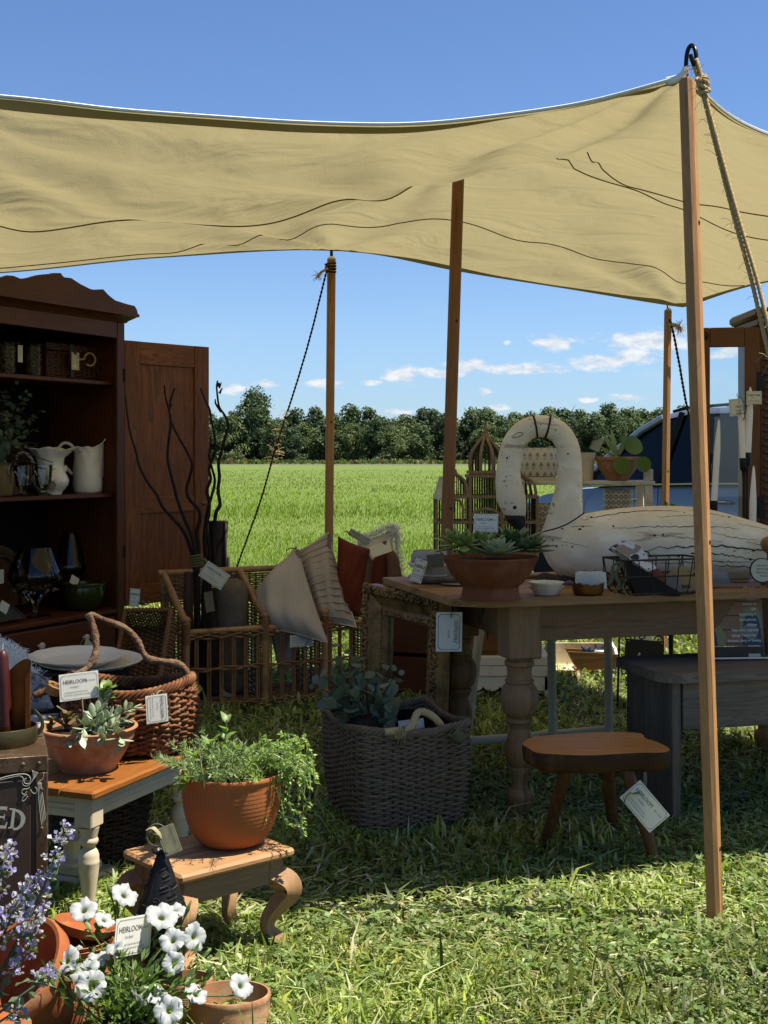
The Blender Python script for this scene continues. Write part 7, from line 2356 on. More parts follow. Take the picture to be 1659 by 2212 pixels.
# ---------------------------------------------------------------- glazed cupboard door at the right edge
d = 6.35
K = d / FPX
CBZ = wood('oak_mid_vertical', (0.28, 0.135, 0.050), (0.16, 0.072, 0.027), 'Z', 1.0, 0.45, 0.3)
CBX = wood('oak_mid_horizontal', (0.29, 0.14, 0.052), (0.17, 0.078, 0.030), 'X', 1.0, 0.45, 0.3)
gc = thing('glazed_cupboard', 'oak cupboard with an open glazed door at the right edge behind the swan', 'cupboard', Vector(((1640 - CX) * K, d, 0)))
MB().box((.34, .22, 1.0), (.66, .40, 1.98), .004).build('case', CBZ, gc)
MB().box((.34, .20, 2.0), (.74, .50, .05), .015).build('cornice', CBX, gc)
MB().box((.33, .20, 1.955), (.69, .46, .04), .008).build('frieze', CBX, gc)
for z in np.arange(.9, 1.9, .035):
 MB().box((.055, .006, z), (.06, .014, .012), .002).build('louvre', CBZ, gc)
gd = thing('door', None, None)
gd.parent = gc
gd.location = (0, -.01, 0)
DW = 125 * K
z1, z0 = 1.3 + 278 * K, .80
ang = Matrix.Rotation(radians(-9), 4, 'Z')
gd.matrix_basis = TR(0, -.01, 0) @ ang
SW = 20 * K
MB().box((-DW + SW / 2, 0, (z0 + z1) / 2), (SW, .024, z1 - z0), .004).build('stile', CBZ, gd)
MB().box((-SW * .8, 0, (z0 + z1) / 2), (SW * 1.6, .024, z1 - z0), .004).build('stile', CBZ, gd)
MB().box((-DW / 2 - SW * .3, .0005, z1 - .048), (DW - SW * 2.6 - .001, .022, .096), .003).build('rail', CBX, gd)
MB().box((-DW / 2 - SW * .3, .0005, z0 + .05), (DW - SW * 2.6 - .001, .022, .10), .003).build('rail', CBX, gd)
PANE = glassmat('door_pane', (0.93, 0.96, 0.98), 0.0, 1.5)
MB().box((-DW / 2 - SW * .3, .002, (z0 + z1) / 2), (DW - SW * 2.6 + .008, .003, z1 - z0 - .17)).build('pane', PANE, gd)
MB().ball((-DW + SW * .5, -.018, z1 - .04), (.018, .008, .02), 10, 6).build('knot', KNOT, gd)
for z in (1.66, 1.05):
 MB().box((.004, -.018, z), (.034, .008, .10), .003).build('hinge', STEEL, gd)
# ---------------------------------------------------------------- tapers in iron holders on the table
WAX = plain('white_wax', (0.84, 0.82, 0.76), (0.78, 0.76, 0.7), 20, 0.45, 0.05, 60, keep=True, Subsurface_Weight=0.0)
IRON = STEEL
def taper(label, px0, y0, px1, y1, dd, r_, stem=None, wick=None):
 a, b_ = W(px0, y0, dd), W(px1, y1, dd)
 t_ = thing('candle', label, 'candle', b_)
 Ti = Matrix.Translation(-b_)
 L = 6
 pts = [a.lerp(b_, 1 - i / L) for i in range(L + 1)]
 MB().tube(pts + [a + Vector((0, 0, .012))], [r_] * (L - 1) + [r_ * .72, r_ * .35, r_ * .12], 14, M=Ti).build('wax', WAX, t_)
 if wick:
  MB().tube(spline([a, a + Vector((-.006, 0, .014)), a + Vector((-.014, 0, .020)), a + Vector((-.016, 0, .036))], 4), .0014, 5, M=Ti).build('wick', plain_cached('wick', (.3, .29, .26)), t_)
 return t_, b_
cd = 5.52
KK = cd / FPX
for px, ycup, r_, lab in ((1606, 990, 8, 'tall black iron candlestick left of a matching one, behind the swan'), (1614, 978, 8, 'tall black iron candlestick nearest the glazed door stile'), (1542, 1082, 13, 'low black iron candle cup behind the swan, beside the nearest pole')):
 b0 = W(px, 1200, cd)
 b0.z = TZ
 h_ = 1.3 + (HY - ycup) * KK - TZ
 st_ = thing('candlestick', lab, 'candlestick', b0 + Vector((0, 0, .001)))
 MB().lathe(smoothprof([(0, 0), (.05, 0), (.05, .006), (.02, .014), (.0065, .04), (.0055, h_ * .5), (.006, h_ - .075), (.014, h_ - .05)], 3) + [(.0165, h_ - .03), (.0165, h_), (.013, h_), (.012, h_ - .03), (0, h_ - .03)], 18).build('stick', IRON, st_)
taper('white taper in the left tall candlestick, with a curled wick and tag', 1600, 868, 1606, 1000, cd, .0145, wick=True)
taper('tallest white taper, before the right stile of the glazed door', 1621, 842, 1614, 988, cd, .0155)
taper('white taper leaning in the low iron cup left of the other candles', 1553, 912, 1542, 1092, cd, .0135)
taper('lowest white taper, standing on the table before the right stile of the door', 1628, 1012, 1624, 1226, cd - .06, .0145)
for rb, lab_ in (([W(1598, 862, cd - .02), W(1608, 872, cd - .03), W(1616, 884, cd - .03), W(1613, 900, cd - .03), W(1608, 915, cd - .02)], 0),):
 pass
price_tag(W(1629, 859, cd - .035), Vector((1, -.1, .0)), Vector((0, 0, 1)), .063, .055, 'def', 'cream printed tag tied to the tallest white taper', [[W(1598, 856, cd - .02), W(1606, 868, cd - .03), W(1613, 877, cd - .035), W(1611, 893, cd - .03), W(1605, 908, cd - .02)], [W(1613, 877, cd - .035), W(1619, 876, cd - .04)]])
price_tag(W(1588, 880, cd - .03), Vector((1, .3, .1)), Vector((0, 0, 1)), .055, .072, 'price2', 'cream tag turned sideways on the left tall taper', [[W(1592, 892, cd - .03), W(1603, 892, cd - .03), W(1610, 896, cd - .03)]])
for (a, b_) in (((1546, 1000), (1540, 1016)), ((1618, 1044), (1630, 1046))):
 pass
# ---------------------------------------------------------------- dark weathered bench, poster and round sign
BU = Vector((cos(radians(15)), sin(radians(15)), 0))
BV = Vector((-BU.y, BU.x, 0))
B0 = Vector((.99, 4.52, 0))
BENCHX = wood('dark_weathered_plank', (0.44, 0.38, 0.34), (0.18, 0.155, 0.14), 'X', 0.9, 0.75, 0.7, wear=(0.17, 0.16, 0.15))
BENCHZ = wood('dark_weathered_upright', (0.36, 0.31, 0.28), (0.15, 0.13, 0.12), 'Z', 0.9, 0.75, 0.7, wear=(0.16, 0.15, 0.14))
be = thing('bench', 'weathered dark plank bench in front of the table at the right', 'bench', M=frame(B0, BU, BV, Vector((0, 0, 1))))
BZ = .537
v = [(.055, 0), (1.5, 0), (1.5, .43), (0.03, .43), (-.01, .40), (-.015, .07), (.015, .02)]
n_ = len(v)
V = [(a, b_, BZ - .034) for a, b_ in v] + [(a * .996 + .002, b_ * .99 + .002, BZ) for a, b_ in v]
MB().add(V, [tuple(range(n_ - 1, -1, -1)), tuple(range(n_, 2 * n_))] + [(q, (q + 1) % n_, (q + 1) % n_ + n_, q + n_) for q in range(n_)]).build('seat_plank', BENCHX, be, angle=25)
for x in (.05, 1.40):
 MB().box((x, .13, (BZ - .035) / 2), (.034, .20, BZ - .036), .004).build('leg_board', BENCHZ, be)
 MB().box((x, .315, (BZ - .035) / 2), (.034, .165, BZ - .036), .004).build('leg_board', BENCHZ, be)
MB().box((.73, .045, BZ - .035 - .085), (1.31, .026, .168), .003).build('apron', BENCHX, be)
MB().box((.73, .385, BZ - .035 - .085), (1.31, .026, .168), .003).build('apron', BENCHX, be)
pd = 4.86
KP = pd / FPX
PC = W(1590, 1322, pd)
pu = Vector((1, .10, -.008)).normalized()
pz = Vector((.02, .16, 1)).normalized()
po = thing('poster_stand', 'clear acrylic stand with a printed poster of sign painters on the dark bench', 'poster', M=frame(Vector((PC.x, PC.y, BZ + .004)), pu, Vector((0, 0, 1)).cross(pu) * 1.0, Vector((0, 0, 1))))
PW, PH = .215, .345
PM = Matrix.Rotation(-.16, 4, 'X')
PRB, k = new_mat('poster_boards')
v = k.obj()
bd = k.math('FRACT', k.math('MULTIPLY', k.n('ShaderNodeSeparateXYZ', {0: v}).outputs[2], 19.0))
gr = k.noise(k.map(v, (14, 1, 120)), 1.0, 4, .6)
col = k.mix(gr, (0.24, 0.125, 0.07), (0.36, 0.20, 0.12))
col = k.mix(k.math('LESS_THAN', bd, .06), col, (0.07, 0.04, 0.03))
finish(k, col, .8, None, Specular_IOR_Level=.1)
MB().box((0, -.001, .035 + .128), (PW, .002, .235)).build('printed_photo', PRB, po)
o_ = po.children[-1]
o_.matrix_basis = PM
MB().box((0, -.001, .023), (PW, .002, .042)).build('printed_band', plain('poster_band', (0.055, 0.042, 0.036), (0.08, 0.06, 0.05), 40, 0.4, 0), po)
po.children[-1].matrix_basis = PM
flat_ = lambda nm, poly, y, mt: MB().prism(poly, y - .0006, y, M=PM).build(nm, mt, po, smooth=False)
YEL = plain('print_yellow_green', (0.42, 0.44, 0.20), (0.36, 0.38, 0.17), 30, 0.5, 0)
NAVY = plain('print_blue', (0.035, 0.07, 0.13), (0.05, 0.09, 0.15), 30, 0.5, 0)
SKIN = plain('print_tan', (0.34, 0.22, 0.15), (0.30, 0.19, 0.13), 30, 0.5, 0)
PALE = plain('print_pale', (0.50, 0.52, 0.44), (0.45, 0.47, 0.40), 30, 0.6, 0, keep=True)
def oval(cx_, cz_, rx, rz, n=20):
 return [(cx_ + rx * cos(a), cz_ + rz * sin(a)) for a in np.linspace(0, 2 * pi, n + 1)[:-1]]
flat_('printed_shirt', [(.018, .09), (.02, .15), (.04, .185), (.065, .195), (.095, .185), (.106, .15), (.106, .12), (.085, .10)], -.0026, YEL)
flat_('printed_overalls', [(.028, .048), (.035, .14), (.048, .165), (.085, .165), (.096, .14), (.106, .048)], -.0034, NAVY)
flat_('printed_face', oval(.068, .212, .015, .020), -.0042, SKIN)
flat_('printed_hat', [(.040, .225), (.052, .232), (.056, .25), (.082, .25), (.086, .232), (.105, .222), (.07, .226)], -.005, PALE)
flat_('printed_shirt', [(-.107, .05), (-.107, .115), (-.085, .135), (-.055, .12), (-.035, .085), (-.040, .05)], -.0026, YEL)
flat_('printed_overalls', [(-.107, .048), (-.107, .098), (-.075, .10), (-.068, .048)], -.0034, NAVY)
flat_('printed_face', oval(-.088, .148, .014, .018), -.0042, SKIN)
flat_('printed_hat', [(-.107, .160), (-.095, .17), (-.075, .17), (-.060, .158)], -.005, PALE)
flat_('printed_pot', oval(.06, .10, .030, .032), -.0052, plain('print_grey', (0.35, 0.36, 0.35), (0.3, 0.3, 0.3), 30, .5, 0))
flat_('white_square', [(.048, .002), (.094, .002), (.094, .048), (.048, .048)], -.0042, PALE)
bd_ = thing('badge', None, None)
bd_.parent = po
bd_.matrix_basis = PM
MB().prism(oval(-.062, .218, .044, .047, 36), -.0058, -.0046).build('badge_rim', plain('dark_brown_print', (0.035, 0.024, 0.02)), bd_, smooth=False)
MB().prism(oval(-.062, .218, .041, .044, 36), -.0064, -.0059).build('badge_face', YEL if False else PALE, bd_, smooth=False)
br = MB()
br.prism([(-.076, .222), (-.076, .246), (-.049, .246), (-.049, .222)], -.0074, -.0066)
br.prism([(-.074, .213), (-.074, .221), (-.051, .221), (-.051, .213), (-.058, .208), (-.059, .192), (-.0625, .182), (-.066, .192), (-.067, .208)], -.0074, -.0066)
for i, ch_ in enumerate('JOHNS FACTORY'):
 pass
br.build('paintbrush', plain('brush_brown', (0.065, 0.035, 0.032)), bd_, smooth=False)
XZ = PM @ Matrix.Rotation(pi / 2, 4, 'X')
lt = MB()
for i, (tx, x, al) in enumerate((('We help', .085, 'R'), ('bring your', .085, 'R'), ('artistic', .085, 'R'), ('dreams to', .085, 'R'), ('life!', .085, 'R'), ('specializing in', .085, 'R'), ('hand painted,', .085, 'R'), ('custom', .085, 'R'), ('large scale, engraved', .090, 'R'), ('signage. Perfect for', .080, 'R'), ('business, party or holiday.', .100, 'R'))):
 put_text(lt, tx, x, .262 - i * .0195, .0068, .0105, al, M=XZ, sx=.85)
lt.build('lettering', plain('poster_cream_ink', (1.0, 1.0, .95), rough=.9, keep=True), po, smooth=False)
ACR = glassmat('acrylic', (0.98, 0.99, 0.99), 0.02, 1.35)
MB().box((0, .004, PH / 2 - .02), (PW + .012, .002, PH), M=PM).build('acrylic_back', ACR, po)
MB().box((0, .02, .003), (PW + .03, .10, .005), .001).build('acrylic_foot', ACR, po)
MB().box((.0, -.033, .006), (PW + .03, .006, .006), .001).build('foot_edge', WHITEC, po)
rs = thing('round_sign', 'round pale hand lettered sign at the top right of the poster stand', 'sign', M=frame(W(1646, 1232, pd - .05), Vector((1, .05, 0)), Vector((0, .1, 1)).normalized(), Vector((.05, -1, .1)).normalized()))
MB().lathe([(0, -.004), (.046, -.004), (.046, .003), (0, .003)], 40).build('rim', plain_cached('dark_brown_print', (.035, .024, .02)), rs)
MB().lathe([(.0425, .0035), (.0425, .0045), (0, .0045)], 40).build('face', PALE, rs)
lt = MB()
for i, tx in enumerate(('We create the', 'signs for Happy', 'Valley Scoop and', 'The Silo!')):
 put_text(lt, tx, .004, .019 - i * .013, .0052, .0075, 'C', .1, .8)
lt.build('lettering', INK, rs, smooth=False)
kb = thing('wooden_finial', 'pale turned wooden ball knob at the right edge above the round sign', 'knob', Vector((W(1662, 1300, pd + .05).x, pd + .05, BZ + .001)))
hk_ = 1.3 + (HY - 1176) * (pd + .05) / FPX - BZ
MB().lathe(smoothprof([(0, 0), (.03, 0), (.03, .012), (.012, .02), (.010, hk_ - .06), (.014, hk_ - .034), (.026, hk_ - .02), (.033, hk_), (.026, hk_ + .02), (0, hk_ + .033)], 4), 24).build('turning', wood('pale_turned_wood', (0.50, 0.33, 0.16), (0.36, 0.21, 0.09), 'Z', 4), kb)
# ---------------------------------------------------------------- live-edge stool with tag
STW = wood('live_edge_top', (1.35, 0.68, 0.23), (0.55, 0.22, 0.07), 'X', 0.9, 0.4, 0.25, dark=(0.10, 0.04, 0.018))
STE = plain('bark_edge', (0.10, 0.045, 0.02), (0.045, 0.021, 0.012), 12, 0.6, 0.5, 60, dirt=(0.26, 0.12, 0.045))
STL = wood('stool_leg_wood', (0.22, 0.105, 0.045), (0.12, 0.054, 0.025), 'Z', 2, 0.6, 0.3, wear=(0.30, 0.17, 0.09))
sz = .365
pxs = [(1128, 1606), (1150, 1592), (1200, 1587), (1270, 1582), (1330, 1580), (1384, 1584), (1394, 1594), (1418, 1602), (1443, 1614), (1446, 1622), (1425, 1626), (1380, 1626), (1330, 1629), (1270, 1632), (1210, 1630), (1160, 1626), (1141, 1616)]
top_ = [onP(x, y, sz) for x, y in pxs]
ctr = sum(top_, Vector()) / len(top_)
so_ = thing('stool', 'low three legged live edge stool with a glossy orange brown slab seat', 'stool', Vector((ctr.x, ctr.y, 0)))
loc = [(p.x - ctr.x, p.y - ctr.y) for p in top_]
sm_ = spline([(a, b_, 0) for a, b_ in loc], 3, closed=True)
n_ = len(sm_)
MB().add([(p[0] * .995, p[1] * .995, sz) for p in sm_], [tuple(range(n_))]).build('slab_top', STW, so_)
r = np.random.default_rng(2)
rg = []
for j, (sc, zz) in enumerate(((.995, sz), (1.0, sz - .006), (1.0, sz - .03), (.985, sz - .052), (.93, sz - .060))):
 rg.append([(p[0] * sc * (1 + (.008 * sin(9 * i) if 0 < j < 4 else 0)), p[1] * sc * (1 + (.012 * sin(7 * i + j) if 0 < j < 4 else 0)), zz) for i, p in enumerate(sm_)])
V = [p for q in rg for p in q]
MB().add(V, [((j + 1) * n_ + i, (j + 1) * n_ + (i + 1) % n_, j * n_ + (i + 1) % n_, j * n_ + i) for j in range(4) for i in range(n_)] + [tuple(range(5 * n_ - 1, 4 * n_ - 1, -1))]).build('slab_edge', STE, so_, angle=60)
SI = so_.matrix_basis.inverted()
for a, b_ in ((onP(1225, 1660, .315), G(1172, 1832)), (onP(1352, 1655, .315), G(1420, 1880)), (onP(1312, 1642, .32), G(1322, 1800))):
 a, b_ = SI @ a, SI @ b_
 MB().tube([b_, b_.lerp(a, .35) + Vector((.004, 0, 0)), b_.lerp(a, .7), a + (a - b_) * .06], [.0165, .020, .022, .021], 10).build('leg', STL, so_)
dd = 3.98
price_tag(W(1393, 1742, dd), W(1447, 1762, dd) - W(1380, 1683, dd), W(1380, 1683, dd) - W(1340, 1722, dd), 100 * dd / FPX, 58 * dd / FPX, 'def', 'large pale price tag hanging at a slant from the live edge stool',
          [[W(1352, 1722, dd - .01), W(1362, 1712, dd - .012), W(1366, 1716, dd - .012), W(1378, 1712, dd), W(1392, 1700, dd + .03), W(1394, 1668, dd + .06)], [W(1352, 1722, dd - .01), W(1346, 1740, dd - .01), W(1344, 1756, dd)]], WCARD)
# ---------------------------------------------------------------- grey bamboo-style chair under the table
GB = plain('grey_green_paint', (0.46, 0.47, 0.42), (0.40, 0.41, 0.37), 12, 0.5, 0.1, 40, keep=True)
def cane2(parent, name, a, b_, r_=.019, joints=3):
 a, b_ = Vector(tuple(a)), Vector(tuple(b_))
 pts, rad = [], []
 n = joints * 6
 for i in range(n + 1):
  pts.append(a.lerp(b_, i / n))
  rad.append(r_ * (1.10 if i % 6 == 3 else 1.0))
 MB().tube(pts, rad, 12).build(name, GB, parent)
bb = thing('bamboo_chair', 'grey painted bamboo style chair pushed under the far side of the farm table', 'chair', Vector((W(1190, 985, 5.75).x, 5.75, 0)))
BI = bb.matrix_basis.inverted()
cl = lambda px, py, d_: BI @ W(px, py, d_)
cane2(bb, 'leg', cl(1194, 1600, 5.75), cl(1190, 1320, 5.75))
cane2(bb, 'leg', cl(1316, 1586, 5.85), cl(1312, 1320, 5.85))
cane2(bb, 'stretcher', cl(1160, 1588, 5.80), cl(1322, 1574, 5.86), .017)
cane2(bb, 'stretcher', cl(990, 1602, 5.55), cl(1160, 1590, 5.74), .019)
cane2(bb, 'seat_rail', cl(1186, 1335, 5.75), cl(1320, 1330, 5.85), .019)
cane2(bb, 'slanted_leg', cl(994, 1572, 5.55), cl(1012, 1330, 5.72), .022)
cane2(bb, 'slanted_leg', cl(1010, 1575, 5.5), cl(1040, 1330, 5.70), .020)
MB().box(cl(1115, 1326, 5.75), (.40, .16, .02), .006).build('seat', GB, bb)
# ---------------------------------------------------------------- cream crate with a wooden tray, iron sign
d = 7.75
K = d / FPX
cc_ = thing('cream_crate', 'open cream painted crate lying on the sunlit grass under the table', 'crate', Vector(((1262 - CX) * K, d, 0)))
wx = 74 * K
MB().box((0, .12, .012), (2 * wx, .24, .018), .003).build('base_board', WPAINT, cc_)
MB().box((0, .238, .08), (2 * wx, .012, .14), .003).build('back_board', WPAINT, cc_)
for x in (-wx + .02, wx - .008):
 MB().prism([(0, .021), (.23, .021), (.23, .16), (.06, .14), (0, .10)], x - .008, x + .008, M=Matrix(((0, 1, 0, 0), (1, 0, 0, 0), (0, 0, 1, 0), (0, 0, 0, 1)))).build('end_board', WPAINT, cc_)
ty = thing('wooden_tray', 'tan wooden tray with sloping ends set in the cream crate', 'tray', Vector(((1278 - CX) * K, d - .02, .022)))
TAN = wood('tan_tray', (0.52, 0.31, 0.13), (0.36, 0.2, 0.08), 'X', 1.5)
MB().prism([(-.085, 0), (.125, 0), (.155, .095), (.02, .105), (-.145, .112)], -.006, .004).build('front', TAN, ty, angle=20)
MB().prism([(-.085, 0), (.125, 0), (.155, .095), (-.145, .112)], .13, .14).build('back', TAN, ty, angle=20)
MB().box((.0, .065, .004), (.2, .13, .008)).build('bottom', TAN, ty)
MB().box((-.02, -.02, -.004), (.24, .035, .008)).build('slat', TAN, ty)
rr = np.random.default_rng(3)
bg_ = thing('blue_cloth', 'crumpled blue cloth and tools heaped in the wooden tray', 'cloth', Vector(((1285 - CX) * K, d + .05, .10)))
bl = plain('bright_blue_cloth', (0.06, 0.16, 0.42), (0.04, 0.10, 0.28), 20, .8, .2)
m_ = MB()
for i in range(9):
 a = rr.uniform(-.9, .9)
 p = np.array([rr.uniform(-.06, .08), rr.uniform(-.03, .03), 0])
 m_.tube([p, p + np.array([a * .03, 0, .03]), p + np.array([a * .06, 0, rr.uniform(.03, .07)])], [.012, .014, .004], 6, flat=.3)
m_.build('cloth', bl, bg_)
MB().box((.035, 0, .012), (.07, .06, .045), .008).build('box', W1, bg_)
for i in range(5):
 MB().tube([(-.07 + i * .012, -.02, -.03), (-.075 + i * .012, -.02, .035)], .0022, 5).build('fork_tine', STEEL, bg_)
d = 6.6
K = d / FPX
isg = thing('iron_sign_stand', 'dark board hung in a black wrought iron stand with scrolls, behind the bench', 'sign', Vector(((1392 - CX) * K, d, 0)))
zt_ = 1.3 + (HY - 1366) * K
x0, x1 = (1338 - 1392) * K, (1446 - 1392) * K
MB().tube([(x0 - .01, 0, 0), (x0, 0, zt_), (x1, 0, zt_ - .015), (x1 + .01, 0, 0)], .006, 8).build('iron_frame', STEEL, isg)
for (cx_, cz_, s_) in ((x0 + .05, zt_ - .03, 1), (x1 - .05, zt_ - .04, -1), (x0 + .03, zt_ - .20, 1), (x1 - .03, zt_ - .22, -1), (x0 + .11, zt_ - .022, -1)):
 th_ = np.linspace(0, 7.5, 26)
 MB().tube([(cx_ + s_ * .030 * (1 - t_ / 9) * cos(t_), 0, cz_ + .024 * (1 - t_ / 9) * sin(t_)) for t_ in th_], .0035, 6).build('scroll', STEEL, isg)
SLATE = plain('dark_slate', (0.055, 0.055, 0.05), (0.075, 0.072, 0.065), 10, 0.6, 0.1)
zb = 1.3 + (HY - 1440) * K
zu = 1.3 + (HY - 1379) * K
MB().prism([((1352 - 1392) * K, zu), ((1434 - 1392) * K, zu - .016), ((1432 - 1392) * K, zb), ((1346 - 1392) * K, zb)], -.012, .002).build('board', SLATE, isg, smooth=False)
for x, z in (((1357 - 1392) * K, zu - .012), ((1429 - 1392) * K, zu - .026)):
 MB().ball((x, -.014, z), .006, 10, 6).build('stud', CHR, isg)
mk = MB()
mk.tube(spline([((1374 - 1392) * K, -.0135, zu - .10), ((1378 - 1392) * K, -.0135, zu - .082), ((1381 - 1392) * K, -.0135, zu - .072), ((1380 - 1392) * K, -.0135, zu - .10)], 4), .0028, 5)
mk.build('lettering', WHITEC, isg)
# ================================================================ left foreground
WLEG = plain('cream_white_paint', (0.96, 0.92, 0.84), (0.88, 0.84, 0.76), 8, 0.5, 0.15, 50, dirt=(0.70, 0.70, 0.66))
HONEY = wood('honey_table_top', (0.56, 0.245, 0.075), (0.36, 0.14, 0.04), 'X', 0.9, 0.35, 0.25)
ZT = .368
Fp = onP(203, 1712, ZT)
Rp = onP(441, 1613, ZT)
EX = Vector((Rp.x - Fp.x, Rp.y - Fp.y, 0))
EL = EX.length
EX.normalize()
EY = Vector((-EX.y, EX.x, 0))
EM = frame(Vector((Fp.x, Fp.y, 0)), EX, EY, Vector((0, 0, 1)))
et = thing('side_table', 'low side table with a honey wood top and cream white turned legs', 'table', M=EM)
EW = .46
for i in range(4):
 y0, y1 = EW * i / 4 + .0006, EW * (i + 1) / 4 - .0006
 MB().box((EL / 2, (y0 + y1) / 2, ZT - .012), (EL, y1 - y0, .024), .006 if i in (0, 3) else .002).build('plank', HONEY, et, angle=25)
IN = .028
ah = .062
for (c, s_) in (((EL / 2, IN + .012, ZT - .025 - ah / 2), (EL - 2 * IN - .06, .016, ah)), ((EL / 2, EW - IN - .012, ZT - .025 - ah / 2), (EL - 2 * IN - .06, .016, ah)), ((IN + .012, EW / 2, ZT - .025 - ah / 2), (.016, EW - 2 * IN - .06, ah)), ((EL - IN - .012, EW / 2, ZT - .025 - ah / 2), (.016, EW - 2 * IN - .06, ah))):
 MB().box(c, s_, .002).build('apron', WLEG, et)
 for dz in (-.012, .004):
  long_ = s_[0] > s_[1]
  MB().box((c[0] - (0 if long_ else .009), c[1] - (.009 if long_ else 0), c[2] + dz), (s_[0] - .02 if long_ else .004, .004 if long_ else s_[1] - .02, .006), .0015).build('apron_bead', WLEG, et)
h = ZT - .026
lp = [(.0, 0), (.016, 0), (.019, .006), (.020, .014), (.016, .022), (.020, .026), (.021, .032), (.016, .037), (.0165, .045), (.022, .085), (.0285, .135), (.029, .150), (.0295, .152), (.0295, .158), (.0285, .160), (.029, .172), (.0245, .186), (.018, .194), (.018, .199), (.024, .205), (.0265, .212), (.0265, .218), (.023, .224), (.030, h - .088)]
lg = MB()
lg.lathe(lp, 28)
lg.box((0, 0, h - .043), (.060, .060, .086), .004)
lme_ = lg.mesh('leg', WLEG, angle=35)
for x, y in ((IN + .026, IN + .026), (EL - IN - .026, IN + .026), (IN + .026, EW - IN - .026), (EL - IN - .026, EW - IN - .026)):
 link('leg', lme_, et, (x, y, 0))
pl = thing('plinth', 'stepped white plinth block on the grass beside the side table leg', 'plinth', M=frame(Vector((W(190, 985, 3.9).x, 3.93, 0)), EX, EY, Vector((0, 0, 1))))
MB().box((0, .03, .02), (.16, .15, .045), .008).build('lower_step', WLEG, pl)
MB().box((-.01, .04, .055), (.11, .11, .028), .006).build('upper_step', WLEG, pl)
MB().lathe(smoothprof([(.05, 0), (.048, .012), (.030, .022), (.026, .05), (.034, .075), (.020, .09), (.018, .12)], 3), 24, c=(-.03, .045, .068)).build('column', WLEG, pl)
ub = thing('round_basket', 'dark round wicker basket in the shade under the side table', 'basket', Vector((W(215, 985, 4.15).x, 4.15, 0)))
DKB = plain('dark_basket', (0.085, 0.065, 0.05), (0.05, 0.04, 0.03), 40, .7, .3)
weave_loop(ub, lambda u, v: ((.13 + .03 * v) * cos(2 * pi * u), (.13 + .03 * v) * sin(2 * pi * u)), .01, .22, 16, 30, .006, .006, DKB, jit=.2)
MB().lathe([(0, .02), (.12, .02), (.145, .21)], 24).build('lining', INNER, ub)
# ---------------------------------------------------------------- bowl of sedum on the side table
cb = onP(188, 1664, ZT)
K = cb.y / FPX
tbw = thing('terracotta_bowl', 'pale terracotta bowl of variegated sedum on the side table', 'planter', Vector((cb.x, cb.y + .02, ZT + .001)))
Rb = 106 * K
hB = .128
prof = smoothprof([(0, 0), (Rb * .50, 0), (Rb * .56, .006), (Rb * .74, hB * .36), (Rb * .88, hB * .68)], 4) + [(Rb * .905, hB * .70), (Rb * .915, hB * .74), (Rb * .95, hB * .90), (Rb * .985, hB * .93), (Rb * 1.0, hB * .97), (Rb * .985, hB), (Rb * .93, hB), (Rb * .88, hB * .8), (0, hB * .75)]
MB().lathe(prof, 64).build('bowl', PTERRA, tbw)
MB().lathe([(Rb * .90, hB * .86), (Rb * .5, hB * .92), (0, hB * .94)], 32).build('soil', SOIL, tbw)
SED = leafmat('sedum_variegated', (0.66, 0.70, 0.48), (0.40, 0.48, 0.26), 26, 0.4, 0.18)
SEDE = leafmat('sedum_green', (0.24, 0.34, 0.10), (0.16, 0.25, 0.07), 22, 0.4, 0.25)
REDL = leafmat('bronze_leaf', (0.30, 0.10, 0.07), (0.20, 0.22, 0.07), 18, 0.45, 0.25)
TI2 = tbw.matrix_basis.inverted()
bd0 = tbw.location.y
fme = fat_leaf(1, .52, .12, .12, 1.2).mesh('leaf', SED, angle=180)
rr = np.random.default_rng(21)
stb = MB()
def branch(pts, n, s0, s1, me, parent, Pi, seed, stemr=.0035, whorl=2):
 r = np.random.default_rng(seed)
 P = spline([Pi @ Vector(tuple(p)) for p in pts], 8)
 stb.tube(P, np.linspace(stemr, stemr * .5, len(P)), 6)
 for i in range(n):
  f_ = (i + .7) / n
  q = f_ * (len(P) - 1)
  a_ = int(min(q, len(P) - 2))
  p = P[a_] + (P[a_ + 1] - P[a_]) * (q - a_)
  dr = nrm(P[a_ + 1] - P[a_])
  for w_ in range(whorl):
   sd = nrm(np.cross(dr, r.normal(size=3)))
   s_ = s0 + (s1 - s0) * f_
   o = link('leaf', me, parent)
   o.matrix_basis = aim(Vector(tuple(p)), sd + dr * (.5 + .6 * f_) + np.array([0, 0, .25])) @ Matrix.Diagonal((s_ * r.uniform(.85, 1.1),) * 3 + (1,))
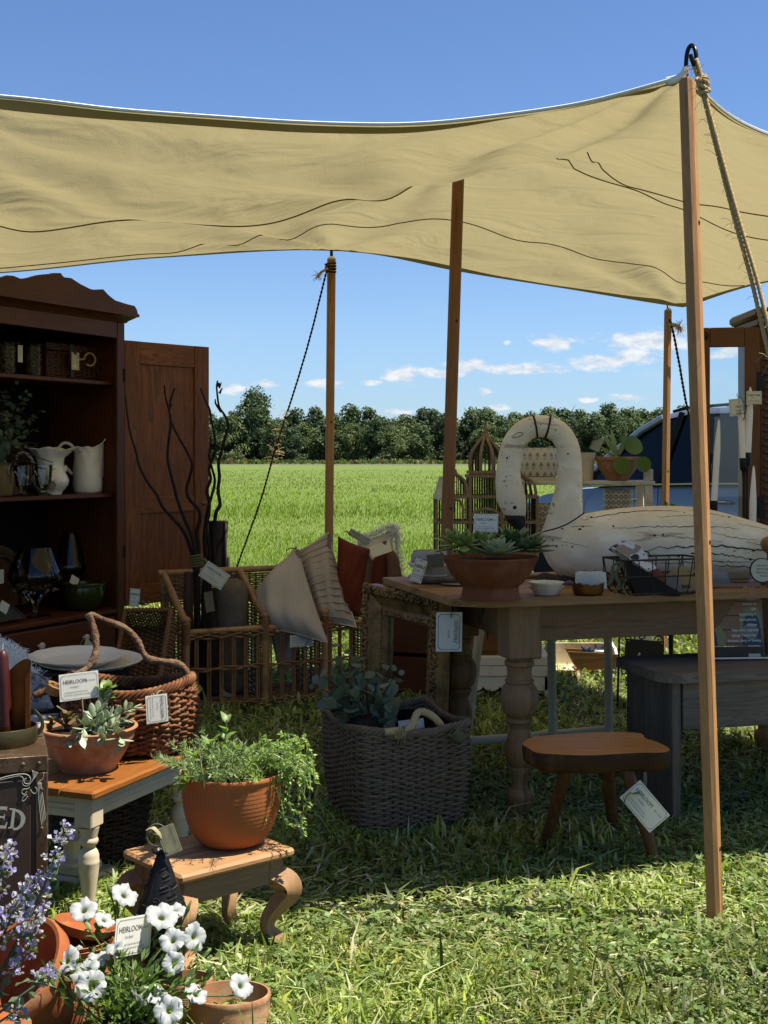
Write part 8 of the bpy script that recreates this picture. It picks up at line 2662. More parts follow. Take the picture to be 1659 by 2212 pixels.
for pts, n, s0, s1 in (([W(205, 1590, bd0), W(225, 1560, bd0 - .05), W(262, 1540, bd0 - .08), W(290, 1528, bd0 - .09)], 9, .045, .030), ([W(200, 1590, bd0), W(190, 1565, bd0 - .08), W(178, 1580, bd0 - .14), W(170, 1600, bd0 - .15)], 8, .042, .040),
                       ([W(210, 1590, bd0), W(218, 1560, bd0), W(222, 1530, bd0 + .02), W(226, 1505, bd0 + .02)], 8, .045, .04), ([W(215, 1590, bd0), W(240, 1575, bd0 - .07), W(255, 1590, bd0 - .12), W(262, 1605, bd0 - .13)], 8, .042, .036),
                       ([W(200, 1595, bd0), W(205, 1570, bd0 - .05), W(200, 1550, bd0 - .05), W(212, 1538, bd0 - .04)], 8, .042, .04), ([W(215, 1590, bd0), W(250, 1560, bd0 + .03), W(272, 1555, bd0 + .05)], 7, .04, .032),
                       ([W(205, 1595, bd0 - .04), W(215, 1590, bd0 - .12), W(225, 1600, bd0 - .15)], 6, .04, .036), ([W(195, 1595, bd0 - .02), W(160, 1590, bd0 - .1), W(150, 1598, bd0 - .13)], 6, .036, .03)):
 branch(pts, n, s0, s1, fme, tbw, TI2, int(pts[-1].x * 9999) % 997)
ume = MB().add(*leaf_geo(1, .75, .25, .2, nu=6, wave=.04)).mesh('leaf', SEDE, angle=180)
branch([W(222, 1520, bd0 + .02), W(228, 1500, bd0 + .02), W(232, 1488, bd0 + .02)], 4, .05, .04, ume, tbw, TI2, 5, whorl=3)
rme_ = MB().add(*leaf_geo(1, .55, .2, .25, nu=8, wave=.10)).mesh('leaf', REDL, angle=180)
branch([W(140, 1595, bd0), W(142, 1570, bd0 - .01), W(146, 1552, bd0 - .01)], 4, .06, .055, rme_, tbw, TI2, 9, whorl=3)
branch([W(112, 1590, bd0), W(108, 1580, bd0 - .01), W(105, 1570, bd0 - .01)], 3, .03, .04, rme_, tbw, TI2, 10, whorl=2)
stb.build('stems', SEDE, tbw)
dc = bd0 - .02
cp = W(171, 1482, dc)
price_tag(cp, W(207, 1452, dc + .05) - W(134, 1461, dc), Vector((-.06, 0, 1)), 86 * dc / FPX, 58 * dc / FPX, 'def', 'white printed card on a stick in the bowl of variegated sedum', None, WCARD, stick=[W(177, 1508, dc + .002), W(182, 1580, dc + .002)], name='plant_card', cat='card')
# ---------------------------------------------------------------- twig handled basket
BARKW = plain('bark_withy', (0.36, 0.15, 0.068), (0.10, 0.04, 0.02), 30, 0.55, 0.4, 120, dirt=(0.42, 0.24, 0.13))
VINE = plain('vine_branch', (0.25, 0.145, 0.095), (0.12, 0.062, 0.04), 26, 0.75, 1.0, 60, dirt=(0.36, 0.26, 0.19), bd=.012)
BKD = 4.10
KB = BKD / FPX
bc_ = W(283, 985, BKD)
tw = thing('twig_basket', 'brown bark basket with a gnarled branch handle on the side table', 'basket', Vector((bc_.x, BKD, ZT + .002)))
RX_, RY_ = 138 * KB, .135
HB = .185
def ov(u, v):
 g_ = .80 + .24 * sin(pi * (.15 + .62 * v))
 a = 2 * pi * u
 return (RX_ * g_ * cos(a), RY_ * g_ * sin(a))
def rimup(u, z):
 a = 2 * pi * u
 return z * (1 + .20 * (cos(a) ** 2) * (z / HB))
weave_loop(tw, ov, .010, HB, 22, 34, .0058, .0070, BARKW, jit=.35, seed=9, skip=rimup, spl=4)
for q in range(5):
 pts = []
 for i in range(120):
  u = i / 120
  x, y = ov(u, 1.0)
  a = 2 * pi * (u * 14 + q / 5)
  pts.append((x * (1 + .05 * cos(a)), y * (1 + .05 * cos(a)), rimup(u, HB) + .008 + .013 * sin(a)))
 MB().tube(pts, .0066, 6, closed=True).build('rim_withy', BARKW, tw, angle=180)
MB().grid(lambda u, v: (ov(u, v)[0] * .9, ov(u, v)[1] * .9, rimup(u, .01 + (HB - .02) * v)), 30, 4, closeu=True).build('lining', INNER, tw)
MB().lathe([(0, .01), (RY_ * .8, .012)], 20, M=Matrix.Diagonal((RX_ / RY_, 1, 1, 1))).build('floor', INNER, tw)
TWI = tw.matrix_basis.inverted()
hp = [W(416, 1492, BKD), W(408, 1462, BKD), W(396, 1442, BKD), W(372, 1432, BKD), W(345, 1428, BKD), W(322, 1424, BKD), (W(308, 1408, BKD)), W(296, 1384, BKD), W(278, 1362, BKD), W(250, 1348, BKD), W(222, 1338, BKD), W(198, 1328, BKD)]
P = spline([TWI @ p for p in hp], 6)
rg_ = np.random.default_rng(6)
MB().tube(P, [(.0125 + .0018 * sin(i * .5) + .0008 * rg_.normal()) * (1 - .25 * i / len(P)) for i in range(len(P))], 10).build('handle', VINE, tw, angle=180)
hp = [W(190, 1325, BKD - .01), W(199, 1345, BKD - .01), W(206, 1375, BKD - .02), W(207, 1405, BKD - .03), W(198, 1432, BKD - .04), W(178, 1452, BKD - .06), W(140, 1475, BKD - .08), W(105, 1490, BKD - .09), W(72, 1504, BKD - .10)]
P = spline([TWI @ p for p in hp], 6)
MB().tube(P, [.0115 + .0014 * sin(i * .6 + 1) + .0007 * rg_.normal() for i in range(len(P))], 10).build('handle', VINE, tw, angle=180)
for a, b_, r_ in ((W(404, 1478, BKD), W(424, 1500, BKD), .026), (W(120, 1480, BKD - .09), W(112, 1496, BKD - .09), .022)):
 wrap(tw, TWI @ a, TWI @ b_, r_, 5, .005, plain_cached('raffia', (.46, .28, .12), (.36, .2, .08)), 'binding')
price_tag(W(339, 1531, BKD - .175), Vector((1, .5, .06)), Vector((-.02, 0, 1)), 46 * KB, 58 * KB, 'vdef', 'white printed tag tied to the side of the twig handled basket', [[W(335, 1512, BKD - .168), W(328, 1504, BKD - .16), W(330, 1498, BKD - .155), W(337, 1506, BKD - .165)], [W(333, 1508, BKD - .165), W(345, 1492, BKD - .15), W(358, 1498, BKD - .14), W(366, 1525, BKD - .14), W(366, 1545, BKD - .145)]], WCARD, rmat=LRIBBON)
# ---------------------------------------------------------------- platters on a log stump
LOG = plain('dark_log_bark', (0.055, 0.040, 0.028), (0.028, 0.02, 0.015), 8, 0.9, 1.0, 30, bd=.02)
pc_ = W(168, 1422, 4.92)
lg_ = thing('log_stump', 'dark bark covered log stump standing under the white platters', 'stump', Vector((pc_.x, 4.92, 0)))
hl = pc_.z - .035
MB().lathe([(0, 0), (.20, 0), (.19, hl * .3), (.18, hl * .8), (.185, hl), (0, hl)], 30, fn=lambda r, z, a, i: r * (1 + .06 * sin(5 * a) + .04 * sin(11 * a + z * 9))).build('log', LOG, lg_, angle=60)
K = 4.92 / FPX
for (px, R, dz, lab) in ((195, 112, 0, 'large plain white oval platter at the bottom on the log stump'), (165, 102, .016, 'white scalloped oval platter lying on the larger one')):
 pt_ = thing('platter', lab, 'platter', Vector((W(px, 985, 4.92).x, 4.92, hl + .002 + dz)))
 MB().lathe(smoothprof([(0, 0), (R * K * .62, 0), (R * K * .70, .005), (R * K * .92, .020), (R * K, .028), (R * K * .98, .031), (R * K * .72, .014), (R * K * .6, .009), (0, .008)], 3), 60,
               fn=lambda r, z, a, i: (r * cos(a) * (1 + (.02 * cos(14 * a) if z > .02 and dz else 0)), r * .80 * sin(a) * (1 + (.02 * cos(14 * a) if z > .02 and dz else 0)), z), M=Matrix.Rotation(.10, 4, 'X')).build('platter', WHITEC, pt_)
# ---------------------------------------------------------------- fluffy throw and printed cushions at the left edge
FLUF = plain('white_fur', (0.62, 0.62, 0.6), (0.52, 0.52, 0.5), 20, .95, .6, 100, keep=True)
cs_ = thing('crate_seat', 'dark wooden box under the fluffy and printed cushions at the left edge', 'box', Vector((W(10, 985, 4.45).x, 4.45, 0)))
MB().box((0, .1, .17), (.42, .40, .34), .006).build('box', BENCHZ, cs_)
c1_ = cushion('fluffy white fur cushion at the left edge behind the candle', [W(-70, 1480, 4.55), W(100, 1470, 4.45), W(52, 1408, 4.62), W(-50, 1375, 4.75)], .07, [FLUF, FLUF], seed=14)
f_ = pillow_geo([W(-70, 1480, 4.55), W(100, 1470, 4.45), W(52, 1408, 4.62), W(-50, 1375, 4.75)], .07, seed=14)
TT = Matrix.Translation(-c1_.location)
fr = MB()
rr = np.random.default_rng(5)
for i in range(1500):
 u, v = rr.uniform(0, 1), rr.uniform(0, 1)
 p = np.array(f_(u, v, 1))
 dr = nrm(rr.normal(size=3) + np.array([0, -.4, .8])) * rr.uniform(.015, .035)
 fr.tube([p, p + dr * .5, p + dr + np.array([0, 0, -.006])], .0009, 3, M=TT, caps=False)
fr.build('fur', FR, c1_)['kind'] = 'stuff'
GPR, k = new_mat('grey_print_cloth')
n_ = k.noise(k.obj(), 11, 3, .5, 1.5)
f_ = k.ramp(n_, [(.42, 0), (.44, 1), (.52, 1), (.54, 0), (.62, 0), (.635, 1)])
finish(k, k.mix(f_, (0.27, 0.26, 0.25), (0.105, 0.105, 0.108)), .95, k.bump(k.noise(k.obj(), 300, 3), .25, .003))
cushion('grey printed cushion below the fluffy white one', [W(-60, 1545, 4.35), W(118, 1530, 4.30), W(112, 1462, 4.42), W(-40, 1470, 4.5)], .06, [GPR, GPR], seed=15)
cushion('darker grey printed cushion beneath, squeezed against the twig basket', [W(-50, 1660, 4.25), W(130, 1630, 4.22), W(128, 1540, 4.30), W(-40, 1540, 4.35)], .05, [GPR, GPR], seed=16)
price_tag(W(34, 1432, 4.40), Vector((1, 0, -.25)), Vector((.2, 0, 1)), .06, .05, 'blank', 'white tag poking out of the fluffy white cushion', None, WCARD)
price_tag(W(3, 1420, 4.36), Vector((.5, 0, -1)), Vector((1, 0, .5)), .10, .03, 'blank', 'white slip beside the fluffy cushion at the very left edge', None, WCARD)
# ---------------------------------------------------------------- trunk sign with candle
TRK = plain('painted_chalkboard', (0.060, 0.040, 0.036), (0.045, 0.03, 0.028), 6, 0.5, 0.15, 30, dirt=(0.10, 0.075, 0.07))
TIN = plain('rusty_tin_trim', (0.17, 0.115, 0.075), (0.09, 0.055, 0.036), 22, 0.45, 0.4, 60, Metallic=0.45, dirt=(0.26, 0.21, 0.16))
td = 3.08
K = td / FPX
tx1 = (101 - CX) * K
tz1 = 1.3 + (HY - 1632) * K
tk = thing('trunk', 'old brown trunk with riveted metal edges and chalk lettering, left foreground', 'trunk', M=TR(tx1, td, 0) @ RZ(17))
TW_, THt = .55, tz1
MB().box((-TW_ / 2, .16, THt / 2), (TW_ - .004, .32, THt - .004), .004).build('case', TRK, tk)
MB().box((-TW_ / 2 - .012, -.002, THt / 2 - .012), (TW_ - .05, .004, THt - .085), .001).build('front_panel', TRK, tk)
for (c, s_) in (((-TW_ / 2, .16, THt - .001), (TW_ + .004, .326, .006)), ((-TW_ / 2, -.004, THt - .016), (TW_ + .004, .006, .036)), ((-.012, -.004, THt / 2 - .018), (.026, .005, THt - .04)), ((.001, .16, THt / 2), (.005, .03, THt - .01)), ((.001, .012, THt / 2), (.004, .030, THt - .01)), ((.001, .16, THt - .018), (.005, .32, .036)), ((-TW_ / 2, -.004, .02), (TW_, .005, .036))):
 MB().box(c, s_, .001).build('metal_edge', TIN, tk)
for z in np.arange(.05, THt - .05, .092):
 MB().ball((-.012, -.0075, z), (.0045, .003, .0045), 10, 6).build('rivet', TIN, tk)
for x in (-.018, -.055, -.11, -.17):
 MB().ball((x, -.008, THt - .016), (.0055, .0035, .0055), 10, 6).build('rivet', TIN, tk)
lid = MB()
lid.box((-TW_ / 2, .16, THt - .040), (TW_ + .003, .322, .004))
lid.build('lid_gap', INNER, tk)
CHALK = plain('chalk', (0.66, 0.72, 0.74), (0.46, 0.52, 0.54), 140, .9, 0)
TKI = tk.matrix_basis.inverted()
def onTk(px, py):
 """trunk-front x,z for a pixel"""
 o = TKI @ Vector((0, 0, CAMZ))
 p = TKI @ W(px, py, td)
 dr = p - o
 t_ = (-.0072 - o.y) / dr.y
 q = o + dr * t_
 return q.x, q.z
def pix(poly):
 return [onTk(*p) for p in poly]
ltr = MB()
for poly in ([(-6, 1742), (16, 1743), (15, 1752), (12, 1749), (0, 1749), (-1, 1763), (8, 1763), (9, 1759), (11, 1759), (10, 1770), (8, 1770), (7, 1767), (-2, 1767), (-4, 1783), (10, 1784), (14, 1776), (16, 1777), (13, 1790), (-10, 1789), (-9, 1786), (-6, 1785), (-3, 1746), (-6, 1745)],):
 ltr.prism(pix(poly)[::-1], -.0078, -.0070)
Dout = [(20, 1746), (38, 1748), (48, 1753), (55, 1764), (53, 1778), (45, 1789), (33, 1794), (17, 1790), (18, 1786), (22, 1786), (26, 1750), (21, 1749)]
ltr.prism(pix([(20, 1746), (34, 1747), (33, 1752), (29, 1789), (17, 1790), (18, 1787), (22, 1786), (27, 1750), (21, 1749)])[::-1], -.0078, -.0070)
ltr.prism(pix([(33, 1748), (42, 1750), (50, 1756), (55, 1765), (54, 1776), (48, 1786), (38, 1793), (28, 1793), (29, 1789), (36, 1788), (42, 1782), (45, 1773), (45, 1764), (41, 1757), (33, 1752)])[::-1], -.0078, -.0070)
ltr.build('lettering', CHALK, tk, smooth=False)
orn = MB()
def chalkline(pts, r_=.0011):
 MB().tube([(x, -.0078, z) for x, z in pix(spline([(a, b_, 0) for a, b_ in pts], 6)[:, :2].tolist())], r_, 5).build('chalk_line', CHALK, tk, angle=180)
chalkline([(-5, 1683), (20, 1676), (45, 1672), (60, 1674), (66, 1683), (62, 1692), (54, 1692), (52, 1685), (57, 1681)])
chalkline([(-5, 1686), (20, 1680), (42, 1676), (50, 1682), (49, 1694), (58, 1698), (66, 1692)], .0009)
for i in range(5):
 chalkline([(66, 1692), (72 + i * 1.5, 1680 - i), (70 + i * 3, 1664 + i)], .0009)
chalkline([(64, 1700), (60, 1704), (50, 1705), (47, 1712), (52, 1716), (58, 1710)], .0009)
chalkline([(66, 1705), (70, 1712), (76, 1714), (80, 1706), (76, 1700)], .0009)
chalkline([(58, 1716), (50, 1722), (48, 1730), (54, 1728), (60, 1720)], .0009)
for i in range(4):
 chalkline([(82 + i * 2, 1690), (83 + i * 3, 1720), (86 + i * 3.4, 1752), (90 + i * 2.5, 1786 - 5 * i)], .0009)
chalkline([(82, 1690), (92, 1682), (95, 1668)], .0009)
chalkline([(-3, 1838), (6, 1846), (14, 1846), (20, 1836)], .0012)
# candle holder on the trunk
COPP = plain('copper_sheet', (0.36, 0.135, 0.045), (0.20, 0.07, 0.025), 14, 0.32, 0.2, 40, Metallic=0.85)
OLIVE = plain('olive_brass', (0.22, 0.19, 0.10), (0.13, 0.115, 0.065), 16, 0.35, 0.2, 60, Metallic=0.7)
hc = W(0, 1604, td + .12)
chd = thing('candle_holder', 'round brass tray candle holder with a curved copper reflector on the trunk', 'candle holder', Vector((hc.x, td + .13, THt + .003)))
K2 = (td + .13) / FPX
Rt = 76 * K2
MB().lathe([(0, 0), (Rt * .97, 0), (Rt, .006), (Rt, .040), (Rt * .985, .042), (Rt * .965, .040), (Rt * .95, .008), (0, .006)], 44).build('tray', OLIVE, chd)
MB().lathe([(0, .006), (.017, .006), (.017, .042), (.015, .042), (0, .04)], 20, c=(.012, 0, 0)).build('cup', COPP, chd)
rh = (1595 - 1432) * K2
def refl(u, v):
 a = radians(-25 + 150 * u)
 r_ = .055
 top = .60 + .42 * sin(pi * min(1, .12 + u * .86)) ** .7
 return (.012 + r_ * cos(a), .012 + r_ * sin(a), .008 + v * rh * top)
MB().grid(refl, 16, 10).build('reflector', COPP, chd, angle=180)
MB().grid(lambda u, v: (refl(1 - u, v)[0] * 1.02, refl(1 - u, v)[1] * 1.02, refl(1 - u, v)[2]), 16, 10).build('reflector_back', COPP, chd, angle=180)
RED = plain('dark_red_wax', (0.12, 0.016, 0.013), (0.085, 0.012, 0.010), 20, .4, .1, 60)
cdl = thing('candle', 'dark red taper candle standing in the copper and brass holder', 'candle', Vector((hc.x + .012, td + .13, THt + .045)))
hC = (1590 - 1432) * K2
MB().tube([(0, 0, -.005), (-.004, 0, hC * .5), (-.008, 0, hC - .012), (-.008, 0, hC), (-.008, 0, hC + .006)], [.0155, .0145, .0135, .009, .001], 16).build('wax', RED, cdl)
MB().tube([(-.008, 0, hC), (-.009, 0, hC + .014), (-.007, 0, hC + .020)], .0016, 6).build('wick', CREAM, cdl)
rbn = thing('bow', 'pale green ribbon bow beside the copper reflector', 'ribbon', W(88, 1560, td + .2))
RBI = rbn.matrix_basis.inverted()
MB().tube(spline([RBI @ W(74, 1535, td + .2), RBI @ W(86, 1548, td + .19), RBI @ W(92, 1568, td + .19), RBI @ W(80, 1584, td + .2), RBI @ W(74, 1572, td + .22), RBI @ W(88, 1560, td + .2), RBI @ W(106, 1560, td + .2)], 6), .006, 6, flat=.25).build('ribbon', LRIBBON, rbn)
# ---------------------------------------------------------------- footstool with the herb pot
FST = wood('limed_stool_top', (0.74, 0.47, 0.27), (0.54, 0.32, 0.17), 'X', 1.3, 0.6, 0.3, wear=(0.84, 0.66, 0.47))
FSZ = wood('limed_stool_leg', (0.72, 0.47, 0.29), (0.50, 0.30, 0.17), 'Z', 1.3, 0.6, 0.3, wear=(0.82, 0.66, 0.48), dark=(0.30, 0.17, 0.09))
FSX = wood('limed_stool_apron', (0.46, 0.33, 0.21), (0.30, 0.20, 0.12), 'X', 1.3, 0.65, 0.3, wear=(0.34, 0.25, 0.16), dark=(0.12, 0.075, 0.045))
SZ = .275
f0 = onP(390, 1893, SZ)
ra = 41.0
SX = Vector((cos(radians(ra)), sin(radians(ra)), 0))
SY = Vector((-SX.y, SX.x, 0))
fs = thing('footstool', 'small limed wooden footstool with cabriole legs, carrying the herb pot', 'stool', M=frame(Vector((f0.x, f0.y, 0)), SX, SY, Vector((0, 0, 1))))
FL, FW_ = .352, .285
for i in range(2):
 MB().box((FL / 2, FW_ * (i + .5) / 2, SZ - .011), (FL, FW_ / 2 - .0012, .022), .007).build('plank', FST, fs, angle=30)
for (c, s_) in (((FL / 2, .034, SZ - .022 - .033), (FL - .10, .016, .066)), ((FL / 2, FW_ - .034, SZ - .022 - .033), (FL - .10, .016, .066)), ((.034, FW_ / 2, SZ - .022 - .033), (.016, FW_ - .10, .066)), ((FL - .034, FW_ / 2, SZ - .022 - .033), (.016, FW_ - .10, .066))):
 MB().box(c, s_, .002).build('apron', FSX, fs)
for x, y in ((0, 0), (FL, 0), (0, FW_), (FL, FW_)):
 ox, oy = (1 if x else -1), (1 if y else -1)
 cx_, cy_ = x - ox * .045, y - oy * .045
 zz = SZ - .023
 MB().box((cx_, cy_, zz - .035), (.044, .044, .07), .003).build('leg_block', FSX, fs)
 q = 1 / sqrt(2)
 path = [(.000, zz - .050), (.020, zz - .066), (.026, zz - .088), (.012, zz - .122), (-.004, .092), (-.006, .062), (.008, .034), (.028, .018)]
 pts = spline([(cx_ + ox * o_ * q * 1.75, cy_ + oy * o_ * q * 1.75, z) for o_, z in path], 5)
 n_ = len(pts)
 rad = [v_[0] for v_ in spline([(a, 0, 0) for a in (.030, .036, .034, .027, .021, .020, .023, .018)], 5)]
 MB().tube(pts, rad, 4, flat=1.0).build('leg', FSZ, fs, angle=60)
pc = onP(500, 1838, SZ)
K = 3.445 / FPX
hpot = thing('herb_planter', 'large ribbed terracotta pot of mint, rosemary and trailing thyme on the footstool', 'planter', Vector((W(500, 985, 3.43).x, 3.43, SZ + .001)))
Rr = 110 * K
Hp = .192
pf = [(0, 0), (Rr * .50, 0), (Rr * .60, .008)]
for i in range(30):
 f_ = i / 29
 r_ = Rr * (.60 + .36 * sin(pi / 2 * min(1, (f_ * 1.02 + .02)) ** .62) ** 1.15)
 pf.append((r_ * (1 + (.02 if i % 2 else 0) * (1 if f_ > .12 else 0)), .010 + (Hp - .032) * f_))
pf += [(Rr * .975, Hp - .018), (Rr * 1.01, Hp - .012), (Rr * 1.02, Hp - .005), (Rr * 1.0, Hp), (Rr * .94, Hp - .001), (Rr * .91, Hp - .03), (0, Hp - .035)]
MB().lathe(pf, 64).build('pot', plain('orange_terracotta', (0.62, 0.235, 0.095), (0.54, 0.19, 0.07), 7, .75, .15, 120), hpot, angle=60)
MB().lathe([(Rr * .92, Hp - .028), (Rr * .5, Hp - .02), (0, Hp - .018)], 32).build('soil', SOIL, hpot)
HI = hpot.matrix_basis.inverted()
hd = 3.43
# rosemary / lavender mass
sprigs = MB()
r = np.random.default_rng(44)
LV, LT = [], []
def needle_stem(P, n, L0, wd, tints, r):
 for i in range(n):
  q = r.uniform(.1, 1) * (len(P) - 1)
  a_ = int(min(q, len(P) - 2))
  p = P[a_] + (P[a_ + 1] - P[a_]) * (q - a_)
  dr = nrm(P[a_ + 1] - P[a_])
  sd = nrm(np.cross(dr, r.normal(size=3)))
  dv = nrm(dr * .8 + sd)
  L = L0 * r.uniform(.6, 1.2)
  w_ = nrm(np.cross(dv, r.normal(size=3))) * wd
  LV.extend([p, p + dv * L * .5 + w_, p + dv * L, p + dv * L * .5 - w_])
  t_ = np.array(tints[int(r.integers(0, len(tints)))]) * r.uniform(.75, 1.3)
  LT.extend([t_] * 4)
GREY = [(.34, .42, .20), (.42, .50, .26), (.24, .32, .13)]
FRESH = [(.40, .54, .13), (.52, .64, .20), (.28, .42, .09)]
for i in range(120):
 a, q = r.uniform(0, 2 * pi), r.uniform(0, .75)
 bx_, by_ = Rr * q * cos(a) - .01, Rr * q * sin(a) - .01
 lean = np.array([cos(a) * q * .09 + r.normal() * .03, sin(a) * q * .09 - .02 + r.normal() * .03, 0])
 L = r.uniform(.05, .11)
 P = spline([(bx_, by_, Hp - .03), (bx_ + lean[0] * .5, by_ + lean[1] * .5, Hp - .03 + L * .6), (bx_ + lean[0] * 1.2, by_ + lean[1] * 1.2, Hp - .03 + L)], 6)
 sprigs.tube(P, .0011, 4, caps=False)
 needle_stem(P, 42, .020, .0017, GREY if bx_ < .03 else FRESH, r)
# trailing thyme on the right
for i in range(75):
 a = r.uniform(-1.1, 1.0)
 y0 = r.uniform(-.06, .06)
 ex, ez = r.uniform(.08, .225), r.uniform(-.12, .10)
 P = spline([(.05, y0, Hp - .02), (.10 + .02 * r.random(), y0 * 1.2, Hp + r.uniform(.02, .07)), ((.10 + ex) / 2 + .04, y0 * 1.3 + r.normal() * .02, Hp + .02 + max(ez, -.02) * .6), (ex, y0 * 1.3 + r.normal() * .03, Hp + ez)], 7)
 sprigs.tube(P, .0010, 4, caps=False)
 needle_stem(P, 36, .010, .0026, FRESH, r)
for pts in (([(.10, -.02, Hp), (.16, -.03, Hp + .02), (.19, -.03, Hp - .05), (.205, -.04, Hp - .09)]), ([(.11, .0, Hp), (.15, -.05, Hp - .02), (.16, -.06, Hp - .08), (.185, -.06, Hp - .10), (.20, -.06, Hp - .13)]), ([(.10, .02, Hp), (.17, 0, Hp + .03), (.215, -.01, Hp + .0), (.225, -.01, Hp - .03)]),
   ([(.10, -.04, Hp - .01), (.135, -.06, Hp - .06), (.15, -.07, Hp - .12), (.19, -.07, Hp - .125), (.195, -.07, Hp - .155)]), ([(.09, .03, Hp), (.13, .05, Hp + .08), (.18, .05, Hp + .07), (.22, .05, Hp + .02)])):
 P = spline(pts, 9)
 sprigs.tube(P, .0014, 5)
 needle_stem(P, 46, .013, .003, FRESH, r)
LV_ = np.array(LV)
link('herb_leaves', raw_mesh('herb_leaves', LV_, np.arange(len(LV_)).reshape(-1, 4), HERBL, np.array(LT)), hpot)['kind'] = 'stuff'
sprigs.build('herb_stems', SEDE, hpot)['kind'] = 'stuff'
MINT = leafmat('mint_leaf', (0.30, 0.42, 0.10), (0.20, 0.32, 0.07), 60, 0.45, 0.4)
mme = MB().add(*leaf_geo(1, .52, .22, .22, nu=8, wave=.05)).mesh('leaf', MINT, angle=180)
stb = MB()
for pts, n, s0, s1 in (([W(480, 1690, hd), W(484, 1620, hd), W(487, 1590, hd), W(490, 1555, hd)], 5, .045, .036), ([W(455, 1690, hd - .02), W(452, 1630, hd - .02), W(455, 1600, hd - .03)], 4, .042, .040), ([W(430, 1690, hd - .03), W(425, 1655, hd - .05), W(420, 1630, hd - .06)], 4, .038, .036),
                       ([W(530, 1690, hd + .03), W(535, 1645, hd + .04), W(540, 1625, hd + .04)], 4, .04, .036), ([W(420, 1700, hd - .05), W(408, 1690, hd - .10), W(402, 1695, hd - .12)], 4, .04, .04), ([W(560, 1690, hd + .03), W(570, 1650, hd + .04), W(578, 1640, hd + .04)], 4, .036, .03), ([W(500, 1690, hd), W(506, 1640, hd - .02), W(512, 1620, hd - .02)], 4, .036, .034)):
 branch(pts, n, s0, s1, mme, hpot, HI, int(abs(pts[-1].x) * 99991) % 997)
stb.build('mint_stems', SEDE, hpot)
MB().tube([HI @ W(431, 1622, hd - .135), HI @ W(435, 1660, hd - .135), HI @ W(442, 1702, hd - .125)], [.0008, .002, .0024], 6).build('plant_stake', LRIBBON, hpot)
# ---------------------------------------------------------------- black punched tin lantern
ld = 3.06
K = ld / FPX
TINB = plain('black_tin', (0.028, 0.029, 0.032), (0.018, 0.018, 0.020), 14, 0.42, 0.25, 60, Metallic=0.45)
lx = W(350, 985, ld).x
ln = thing('tin_lantern', 'black punched tin lantern with a cone top in front of the footstool', 'lantern', Vector((lx, ld, 0)))
zc = 1.3 + (HY - 1968) * K
za = 1.3 + (HY - 1845) * K
Rc = 54 * K
MB().lathe([(Rc * .80, 0), (Rc * .80, zc - .004)], 36).build('body', TINB, ln)
MB().lathe([(Rc * .98, zc - .006), (Rc * 1.02, zc), (Rc * .99, zc + .004), (.012, za), (.010, za + .004)], 40).build('cone', TINB, ln, angle=30)
MB().tube([(Rc * 1.02 * cos(a), Rc * 1.02 * sin(a), zc + .001 * cos(24 * a)) for a in np.linspace(0, 2 * pi, 97)[:-1]], .0026, 6, closed=True).build('cone_edge', plain_cached('grey_metal', (.25, .26, .28)), ln)
MB().lathe([(.010, za), (.016, za + .006), (.024, za + .012), (.022, za + .014), (.012, za + .008), (.008, za + .002)], 40, fn=lambda r_, z, a, i: (r_ * (1 + (.22 * sin(5 * a) if r_ > .015 else 0)) * cos(a), r_ * (1 + (.22 * sin(5 * a) if r_ > .015 else 0)) * sin(a), z + (.003 * cos(5 * a + 1) if r_ > .014 else 0))).build('ruffle', TINB, ln, angle=180)
pun = MB()
def cone_at(f_, a):
 r_ = Rc * .99 + (.012 - Rc * .99) * f_
 return (r_ * cos(a), r_ * sin(a), zc + .004 + (za - zc - .004) * f_)
def punch(f_, a, s_=.0022, el=1.0, rot=0):
 p = Vector(cone_at(f_, a))
 M = TR(*p) @ Matrix.Rotation(a, 4, 'Z') @ Matrix.Rotation(rot, 4, 'X')
 pun.ball((0, 0, 0), (s_ * .9, s_ * .8, s_ * el), 6, 4, M=M)
for i in range(60):
 punch(.16, 2 * pi * i / 60, .0022)
for i in range(14):
 punch(.22 + .035 * i * .8, -2.15 + .01 * i, .0018)
 punch(.22 + .03 * i * .8, -2.55 + .0 * i, .0018)
for a0, f0_ in ((-1.25, .42), (-1.05, .60), (-.85, .28), (-1.35, .78), (-.55, .45), (-2.9, .4), (-3.0, .65)):
 for j in range(6):
  t_ = j / 5
  for sg in (-1, 1):
   punch(f0_ + .035 * sg + .03 * t_, a0 + .085 * (j - 2.5) + .0, .0026, 2.0, .6 * sg)
for j in range(16):
 t_ = j / 15 * 5.2
 punch(.26 + .05 * (1 - t_ / 7) * sin(t_), -1.75 + .22 * (1 - t_ / 7) * cos(t_), .0018)
pun.build('punched_holes', TINB, ln, angle=180)['kind'] = 'stuff'
MB().tube([(.0 + .022 * K * 1000 * 1.0 * cos(a) - .012, .0, za + .045 + .026 * sin(a)) for a in np.linspace(-1.9, 4.3, 30)], .0016, 6).build('ring_handle', plain_cached('grey_metal', (.25, .26, .28)), ln)
price_tag(W(366, 1814, ld - .02), Vector((.38, 0, -.95)) * -1 if False else Vector((1, .2, .35)), Vector((-.33, 0, 1)), 38 * K, 62 * K, 'vdef', 'sage green tag tied to the black tin lantern', [[W(318, 1792, ld - .02), W(330, 1788, ld - .03), W(340, 1796, ld - .03), W(350, 1808, ld - .02)], [W(318, 1794, ld - .02), W(330, 1800, ld - .03), W(342, 1802, ld - .03)]], plain('sage_card', (0.50, 0.52, 0.40), (0.46, 0.48, 0.37), 30, .7, 0), rmat=LRIBBON)
